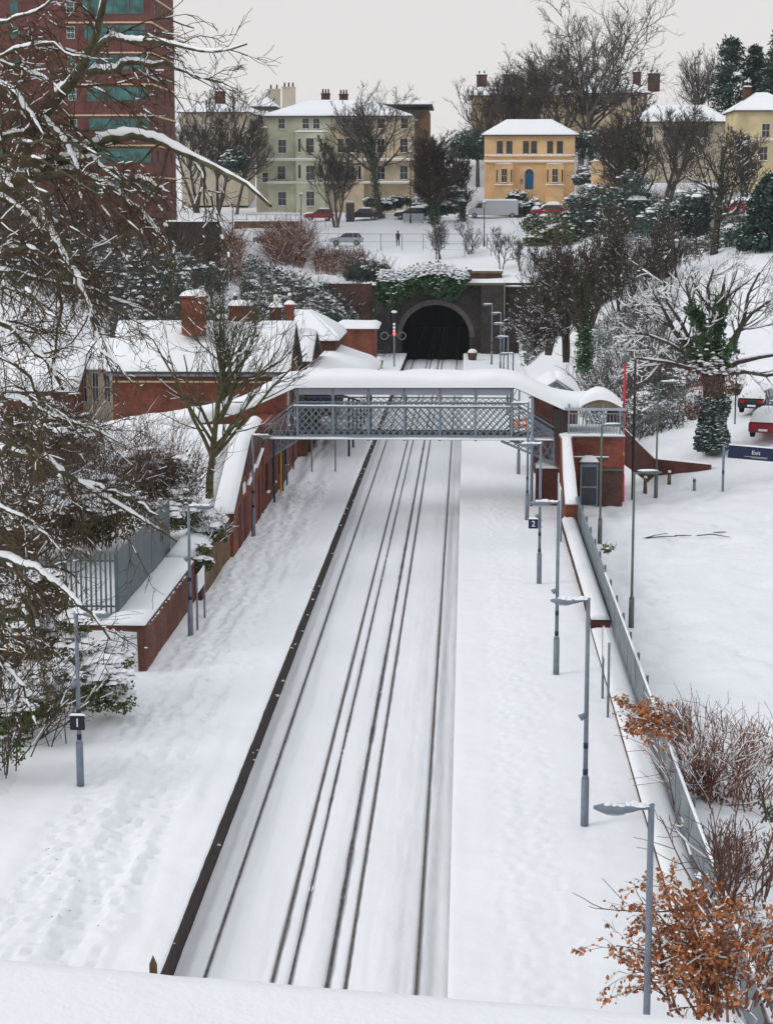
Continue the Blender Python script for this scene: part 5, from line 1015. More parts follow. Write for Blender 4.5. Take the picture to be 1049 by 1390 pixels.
m = MB(); m.add([(x, Y - .1, z) for x, z in a1] + [(x, Y - .1, z) for x, z in a2] + [(x, Y, z) for x, z in a2], [(i, i + 1, 12 + i, 11 + i) for i in range(10)] + [(11 + i, 12 + i, 23 + i, 22 + i) for i in range(10)]); m.build('door_arch', 'trim_orange', s)
m = MB(); m.prism([(x * .82 + xc * .18, z - .08) for x, z in ar[1:-1]], 'y', Y - .068, Y - .061); m.build('fanlight', 'glass_dark', s)
rr = np.random.RandomState(2); m = MB()
for x in np.arange(x0, x1, .22):
    if rr.rand() < .7: m.cyl((x, Y - .47, ze - .1), (x + .01, Y - .47, ze - .15 - rr.rand() * .55), .03, .005, 4)
m.build('icicle', 'lamp_lens', s)
m = MB(); m.box(X_(435), X_(455), Y - .1, Y - .01, zz_(650), zz_(610)); m.build('plaque', 'lamp_grey', s)
# green villa (two halves, green left, cream right)
s = thing('green_villa', 'large pale green rendered villa with bay windows and snowy roof', 'house'); Y = 260.; k_ = .2383; U = lambda u: WX(330 + u * k_, Y); Vz = lambda v: WZ(100 + v * k_, Y)
m = MB(); m.box(U(140), U(500), Y, Y + 14, 14.5, Vz(245)); m.build('wall', 'render_green', s)
m = MB(); m.box(U(60), U(138), Y + 3, Y + 12, 14.5, Vz(240)); m.build('side_wing', 'render_beige', s)
r = hip_roof(s, U(130), U(500), Y, Y + 14, Vz(241), WZ(137, Y + 7), 5.5, .25, .5, inset2=0)
def villa_windows(s, us, Yf, rows_, fr='trim_white'):
    for u, r_, w_, h_ in [(u, v, ww, hh) for (v, ww, hh) in rows_ for u in us]: windows(s, 'y', [(U(u), Yf, Vz(r_))], w_, h_, frame=fr, fw=.06)
windows(s, 'y', [(U(u), Y, Vz(284)) for u in (221, 358, 418)], .85, 1.3, fw=.08)
windows(s, 'y', [(U(223), Y, Vz(413)), (U(218), Y, Vz(565)), (U(220), Y, Vz(712))], 1.05, 1.75, fw=.08)
m = MB(); m.box(U(305), U(470), Y - 1.1, Y - .001, 14.5, Vz(335)); by = m.build('bay', 'render_green', s); windows(s, 'y', [(U(385), Y - 1.1, Vz(v)) for v in (410, 565, 712)], 1.05, 1.9, fw=.08); windows(s, 'y', [(U(325), Y - 1.1, Vz(410)), (U(325), Y - 1.1, Vz(560)), (U(447), Y - 1.1, Vz(410)), (U(447), Y - 1.1, Vz(560))], .35, 1.8, bars=False)
snow_slab([(U(300), Y - 1.2, Vz(333)), (U(475), Y - 1.2, Vz(333)), (U(475), Y, Vz(330)), (U(300), Y, Vz(330))], .22, by, over=.02)
for v, e_ in ((488, 1.5), (618, 1.2)): m = MB(); m.box(U(135), U(498), Y - e_, Y - .004, Vz(v) - .2, Vz(v)); c = m.build('balcony', 'trim_white', s); snow_slab([(U(135), Y - e_, Vz(v)), (U(498), Y - e_, Vz(v)), (U(498), Y - .01, Vz(v)), (U(135), Y - .01, Vz(v))], .14, c, over=0, res=.5)
for u, t_, wpx in ((133, 85, 70), (232, 80, 72)): chimney(s, U(u), Y + (8 if u > 200 else 11), WZ(150, Y + 8), WZ(100 + t_ * k_, Y + 8), wpx * k_ / 10, 1.3, 'render_beige', 3 if u > 200 else 2, 'brick_brown', False, .0)
windows(s, 'y', [(U(88), Y + 3, Vz(255)), (U(112), Y + 3, Vz(590))], .7, 1.3)
hip_roof(s, U(45), U(160), Y + 3, Y + 14, Vz(180), WZ(130, Y + 8), 1.5, .2)
snow_slab([(U(45), Y + 1.6, Vz(305)), (U(138), Y + 1.6, Vz(305)), (U(138), Y + 3, Vz(300)), (U(45), Y + 3, Vz(300))], .2, s)
s = thing('cream_villa', 'cream villa joined to the green one, half hidden by bare trees', 'house')
m = MB(); m.box(U(502), U(960), Y + .01, Y + 14, 14.5, Vz(245)); m.build('wall', 'render_cream', s); hip_roof(s, U(500), U(940), Y, Y + 14, Vz(241), WZ(137, Y + 7), 0, .25, .5, inset2=5.5)
windows(s, 'y', [(U(u), Y + .01, Vz(284)) for u in (585, 645, 785, 918)], .9, 1.3); windows(s, 'y', [(U(u), Y + .01, Vz(v)) for v in (410, 565) for u in (560, 785, 915)], 1.0, 1.8)
m = MB(); m.box(U(575), U(690), Y - 1.1, Y + .009, 14.5, Vz(335)); by = m.build('bay', 'render_cream', s); windows(s, 'y', [(U(612), Y - 1.1, Vz(v)) for v in (410, 565)], 1.1, 1.9); windows(s, 'y', [(U(665), Y - 1.1, Vz(v)) for v in (410, 565)], .4, 1.8, bars=False); snow_slab([(U(570), Y - 1.2, Vz(333)), (U(695), Y - 1.2, Vz(333)), (U(695), Y, Vz(330)), (U(570), Y, Vz(330))], .22, by, over=.02)
for v in (488, 618): m = MB(); m.box(U(504), U(955), Y - 1.2, Y, Vz(v) - .2, Vz(v)); c = m.build('balcony', 'trim_white', s); snow_slab([(U(504), Y - 1.2, Vz(v)), (U(955), Y - 1.2, Vz(v)), (U(955), Y - .01, Vz(v)), (U(504), Y - .01, Vz(v))], .14, c, over=0, res=.5)
for u, t_ in ((447, 118), (552, 122)): chimney(s, U(u), Y + 8, WZ(140, Y + 8), WZ(100 + t_ * k_, Y + 8), 1.15, 1.0, 'brick_brown', 3, 'brick_ramp', False, .0)
s = thing('dark_house', 'brown house with wide dark eaves behind the cream villa', 'house'); a, c = WX(512, 285), WX(582, 285); m = MB(); m.box(a, c, 285, 297, 16, WZ(150, 285)); m.build('wall', 'brick_buff', s); z_ = WZ(142, 285); m = MB(); m.box(a - 1, c + .5, 284, 298, z_ - .3, z_); m.build('roof', 'dark_wood', s); snow_slab([(a - 1, 284, z_), (c + .5, 284, z_), (c + .5, 298, z_ + 1), (a - 1, 298, z_ + 1)], .3, s)
windows(s, 'y', [(a + 1.5 + k * 2, 285, z_ - 1.6) for k in range(3)], 1, 1.2, frame='slate')
# other houses
def house(name, label, px0, px1, pe, pr_, pb, Y, dp, wall, inset, wins, chim=(), wd=.9, ht=1.4):
    s = thing(name, label, 'house'); x0, x1 = WX(px0, Y), WX(px1, Y); m = MB(); m.box(x0, x1, Y, Y + dp, WZ(pb, Y) - 3, WZ(pe, Y)); m.build('wall', wall, s)
    hip_roof(s, x0, x1, Y, Y + dp, WZ(pe, Y), WZ(pr_, Y + dp / 2), inset, .25)
    windows(s, 'y', [(WX(u, Y), Y, WZ(v, Y)) for u, v in wins], wd, ht)
    for u, t_, b_, w_ in chim: chimney(s, WX(u, Y + dp / 2), Y + dp / 2, WZ(b_, Y + dp / 2), WZ(t_, Y + dp / 2), w_, 1.2, 'brick_brown', 2, 'brick_brown', False, .15)
house('yellow_villa', 'yellow rendered house with a snowy roof at the right edge', 998, 1080, 151, 128, 225, 235, 10, 'render_yellow', 3, [(1038, 178), (1036, 209), (1062, 178), (1062, 209), (1012, 209)], [(1011, 121, 150, .9)], .9, 1.6)
house('long_roofed_house', 'long house with a broad snowy roof half hidden behind bare trees', 862, 986, 166, 144, 215, 250, 9, 'render_beige', 2.5, [(880, 180), (905, 180), (930, 180), (955, 180)])
house('terrace_house', 'yellowish terrace with chimneys behind the orange villa', 640, 765, 130, 119, 175, 300, 12, 'render_yellow', 1, [(660, 142), (678, 142), (700, 142), (720, 142), (742, 142)], [(653, 103, 125, 1.6), (691, 103, 125, 2.0)])
house('pale_terrace', 'pale cream terrace with snowy roof high among the trees', 770, 876, 127, 110, 160, 305, 12, 'render_cream', 3, [(790, 138), (812, 138), (836, 138), (858, 138)], [(885, 102, 125, 1.8), (862, 100, 120, 1.2)])
house('beige_house', 'beige house partly seen behind the trees beside the tower', 246, 336, 152, 142, 250, 275, 10, 'render_beige', 2, [(258, 185), (275, 205), (300, 200), (325, 190)], [(300, 125, 145, 1.4)])
s = thing('garage_block', 'small orange yellow garage with twin arches right of the villa', 'garage'); Y = 240.; a, c = WX(806, Y), WX(842, Y); z1 = WZ(219, Y); m = MB(); m.box(a, c, Y, Y + 5, 14, z1); m.build('wall', 'render_orange', s); snow_slab([(a - .2, Y - .2, z1), (c + .2, Y - .2, z1), (c + .2, Y + 5, z1), (a - .2, Y + 5, z1)], .2, s)
for u in (815, 832): m = MB(); ar = [(WX(u, Y) + .75, z1 - 2.2)] + [(WX(u, Y) + .75 * math.cos(math.pi * i / 8), z1 - .9 + .4 * math.sin(math.pi * i / 8)) for i in range(9)] + [(WX(u, Y) - .75, z1 - 2.2)]; m.prism(ar, 'y', Y - .05, Y - .003); m.build('door', 'trim_orange', s)
s = bpy.data.objects['yellow_villa']; z_ = WZ(190, 235); m = MB(); m.box(WX(998, 235) - .1, WX(1080, 235), 234.75, 234.995, z_ - .25, z_); c = m.build('string_course', 'trim_cream', s); snow_slab([(WX(998, 235) - .1, 234.75, z_), (WX(1080, 235), 234.75, z_), (WX(1080, 235), 235, z_), (WX(998, 235) - .1, 235, z_)], .15, c, over=0, res=.5)
# ------------------------------------------------------------------ vegetation
def mk_tree(name, label, loc, H, spread, seed, nl=(9, 6, 5, 3), trunk_r=.25, t0=.3, ang=.7, up=.25, mt='bark_dark', mtw='twig_dark', snow=.35, sthick=.02, ivy=0, ivym='leaf_ivy', lean=(0, 0), lens=(.62, .55, .5, .45), stems=1, minr=(.03, .016, .010), cat='tree', group=None, droop=0, rustle=0, ivysize=.22, tf=.78):
    rng = np.random.RandomState(seed); t = thing(name, label, cat, loc, 0, group); Z = np.zeros
    st = np.zeros((stems, 3)); st[:, :2] += rng.normal(0, .12 * (stems > 1), (stems, 2)); di = np.tile(np.array([[lean[0], lean[1], 1.0]]), (stems, 1)) + rng.normal(0, .05 + .07 * (stems > 1), (stems, 3)) * [1, 1, 0]
    ln = H * .72 * rng.uniform(.8, 1.1, stems) if stems > 1 else np.array([H * tf]); tr, tra = grow(rng, st, unit(di), ln, np.full(stems, trunk_r), 8, .07, (0, 0, .1), .3)
    p, d, l, r = sprout(rng, tr, tra, nl[0], t0, 1.0, ang, lens[0], .25, .62); k = H * spread / max(1e-3, l.mean()); l = l * k
    L1 = grow(rng, p, d, l, np.maximum(r, minr[0] * 1.3), 7, .13, (0, 0, up), .3)
    p, d, l, r = sprout(rng, *L1, nl[1], .15, 1.0, .65, lens[1], .35, .55); L2 = grow(rng, p, d, l, np.maximum(r, minr[0]), 6, .16, (0, 0, up * .7 - droop * .3), .35)
    p, d, l, r = sprout(rng, *L2, nl[2], .1, 1.0, .6, lens[2], .4, .55); L3 = grow(rng, p, d, l, np.maximum(r, minr[1]), 5, .18, (0, 0, up * .5 - droop), .5)
    if nl[3]: p, d, l, r = sprout(rng, *L3, nl[3], .1, 1.0, .6, lens[3] * 1.2, .4, .6); L4 = grow(rng, p, d, l, np.maximum(r, minr[2]), 4, .2, (0, 0, up * .3 - droop), .6)
    V, F = tubes([(tr, tra, 9, None), (L1[0], L1[1], 6, None)]); np_obj('trunk', V, [F], mt, t, True)
    cr_ = [(L2[0], L2[1], 4, None), (L3[0], L3[1], 3, None)] + ([(L4[0], L4[1], 3, None)] if nl[3] else []); V, F = tubes(cr_); np_obj('crown', V, [F], mtw, t)
    if snow:
        S = branch_snow(rng, [(L1[0], L1[1], 6), (L2[0], L2[1], 4)] + [(L3[0], L3[1], 3)], snow, sthick, .75); V, F = tubes([s for s in S if s[3].any()]); np_obj('snow', V, [F], 'snow', t)
    if ivy:
        C = []
        for pts, rad, wgt in ((tr, tra, 1.0), (L1[0], L1[1], .35 if ivy > 1 else 0)):
            n = int(900 * ivy * wgt)
            if n == 0: continue
            i = rng.randint(0, len(pts), n); f = rng.rand(n) ** 1.2 * (pts.shape[1] - 1) * (.9 if wgt == 1 else .45); kk = np.minimum(f.astype(int), pts.shape[1] - 2); fr = (f - kk)[:, None]
            C.append(pts[i, kk] * (1 - fr) + pts[i, kk + 1] * fr + unit(rng.normal(0, 1, (n, 3))) * ((rad[i, kk] + .10 + .28 * rng.rand(n) ** 2 * (1 + vnoise(f * 2, f * 0, seed)))[:, None]))
        C = np.concatenate(C); V, F = leaves(C, ivysize, rng, .3, .8); np_obj('ivy', V, [F], ivym, t)
        Cs = C[rng.rand(len(C)) < .10]; V, f4, f3 = blobs(Cs + [0, 0, .04], rng.uniform(.04, .11, len(Cs)), .4, rng); np_obj('snow', V, [f4, f3], 'snow', t, True)
    if rustle:
        e = L3[0][:, -2:].reshape(-1, 3); e = e[rng.rand(len(e)) < rustle]; V, F = leaves(e, .10, rng, .6, .7); np_obj('leaves', V, [F], 'leaf_rust', t)
    return t
def tree_px(name, label, px, Y, ptop, **k):
    p = W(px, 300, Y); z0 = gz(p.x, Y) - .15; pb = k.pop('pb', None)
    if pb: z0 = W(px, pb, Y).z
    return mk_tree(name, label, (p.x, Y, z0), W(px, ptop, Y).z - z0, **k)
def shrub(name, label, c, R3, seed, leaf='leaf_ivy', n=2600, size=.22, snow=.25, sr=.14, twigs=0, tm='twig_dark', cat='shrub', group=None, lumps=9, asp=.6, flat=.45):
    rng = np.random.RandomState(seed); t = thing(name, label, cat, c, 0, group); R3 = np.array(R3, float)
    lc = rng.normal(0, .45, (lumps, 3)) * R3; lc[:, 2] = np.abs(lc[:, 2]) * .9 + R3[2] * .3; lr = rng.uniform(.35, .65, lumps) * R3.min()
    if n:
        i = rng.randint(0, lumps, n); d = unit(rng.normal(0, 1, (n, 3))); rr_ = rng.uniform(.55, 1.08, (n, 1)) * (1 + .25 * vnoise(d[:, 0] * 3 + i, d[:, 2] * 3, seed))[:, None]
        P_ = lc[i] + d * rr_ * lr[i][:, None] * np.array([1.15, 1, .9]); P_[:, 2] = np.maximum(P_[:, 2], .02); V, F = leaves(P_, size, rng, .2, asp); np_obj('foliage', V, [F], leaf, t)
        if snow:
            topm = (d[:, 2] > .25) & (rr_[:, 0] > .85); P2 = P_[topm]; P2 = P2[rng.rand(len(P2)) < snow * 1.6]
            if len(P2): P2 = P2[fbm(P2[:, 0] * 3 / R3.max(), P2[:, 1] * 3 / R3.max() + P2[:, 2], 1, seed) > -.12]; V, f4, f3 = blobs(P2 + [0, 0, .03], sr * np.exp(rng.normal(-.1, .5, len(P2))), flat, rng); np_obj('snow', V, [f4, f3], 'snow', t, True)
    if twigs:
        st = rng.normal(0, .35, (twigs, 3)) * R3 * [1, 1, 0]; di = unit(rng.normal(0, .26, (twigs, 3)) + [0, 0, 1] + st / R3.max() * .5); L1 = grow(rng, st, di, R3[2] * rng.uniform(.9, 1.9, twigs), np.full(twigs, .022), 6, .16, (0, 0, .0), .4)
        p, d_, l, r = sprout(rng, *L1, 6, .2, 1, .6, .5, .4, .6); L2 = grow(rng, p, d_, l, np.maximum(r, .010), 4, .2, (0, 0, .05), .6); V, F = tubes([(L1[0], L1[1], 4, None), (L2[0], L2[1], 3, None)]); np_obj('stems', V, [F], tm, t)
        if snow: S = branch_snow(rng, [(L1[0], L1[1], 4), (L2[0], L2[1], 3)], snow * .45, .010, .85); V, F = tubes([s for s in S if s[3].any()]); np_obj('snow', V, [F], 'snow', t)
    return t
def shrub_px(name, label, px, Y, pyb, wpx, hpx, seed, dp=None, zoff=0, **k):
    p = W(px, pyb, Y); s_ = FPX / Y; z = gz(p.x, Y) if pyb is None else p.z
    return shrub(name, label, (p.x, Y, z), (wpx / s_ / 2 * .8, (dp or wpx / s_ / 2), hpx / s_ * .62), seed, **k)
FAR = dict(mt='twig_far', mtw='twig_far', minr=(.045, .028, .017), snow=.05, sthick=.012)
# hilltop and street trees, left to right
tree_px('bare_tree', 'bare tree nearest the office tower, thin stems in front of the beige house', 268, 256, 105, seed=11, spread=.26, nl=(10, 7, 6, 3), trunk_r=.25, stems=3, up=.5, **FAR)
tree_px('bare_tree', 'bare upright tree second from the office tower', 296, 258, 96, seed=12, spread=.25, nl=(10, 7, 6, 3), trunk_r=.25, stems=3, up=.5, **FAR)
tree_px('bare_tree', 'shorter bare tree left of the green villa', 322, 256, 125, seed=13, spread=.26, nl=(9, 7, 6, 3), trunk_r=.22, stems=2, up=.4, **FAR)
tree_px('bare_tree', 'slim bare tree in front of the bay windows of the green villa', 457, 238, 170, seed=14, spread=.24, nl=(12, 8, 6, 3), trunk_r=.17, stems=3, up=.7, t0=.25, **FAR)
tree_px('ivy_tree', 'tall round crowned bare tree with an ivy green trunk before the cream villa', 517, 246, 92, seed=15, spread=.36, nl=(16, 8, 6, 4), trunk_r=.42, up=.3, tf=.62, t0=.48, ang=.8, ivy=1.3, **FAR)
tree_px('dark_tree', 'dense dark twiggy tree right of the cream villa', 590, 240, 158, seed=16, spread=.28, nl=(22, 9, 7, 3), trunk_r=.4, stems=3, up=.35, t0=.15, ivy=2.6, mt='bark_dark', mtw='twig_dark', minr=(.05, .035, .024), snow=.08, ang=.6)
tree_px('dark_tree', 'dark tree beside the left corner of the orange villa', 628, 243, 196, seed=17, spread=.25, nl=(12, 8, 6, 3), trunk_r=.3, stems=2, up=.4, t0=.15, ivy=1.2, mt='bark_dark', mtw='twig_dark', minr=(.05, .03, .02), snow=.1)
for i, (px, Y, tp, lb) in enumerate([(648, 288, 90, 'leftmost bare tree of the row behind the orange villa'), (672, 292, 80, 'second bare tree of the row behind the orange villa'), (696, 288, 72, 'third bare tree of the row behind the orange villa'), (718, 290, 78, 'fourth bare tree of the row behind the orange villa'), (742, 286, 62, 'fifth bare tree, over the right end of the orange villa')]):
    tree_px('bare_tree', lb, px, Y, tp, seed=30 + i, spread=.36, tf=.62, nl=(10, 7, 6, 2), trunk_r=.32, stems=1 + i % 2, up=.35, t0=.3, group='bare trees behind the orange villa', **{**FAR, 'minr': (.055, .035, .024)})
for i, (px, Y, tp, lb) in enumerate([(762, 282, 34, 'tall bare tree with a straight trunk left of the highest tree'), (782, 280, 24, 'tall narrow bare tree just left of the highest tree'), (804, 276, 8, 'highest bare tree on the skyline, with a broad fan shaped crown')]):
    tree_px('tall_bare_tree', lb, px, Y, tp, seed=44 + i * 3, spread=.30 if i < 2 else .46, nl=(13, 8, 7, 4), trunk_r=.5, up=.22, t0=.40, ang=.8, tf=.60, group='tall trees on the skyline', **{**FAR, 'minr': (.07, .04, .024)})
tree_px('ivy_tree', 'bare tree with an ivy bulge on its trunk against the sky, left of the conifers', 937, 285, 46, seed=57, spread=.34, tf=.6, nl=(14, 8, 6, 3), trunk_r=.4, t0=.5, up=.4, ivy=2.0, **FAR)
tree_px('dark_tree', 'dark ivy covered tree standing before the long roofed house', 868, 214, 118, seed=58, spread=.30, nl=(16, 8, 6, 3), trunk_r=.38, t0=.25, up=.4, ivy=3.0, mt='bark_dark', mtw='twig_dark', minr=(.05, .03, .02), snow=.12, stems=2)
tree_px('bare_tree', 'twiggy bare tree in front of the long roofed house, between two dark ones', 903, 222, 112, seed=59, spread=.28, nl=(14, 8, 6, 3), trunk_r=.3, t0=.25, up=.4, stems=2, **FAR)
tree_px('dark_tree', 'dark twiggy tree before the garden right of the garage block', 838, 226, 150, seed=60, spread=.30, nl=(14, 8, 6, 3), trunk_r=.3, t0=.2, up=.3, ivy=1.5, mt='bark_dark', mtw='twig_dark', minr=(.045, .03, .02), snow=.12)
tree_px('pollard_tree', 'stout snow lined bare tree with spreading limbs high on the right bank', 968, 180, 150, pb=368, seed=61, spread=.30, nl=(13, 7, 6, 3), trunk_r=.42, t0=.35, ang=1.0, up=.30, ivy=.7, mt='bark_dark', mtw='twig_dark', minr=(.04, .022, .015), snow=.35, sthick=.02)
def conifer(label, px, Y, ptop, hw, seed, lean=0):
    p = W(px, 300, Y); z0 = gz(p.x, Y); H = W(px, ptop, Y).z - z0; t = thing('conifer', label, 'tree', (p.x, Y, z0 - .1), 0, 'conifers on the right skyline'); rng = np.random.RandomState(seed)
    m = MB(); m.cyl((0, 0, 0), (lean, 0, H * .97), .4, .05, 8); m.build('trunk', 'bark_dark', t, True); Cs = []; Ss = []
    for k in range(170):
        f = rng.rand() ** .9 * .88 + .1; a = rng.rand() * 6.283; R_ = hw * (1 - f) ** .55 * rng.uniform(.55, 1.15); n = 60; u = rng.rand(n) ** .7
        P_ = np.stack([lean * f + np.cos(a) * u * R_, np.sin(a) * u * R_, H * f + u * R_ * .12 - u * u * R_ * .28], -1) + rng.normal(0, .22, (n, 3)) * [1, 1, .6]; Cs.append(P_)
        if rng.rand() < .5: Ss.append(P_[rng.rand(n) < .10] + [0, 0, .2])
    V, F = leaves(np.concatenate(Cs), .55, rng, .5, .35); np_obj('crown', V, [F], 'leaf_conifer', t); S = np.concatenate(Ss); V, f4, f3 = blobs(S, .13, .4, rng); np_obj('snow', V, [f4, f3], 'snow', t, True)
conifer('broad dark conifer on the right skyline', 985, 262, 46, 5.2, 3); conifer('second dark conifer just right of the broad one', 1018, 266, 58, 4.2, 4); conifer('dark conifer at the right edge of the view', 1050, 260, 40, 4.6, 5); conifer('small dark conifer leaning on the right bank below the yellow villa', 1034, 176, 236, 3.3, 6, .8)
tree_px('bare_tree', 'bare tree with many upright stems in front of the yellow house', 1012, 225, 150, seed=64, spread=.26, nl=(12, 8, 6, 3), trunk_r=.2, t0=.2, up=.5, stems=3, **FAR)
# bushes around the villas
shb = [('dark_shrub', 'dark shrubs in front of the brick retaining wall below the office tower', 262, 190, 400, 110, 58, 'leaf_blue', .3), ('evergreen_shrub', 'glossy green rhododendron mound on the slope under the red buried car', 735, 222, 345, 88, 58, 'leaf_laurel', .30), ('dark_shrub', 'dark evergreen shrub mass below the garage block', 800, 224, 325, 95, 72, 'leaf_blue', .22), ('dark_shrub', 'dark shrub below the ivy covered tree', 862, 208, 322, 85, 88, 'leaf_blue', .25), ('snowy_shrub', 'shrub loaded with snow at the right corner of the orange villa', 796, 250, 262, 40, 48, 'leaf_blue', 1.0),
       ('snowy_shrub', 'wide snow loaded bush in front of the garage block', 800, 236, 285, 60, 32, 'leaf_blue', .9), ('snowy_shrub', 'snowy hedge between the van and the blue door', 703, 250, 290, 56, 30, 'leaf_blue', .8), ('dark_shrub', 'dark undergrowth below the stout pollarded tree', 930, 190, 320, 110, 70, 'leaf_blue', .40), ('dark_shrub', 'brambly shrubs under the leaning conifer at the right edge', 1022, 182, 350, 90, 62, 'leaf_blue', .55), ('dark_shrub', 'dark shrub at the foot of the beige house', 318, 250, 232, 52, 32, 'leaf_blue', .4),
       ('snowy_hedge', 'snow capped hedge in front of the cream villa', 530, 253, 284, 110, 20, 'leaf_blue', .7), ('snowy_shrub', 'small clipped snowy shrubs by the dark tree', 612, 243, 290, 40, 34, 'leaf_blue', .8), ('dark_shrub', 'bank of dark bushes behind the terrace on the right', 812, 262, 215, 150, 52, 'leaf_blue', .12), ('dark_shrub', 'dark thicket below the skyline trees on the right', 925, 255, 196, 150, 58, 'leaf_conifer', .12), ('dark_shrub', 'dark thicket behind the row of bare trees', 640, 275, 215, 90, 45, 'leaf_blue', .08)]
for i, (nm, lb, px, Y, pb, w_, h_, lf, sn) in enumerate(shb):
    shrub_px(nm, lb, px, Y, pb, w_, h_, 100 + i, leaf=lf, n=9000, size=.28, snow=sn * .75, sr=.15, twigs=45, lumps=14)
def hill_scrub(label, rects, seed, leaf, n, size, snow, sr, name='undergrowth', twn=0, tm='twig_far'):
    """ground-hugging scrub over a patch of slope; rects: (px0,px1,Y0,Y1,height)"""
    rng = np.random.RandomState(seed); Ps = []; T0 = []
    for px0, px1, Y0, Y1, h in rects:
        k = n // len(rects); Y = rng.uniform(Y0, Y1, k); px = rng.uniform(px0, px1, k); x = (px - 634) / FPX * Y; g = hz(x, Y); dn = fbm(x, Y, .28, seed) ; keep = dn > -.30
        hh = h * np.clip(.55 + dn * 1.2, .15, 1.2) * rng.rand(k) ** .6; Ps.append(np.stack([x, Y, g + hh], -1)[keep])
        if twn: kk = twn // len(rects); Y = rng.uniform(Y0, Y1, kk); px = rng.uniform(px0, px1, kk); x = (px - 634) / FPX * Y; T0.append(np.concatenate([np.stack([x, Y, hz(x, Y) - .1], -1), np.full((kk, 1), h)], 1))
    t = thing(name, label, 'undergrowth'); t['kind'] = 'stuff'
    if n:
        P_ = np.concatenate(Ps); V, F = leaves(P_, size, rng, .2, .6); np_obj('foliage', V, [F], leaf, t)
        cl = np.clip(.5 + 7 * fbm(P_[:, 0] + P_[:, 2] * .7, P_[:, 1], .55, seed + 3), 0, 3.2); S = P_[rng.rand(len(P_)) < snow * cl]; V, f4, f3 = blobs(S + [0, 0, size * .3], sr * np.exp(rng.normal(-.25, .5, len(S))), .55, rng); np_obj('snow', V, [f4, f3], 'snow', t, True)
    if twn:
        T = np.concatenate(T0); L1 = grow(rng, T[:, :3], unit(rng.normal(0, .4, (len(T), 3)) + [0, 0, 1]), T[:, 3] * rng.uniform(.7, 1.5, len(T)), np.full(len(T), .035), 5, .2, (0, 0, .05), .4)
        p, d, l, r = sprout(rng, *L1, 5, .2, 1, .6, .5, .4, .6); L2 = grow(rng, p, d, l, np.maximum(r, .016), 4, .22, (0, 0, .05), .6); V, F = tubes([(L1[0], L1[1], 4, None), (L2[0], L2[1], 3, None)]); np_obj('stems', V, [F], tm, t)
        S = branch_snow(rng, [(L1[0], L1[1], 4), (L2[0], L2[1], 3)], snow * .8, .012, .8); V, F = tubes([s for s in S if s[3].any()]); np_obj('snow', V, [F], 'snow', t)
    return t
hill_scrub('dark ivy and bramble bank left of the tunnel mouth', [(400, 470, 190, 203, 2.6), (470, 530, 196, 206, 2.2), (330, 410, 170, 203, 2.4)], 5, 'leaf_blue', 26000, .28, .14, .15, 'bramble_bank', 500)
hill_scrub('reddish brown winter scrub on the slope below the lower street', [(262, 330, 196, 214, 2.0), (370, 415, 206, 215, 3.0), (430, 500, 204, 214, 1.0)], 6, 'leaf_olive', 0, .3, .45, .2, 'brown_scrub', 2000, 'twig_brown')
hill_scrub('dark scrub below the office tower behind the station roofs', [(-40, 130, 165, 200, 4.5), (100, 260, 165, 197, 4.0), (150, 330, 150, 175, 2.5)], 7, 'leaf_blue', 34000, .30, .14, .16, 'undergrowth', 2000)
hill_scrub('snow crusted bramble thicket on the right bank beyond the red lamp post', [(790, 905, 128, 160, 1.9), (820, 930, 118, 135, 1.4), (900, 960, 128, 140, .8)], 8, 'leaf_blue', 26000, .13, .34, .10, 'bramble_thicket', 1500)
hill_scrub('dark scrub on the right hillside under the trees', [(770, 950, 175, 202, 1.6), (940, 1060, 182, 205, 1.6), (700, 800, 180, 201, 1.5)], 9, 'leaf_blue', 20000, .24, .26, .15, 'undergrowth', 1500)
# ivy hanging over the portal
rng = np.random.RandomState(12); t = thing('ivy_curtain', 'thick green ivy hanging over the top of the tunnel portal, dusted with snow', 'ivy'); n = 15000
px = rng.uniform(515, 634, n); topy = 366 - 10 * np.exp(-((px - 590) / 30) ** 2); boty = np.interp(px, [515, 530, 545, 565, 590, 610, 622, 634], [408, 420, 404, 392, 396, 404, 396, 378]); py = topy + (boty - topy) * rng.rand(n) ** 1.1; px = px + rng.normal(0, 2, n)
Y = 202.4 - rng.rand(n) * 1.0 * np.sin(np.clip((py - topy) / (boty - topy + 1), 0, 1) * 3); x = (px - 634) / FPX * Y; z = CAMZ - (py - 275) / FPX * Y
V, F = leaves(np.stack([x, Y, z], -1), .42, rng, 1.2, .6); np_obj('foliage', V, [F], 'leaf_ivy', t)
k = (py < topy + 16) & (rng.rand(n) < .22) | (rng.rand(n) < .015); V, f4, f3 = blobs(np.stack([x, Y - .2, z + .1], -1)[k], rng.uniform(.08, .24, k.sum()), .5, rng); np_obj('snow', V, [f4, f3], 'snow', t, True)
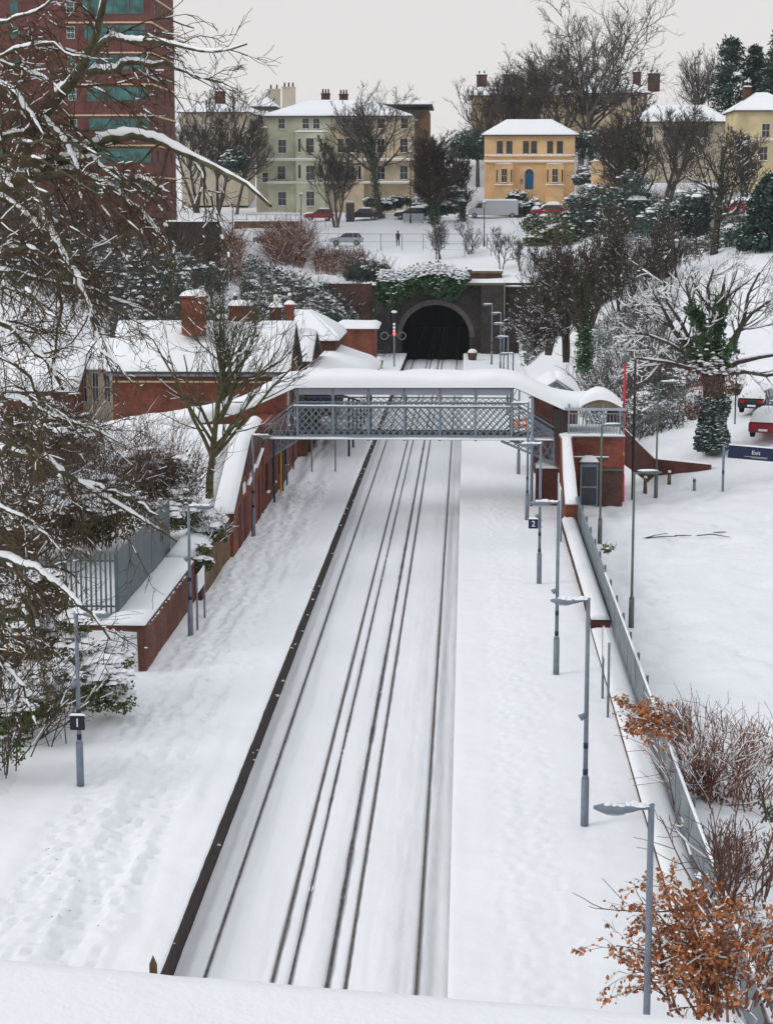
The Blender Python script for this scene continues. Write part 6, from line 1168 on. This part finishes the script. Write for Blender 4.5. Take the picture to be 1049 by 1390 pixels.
# small trees on the slopes
for i, (px, Y, pb, tp, lb) in enumerate([(597, 212, 352, 292, 'many stemmed sapling above the ivy over the tunnel'), (643, 216, 366, 296, 'very thin sapling on the slope above the portal parapet'), (682, 209, 370, 300, 'slim sapling left of the rhododendron'), (706, 208, 376, 318, 'small leafy tree standing above the cutting wall'), (725, 207, 380, 330, 'thin sapling right of the small leafy tree')]):
    tree_px('sapling', lb, px, Y, tp, pb=pb, seed=70 + i, spread=.34, nl=(9, 6, 4, 0), trunk_r=.07, stems=4 if i == 0 else 2, up=.4, t0=.15, group='saplings on the slope above the tunnel', **{**FAR, 'minr': (.026, .016, .012)})
tree_px('ivy_tree', 'ivy green tree standing at the foot of the right bank behind the shelter', 794, 133, 320, pb=500, seed=80, spread=.26, nl=(22, 8, 6, 3), trunk_r=.26, t0=.25, up=.55, ivy=2.2, mt='bark_dark', mtw='twig_dark', snow=.12, sthick=.015, minr=(.03, .02, .014), ang=.6, ivysize=.2)
for i, (px, Y, pb, tp, lb, st) in enumerate([(745, 160, 482, 315, 'twiggy bare tree left of the ivy green tree on the right bank', 5), (770, 150, 492, 330, 'bushy bare tree just left of the ivy green trunk', 4), (845, 160, 452, 285, 'slim bare tree on the bank above the bramble thicket', 2), (862, 168, 440, 275, 'bare tree right of the slim one on the bank', 2), (822, 172, 455, 300, 'bare tree behind the ivy green tree', 3), (900, 172, 425, 270, 'dark bare tree beside the very tall pole', 2)]):
    tree_px('bare_tree', lb, px, Y, tp, pb=pb, seed=90 + i, spread=.30, nl=(12, 7, 6, 3), trunk_r=.15, t0=.2, up=.5, stems=st, mt='bark_dark', mtw='twig_dark', snow=.28, sthick=.018, minr=(.032, .022, .014), ang=.6, group='bare trees on the right bank')
# snow bent twigs leaning over the right platform end
tree_px('bent_shrub', 'snow laden branches leaning toward the far end of the right platform', 728, 148, 405, pb=482, seed=99, spread=.42, nl=(12, 6, 5, 2), trunk_r=.08, t0=.15, up=.0, stems=7, ang=.9, mt='bark_dark', mtw='twig_dark', snow=.30, sthick=.02, minr=(.03, .02, .014), cat='shrub')
# big pollard with ivy base, right
p = W(965, 608, 110); rng = np.random.RandomState(21); t = thing('ivy_clad_tree', 'big pollarded tree with an ivy wrapped trunk and snow lined limbs beside the steps', 'tree', (p.x, 110, p.z - .1)); s110 = FPX / 110
def q3(px, py, dy=0): v = W(px, py, 110 + dy); return np.array([v.x - p.x, dy, v.z - p.z + .1])
tr = [q3(965, 612), q3(965, 590), q3(966, 560), q3(968, 530), q3(968, 508), q3(966, 492)]; tp = np.array([tr]); rp = np.array([[.62, .55, .55, .62, .68, .5]])
limbs = [([(966, 510), (958, 480), (950, 440), (938, 415), (930, 385)], .26), ([(964, 505), (940, 480), (915, 450), (900, 420), (885, 395)], .2), ([(966, 505), (972, 470), (975, 430), (979, 400), (985, 372)], .26), ([(972, 505), (985, 480), (1000, 450), (1020, 425), (1050, 405)], .22), ([(974, 508), (1000, 492), (1030, 485), (1060, 480), (1090, 470)], .18), ([(962, 508), (935, 500), (905, 492), (880, 488), (862, 486)], .15), ([(962, 508), (930, 480), (905, 465), (880, 455), (862, 452)], .14), ([(970, 505), (995, 470), (1010, 430), (1015, 400), (1030, 370)], .18), ([(968, 505), (960, 470), (965, 430), (960, 390), (968, 365)], .16), ([(964, 510), (948, 490), (925, 440), (905, 410), (900, 380)], .16), ([(975, 508), (1010, 505), (1040, 510), (1070, 505), (1100, 500)], .13)]
LP = []; LR = []
for i, (pl_, r_) in enumerate(limbs): dy = np.linspace(0, rng.uniform(-2.5, 2.5), 5); LP.append([q3(a, b_, d) for (a, b_), d in zip(pl_, dy)]); LR.append(np.linspace(r_, .05, 5))
LP = np.array(LP); LR = np.array(LR); pp, dd, ll, rr_ = sprout(rng, LP, LR, 8, .25, 1, .75, .55, .3, .5); L2 = grow(rng, pp, dd, ll, np.maximum(rr_, .028), 6, .14, (0, 0, .12), .35); pp, dd, ll, rr_ = sprout(rng, *L2, 6, .15, 1, .6, .55, .3, .5); L3 = grow(rng, pp, dd, ll, np.maximum(rr_, .014), 5, .17, (0, 0, .08), .5); pp, dd, ll, rr_ = sprout(rng, *L3, 2, .15, 1, .6, .6, .3, .5); L4 = grow(rng, pp, dd, ll, np.maximum(rr_, .010), 4, .17, (0, 0, .05), .5)
V, F = tubes([(tp, rp, 12, None), (LP, LR, 7, None)]); np_obj('trunk', V, [F], 'bark_dark', t, True); V, F = tubes([(L2[0], L2[1], 4, None), (L3[0], L3[1], 3, None), (L4[0], L4[1], 3, None)]); np_obj('crown', V, [F], 'twig_dark', t)
S = branch_snow(rng, [(LP, LR * .7, 6), (L2[0], L2[1], 4), (L3[0], L3[1], 3)], .58, .022, .85); V, F = tubes(S); np_obj('snow', V, [F], 'snow', t, True)
n = 5200; a = rng.rand(n) * 6.283; zz = rng.rand(n) * 3.0; rad_ = .68 + .12 * np.sin(zz * 3) + .16 * rng.rand(n) + .12 * vnoise(a * 1.2, zz * 1.6, 5); C = np.stack([np.cos(a) * rad_, np.sin(a) * rad_, zz + .05], -1)
V, F = leaves(C, .20, rng, 1.0, .8); np_obj('ivy', V, [F], 'leaf_blue', t); k = rng.rand(n) < .17; V, f4, f3 = blobs(C[k] * [1.06, 1.06, 1] + [0, 0, .05], rng.uniform(.04, .12, k.sum()), .35, rng); np_obj('snow', V, [f4, f3], 'snow', t, True)
C = []; 
for i, nn, f0 in ((0, 1300, .75), (2, 1300, .7), (3, 300, .4), (1, 250, .4)):
    f = rng.rand(nn) * f0 * 4; kk = np.minimum(f.astype(int), 3); fr = (f - kk)[:, None]; C.append(LP[i][kk] * (1 - fr) + LP[i][kk + 1] * fr + unit(rng.normal(0, 1, (nn, 3))) * (.2 + .30 * rng.rand(nn, 1)))
C = np.concatenate(C); V, F = leaves(C, .22, rng, .4, .8); np_obj('ivy', V, [F], 'leaf_ivy', t)
C = np.array([0, 0, 4.2]) + rng.normal(0, 1, (1500, 3)) * [.75, .6, .75]; V, F = leaves(C, .22, rng, 1.2, .3); np_obj('dead_growth', V, [F], 'twig_brown', t); k = C[:, 2] > 4.3; V, f4, f3 = blobs(C[k][::2] + [0, -.1, .12], rng.uniform(.08, .2, len(C[k][::2])), .5, rng); np_obj('snow', V, [f4, f3], 'snow', t, True)
shrub_px('snowy_shrub', 'snow heaped bush right of the ivy wrapped trunk', 995, 122, 536, 30, 32, 7, leaf='leaf_olive', n=1500, size=.12, snow=1.6, sr=.16, twigs=30)
shrub_px('bramble', 'reddish twiggy bramble left of the ivy wrapped trunk', 938, 109, 570, 20, 26, 8, n=0, twigs=40, tm='twig_red', snow=.5)
# bank bottom right: twiggy shrubs and beech
for i, (px, Y, pb, w_, h_, lb, tw) in enumerate([(955, 49, 968, 110, 100, 'red brown twiggy shrub leaning over the metal fence', 52), (1015, 49, 960, 120, 105, 'snow flecked red brown shrub on the bank at the right edge', 34), (925, 55, 912, 60, 40, 'low reddish twigs at the near edge of the car park', 40), (1010, 43, 1040, 90, 50, 'brown bramble thicket below the twiggy shrubs at the right edge', 34), (1035, 52, 930, 70, 60, 'upright bare twigs at the right edge beyond the shrubs', 34)]):
    p = W(px, pb, Y); shrub('twiggy_shrub', lb, (p.x, Y, gz(p.x, Y) - .1), (w_ / (FPX / Y) / 2, 1.2, h_ / (FPX / Y) * .75), 200 + i, n=0, twigs=tw, tm='twig_brown', snow=1.0, group='red brown shrubs on the lower right bank')
t = hill_scrub('snow covered brambles and grass tufts on the lower right bank', [(880, 1075, 34, 46, .55), (960, 1080, 29, 40, .6)], 14, 'leaf_olive', 2200, .05, .8, .11, 'bramble_bank', 420, 'twig_brown')
shrub_px('evergreen_sprig', 'small green leaved sprig poking over the fence beside the car park', 824, 77, 750, 16, 14, 31, leaf='leaf_laurel', n=120, size=.14, snow=.4, sr=.06, twigs=8)
def beech(label, c, H, seed, nb, leafn, lean, spread=.7):
    rng = np.random.RandomState(seed); t = thing('beech_bush', label, 'shrub', c, 0, 'rust leaved beech growth along the fence')
    st = rng.normal(0, .25, (nb, 3)) * [1, 1, 0]; di = unit(rng.normal(0, .5, (nb, 3)) * spread + [lean, -.1, .8]); L1 = grow(rng, st, di, H * rng.uniform(.7, 1.15, nb), np.full(nb, .028), 8, .09, (lean * .12, 0, -.10), .3)
    pp, dd, ll, rr_ = sprout(rng, *L1, 9, .2, 1, .8, .40, .4, .5); L2 = grow(rng, pp, dd, ll, np.maximum(rr_, .007), 5, .14, (lean * .1, 0, -.12), .5); pp, dd, ll, rr_ = sprout(rng, *L2, 4, .2, 1, .7, .45, .3, .6); L3 = grow(rng, pp, dd, ll, np.maximum(rr_, .005), 4, .14, (0, 0, -.1), .6)
    V, F = tubes([(L1[0], L1[1], 5, None), (L2[0], L2[1], 3, None), (L3[0], L3[1], 3, None)]); np_obj('stems', V, [F], 'twig_brown', t)
    P_ = np.concatenate([L2[0][:, 1:].reshape(-1, 3), L3[0][:, 1:].reshape(-1, 3), L3[0][:, 1:].reshape(-1, 3) + rng.normal(0, .02, (len(L3[0]) * 3, 3))]); P_ = P_[fbm(P_[:, 0] + P_[:, 1], P_[:, 2], 1.7, seed) > -.25]; P_ = P_[rng.rand(len(P_)) < leafn] + rng.normal(0, .015, (1, 3)); V, F = leaves(P_, .085, rng, .9, .75); np_obj('leaves', V, [F], 'leaf_rust', t)
    S = branch_snow(rng, [(L1[0], L1[1], 4), (L2[0], L2[1], 3)], .40, .012, .8); V, F = tubes(S); np_obj('snow', V, [F], 'snow', t, True); k = P_[rng.rand(len(P_)) < .10]; V, f4, f3 = blobs(k + [0, 0, .015], rng.uniform(.012, .035, len(k)), .8, rng); np_obj('snow', V, [f4, f3], 'snow', t, True)
p = W(905, 1330, 31.5); beech('rust leaved beech in the lower right corner, crossing the nearest lamp post', (p.x + .75, 31.5, p.z - .6), 2.2, 301, 26, .62, -.16, .42)
p = W(985, 1330, 31.0); beech('rust leaved beech at the bottom right edge of the view', (p.x + .5, 31.0, p.z - .45), 1.7, 302, 17, .40, .1)
p = W(925, 980, 46.5); beech('small rust leaved spray hanging over the metal fence', (p.x, 46.5, p.z - .3), 1.45, 303, 9, .75, -.9, .5)
p = W(985, 1215, 33.5); shrub('bramble', 'thin reddish stems rising out of the snow behind the beech', (p.x, 33.5, p.z - .2), (.9, .6, 1.0), 305, n=0, twigs=26, tm='twig_red', snow=.3)
p = W(1042, 1110, 34); shrub('evergreen_sprig', 'sparse green and yellow leaved sprig at the right edge', (p.x, 34, p.z - .1), (.25, .2, .5), 306, leaf='leaf_laurel', n=60, size=.07, snow=.2, sr=.04, twigs=5)
# left bank: laurel, shrubs, young tree, snowy bushes
def sh3(name, lb, px, py, Y, wm, dm, hm, seed, **k): p = W(px, py, Y); return shrub(name, lb, (p.x, Y, p.z), (wm, dm, hm), seed, **k)
sh3('laurel_bush', 'snow heaped laurel bush at the end of the brick wall', 128, 975, 57, 1.15, 1.2, 1.9, 401, leaf='leaf_laurel', n=4200, size=.13, snow=.75, sr=.13, lumps=12)
sh3('snowy_shrub', 'snow laden shrub behind the nearest left lamp post', 40, 1010, 54, 1.5, 1.5, 2.2, 402, leaf='leaf_laurel', n=4200, size=.12, snow=.8, sr=.13, twigs=30)
sh3('holly_bush', 'dark green holly mass at the left edge below the snowy bough', 28, 910, 58, 1.3, 1.5, 2.6, 403, leaf='leaf_olive', n=9000, size=.12, snow=.28, sr=.09, twigs=60, lumps=16)
sh3('holly_bush', 'dark green bush low at the left edge', -5, 1040, 50, 1.0, 1.0, 2.4, 404, leaf='leaf_laurel', n=5000, size=.11, snow=.35, sr=.09, twigs=30)
sh3('hedge', 'brown and green hedge behind the palisade fence', 120, 740, 76, 2.2, 2.2, 2.6, 405, leaf='leaf_olive', n=8000, size=.14, snow=.4, sr=.12, twigs=90, lumps=16)
sh3('hedge', 'reddish leaved winter bush beyond the palisade fence', 205, 690, 80, 1.9, 2.0, 2.3, 406, leaf='leaf_olive', n=5000, size=.14, snow=.3, sr=.12, twigs=120, lumps=16, tm='twig_red')
sh3('snowy_shrub', 'snow caked bush between the palisade and the young bare tree', 240, 715, 79, 1.0, 1.6, 1.3, 407, leaf='leaf_laurel', n=2500, size=.12, snow=1.0, sr=.15, twigs=50)
sh3('ivy_clump', 'green ivy spilling over the end of the buff wall', 270, 775, 74.9, .7, .5, .8, 408, leaf='leaf_laurel', n=1300, size=.13, snow=.5, sr=.10)
sh3('snowy_shrub', 'low shrub under snow above the buff wall', 288, 735, 79, .9, 1.8, .8, 409, leaf='leaf_laurel', n=1500, size=.12, snow=1.2, sr=.16, twigs=30)
sh3('hedge', 'twiggy brown hedge at the left in front of the depot roofs', 60, 650, 88, 3.0, 2.5, 2.6, 410, leaf='leaf_olive', n=7000, size=.15, snow=.5, sr=.13, twigs=150, lumps=18)
sh3('hedge', 'dark bush left of the palisade fence', 20, 780, 72, 2.0, 2.0, 3.2, 411, leaf='leaf_olive', n=7000, size=.14, snow=.25, sr=.1, twigs=90, lumps=18)
tree_px('young_tree', 'young bare tree with a mossy green trunk and fan of branches behind the left wall', 279, 83, 430, pb=676, seed=420, spread=.54, nl=(26, 6, 4, 2), trunk_r=.19, t0=.28, ang=.62, up=.32, mt='bark_moss', mtw='bark_olive', snow=.30, sthick=.010, minr=(.020, .012, .008), rustle=.03)
rng = np.random.RandomState(31); pts = [(px, py) for px, py in zip(rng.normal(85, 30, 46), rng.uniform(1095, 1260, 46))]; C = np.array([list(G(a, b_, .985)) for a, b_ in pts]); C = np.concatenate([C, C + rng.normal(0, .02, C.shape) * [1, 1, 0]]); V, F = leaves(C, .05, rng, .2, .7); V[:, 2] = V[:, 2] * .25 + .985 * .75 + .02; tag(np_obj('fallen_leaves', V, [F], 'twig_brown'), 'scattered small dead leaves on the snow below the left lamp', 'leaves', kind='stuff')
# ------------------------------------------------------------------ foreground tree
rng = np.random.RandomState(7); t = thing('overhanging_tree', 'large bare tree reaching in from the left with thick snow along its boughs', 'tree', (-12.5, 27, 3.0)); o3 = np.array([-12.5, 27, 3.0])
def bough(pl_, Y0, Y1, r0, r1):
    n = len(pl_); Ys = np.linspace(Y0, Y1, n); P_ = np.array([list(W(a, b_, y)) for (a, b_), y in zip(pl_, Ys)]) - o3
    d = np.concatenate([[0], np.cumsum(np.linalg.norm(np.diff(P_, axis=0), axis=1))]); s = np.linspace(0, d[-1], 14); Q = np.stack([np.interp(s, d, P_[:, i]) for i in range(3)], -1)
    Qs = Q.copy(); Qs[1:-1] = (Q[:-2] + 2 * Q[1:-1] + Q[2:]) / 4; Qs[1:-1] += rng.normal(0, .018, Qs[1:-1].shape); return Qs, np.linspace(r0, r1, 14)
B = [([(-150, 300), (0, 255), (28, 228), (48, 172), (60, 155), (71, 141), (83, 126), (102, 112), (121, 88), (129, 60), (140, 7), (147, -30)], 27, 25, .17, .035),
     ([(121, 100), (145, 97), (164, 90), (185, 88), (203, 84), (235, 90), (262, 100), (300, 112)], 25.6, 24, .055, .012),
     ([(129, 74), (138, 57), (155, 50), (190, 56), (224, 57), (250, 64), (290, 75), (335, 60)], 25.2, 23, .045, .01),
     ([(-120, 300), (-20, 262), (40, 244), (90, 226), (110, 210), (126, 202), (143, 188), (164, 178), (190, 180), (214, 184), (238, 192), (262, 212), (300, 230), (350, 247), (368, 280)], 27, 24, .13, .02),
     ([(20, 245), (67, 236), (92, 234), (115, 240), (143, 252), (172, 268), (205, 300), (230, 340)], 26.5, 25, .085, .015),
     ([(38, 222), (72, 213), (107, 212), (127, 214), (140, 228), (155, 242), (174, 252), (200, 275)], 26.2, 24.8, .055, .012),
     ([(140, 228), (167, 238), (190, 243), (212, 251), (232, 262)], 25.5, 24.6, .035, .01),
     ([(-60, 100), (0, 113), (14, 120), (27, 131), (48, 158), (60, 185)], 26, 25, .04, .015), ([(-40, 80), (17, 87), (36, 91), (69, 109), (90, 130)], 25, 24, .028, .01),
     ([(-50, 90), (0, 77), (21, 65), (45, 57), (64, 62), (91, 69), (130, 80)], 25, 24, .026, .01), ([(-80, 215), (0, 192), (21, 181), (42, 177), (52, 168)], 26, 26, .07, .03),
     ([(-60, 410), (0, 433), (22, 453), (45, 470), (67, 490), (82, 512), (90, 545)], 25, 24, .055, .015), ([(-60, 600), (0, 609), (57, 621), (84, 635), (114, 658), (145, 677), (175, 693), (206, 711), (240, 735)], 25, 23.5, .06, .012),
     ([(114, 655), (141, 663), (171, 672), (190, 682), (215, 700)], 24.3, 23.6, .028, .008), ([(-60, 735), (0, 752), (38, 766), (61, 777), (84, 800), (110, 820), (135, 842), (150, 868)], 24, 23, .06, .012),
     ([(45, 250), (67, 313), (103, 370), (127, 420), (133, 460), (157, 497), (180, 520)], 25.5, 24, .05, .012), ([(90, 330), (107, 392), (124, 422), (131, 459), (144, 482), (170, 510)], 24.5, 23.6, .032, .01),
     ([(-60, 250), (0, 265), (40, 290), (75, 340), (85, 420), (70, 500)], 26, 25, .05, .012), ([(200, 260), (225, 300), (240, 350), (236, 410)], 25, 24.4, .02, .007), ([(262, 212), (285, 260), (300, 320), (318, 365)], 25, 24.4, .018, .006),
     ([(-60, 520), (0, 530), (60, 560), (110, 575), (160, 600)], 25, 24, .035, .01), ([(-60, 350), (20, 370), (80, 385), (150, 400), (210, 430)], 26, 25, .035, .01), ([(-60, 880), (0, 890), (30, 930), (50, 985)], 23, 22.6, .03, .008),
     ([(-60, 30), (0, 35), (40, 20), (75, 0), (100, -30)], 25, 24, .03, .01), ([(60, 160), (90, 190), (105, 230), (115, 290)], 25.6, 25, .04, .012), ([(-60, 680), (10, 690), (60, 720), (90, 760)], 24, 23.4, .03, .01)]
bp = [bough(*b_) for b_ in B]; BP = np.array([b_[0] for b_ in bp]); BR = np.array([b_[1] for b_ in bp])
# extra hidden scaffold boughs filling the crown
n = 40; ex = []
for i in range(n):
    x0 = rng.uniform(-120, 40); y0 = rng.uniform(20, 860); Y0 = rng.uniform(23, 30); x1 = x0 + rng.uniform(90, 230) * (1 if y0 < 640 else .75); y1 = y0 + rng.uniform(-20, 130); x1 = min(x1, 255 if y0 < 540 else 60)
    ex.append(bough([(x0, y0), ((x0 + x1) / 2, (y0 + y1) / 2 - rng.uniform(10, 50)), (x1, y1)], Y0, Y0 - 1.5, rng.uniform(.02, .04), .009))
EP = np.array([e_[0] for e_ in ex]); ER = np.array([e_[1] for e_ in ex])
AP = np.concatenate([BP, EP]); AR = np.concatenate([BR, ER])
tk = np.array([[[0, 0, -1], [.05, 0, 3], [0.1, 0, 6], [.2, 0, 9], [.3, 0, 12], [.35, 0, 15], [.4, 0, 18]]], float); tkr = np.array([[.5, .45, .4, .34, .28, .2, .1]])
pp, dd, ll, rr_ = sprout(rng, AP, AR, 9, .12, 1.0, .8, .30, .4, .45, side=(0, 0, -.25)); ll = np.clip(ll, .4, 1.7); L2 = grow(rng, pp, dd, ll, np.clip(rr_, .009, .02), 7, .16, (0, 0, -.16), .45)
pp, dd, ll, rr_ = sprout(rng, *L2, 6, .15, 1.0, .75, .62, .4, .6); ll = np.clip(ll, .2, 1.0); L3 = grow(rng, pp, dd, ll, np.clip(rr_, .005, .010), 6, .17, (0, 0, -.14), .55)
pp, dd, ll, rr_ = sprout(rng, *L3, 2, .2, 1.0, .7, .6, .4, .6); ll = np.clip(ll, .12, .6); L4 = grow(rng, pp, dd, ll, np.full(len(ll), .0045), 5, .18, (0, 0, .06), .7)
V, F = tubes([(tk, tkr, 12, None), (AP, AR, 8, None)]); np_obj('trunk', V, [F], 'bark_olive', t, True)
V, F = tubes([(L2[0], L2[1], 4, None), (L3[0], L3[1], 3, None), (L4[0], L4[1], 3, None)]); np_obj('crown', V, [F], 'twig_fore', t)
# thick snow on the boughs: ridge tube lying on top, broken by gaps
SP = AP.copy(); SR = AR * .74 + .008; SP[:, :, 2] += AR * .62 + .006; SR = SR * (1 + .7 * fbm(AP[:, :, 0] * 3, AP[:, :, 2] * 3, 1, 15)); gap = (rng.rand(*SR[:, 1:].shape) > .12) & (np.abs(unit(AP[:, 1:] - AP[:, :-1])[:, :, 2]) < .86); gap[0] = rng.rand(13) > .25; SR[:, -1] = .004; SR[:, 0] *= .6
gap[len(BP):] &= rng.rand(*gap[len(BP):].shape) > .72
def refine(P_, R_, mk, k=5):
    n, K, _ = P_.shape; s = np.linspace(0, K - 1, (K - 1) * k + 1); i = np.minimum(s.astype(int), K - 2); f = (s - i)[None, :, None]; Q = P_[:, i] * (1 - f) + P_[:, i + 1] * f; r = R_[:, i] * (1 - f[..., 0]) + R_[:, i + 1] * f[..., 0]
    r = r * (1 + .5 * (rng.rand(*r.shape) - .5)); m_ = np.repeat(mk, k, axis=1); e_ = np.ones_like(r); e_[:, 1:] = np.where(m_, 1, .25); e_[:, :-1] = np.minimum(e_[:, :-1], np.where(m_, 1, .25)); return Q, r * e_, m_
Q, r, m_ = refine(SP, SR, gap); V, F = tubes([(Q, r, 8, m_)]); np_obj('snow', V, [F], 'snow_fine', t, True)
S = branch_snow(rng, [(L2[0], L2[1], 4), (L3[0], L3[1], 3)], .24, .005, .75); V, F = tubes([s for s in S]); np_obj('snow', V, [F], 'snow_fine', t)
e_ = np.concatenate([L3[0][:, -1], L4[0][:, -1]]); e_ = e_[rng.rand(len(e_)) < .003]; V, F = leaves(e_, .06, rng, .8, .6); np_obj('leaves', V, [F], 'leaf_rust', t)

# ------------------------------------------------------------------ winter air
m_ = bpy.data.materials.new('haze_air'); m_.use_nodes = True; n_ = m_.node_tree; n_.nodes.clear(); v_ = N(n_, 'ShaderNodeVolumePrincipled'); v_.inputs['Density'].default_value = .00013; v_.inputs['Color'].default_value = (.86, .90, .96, 1); o_ = N(n_, 'ShaderNodeOutputMaterial'); n_.links.new(v_.outputs[0], o_.inputs['Volume']); M['haze_air'] = m_
mb_ = MB(); mb_.box(-160, 160, -40, 430, -3, 62); hz_ = mb_.build('haze', 'haze_air'); tag(hz_, 'thin pale winter haze over the cutting', 'haze', kind='stuff')
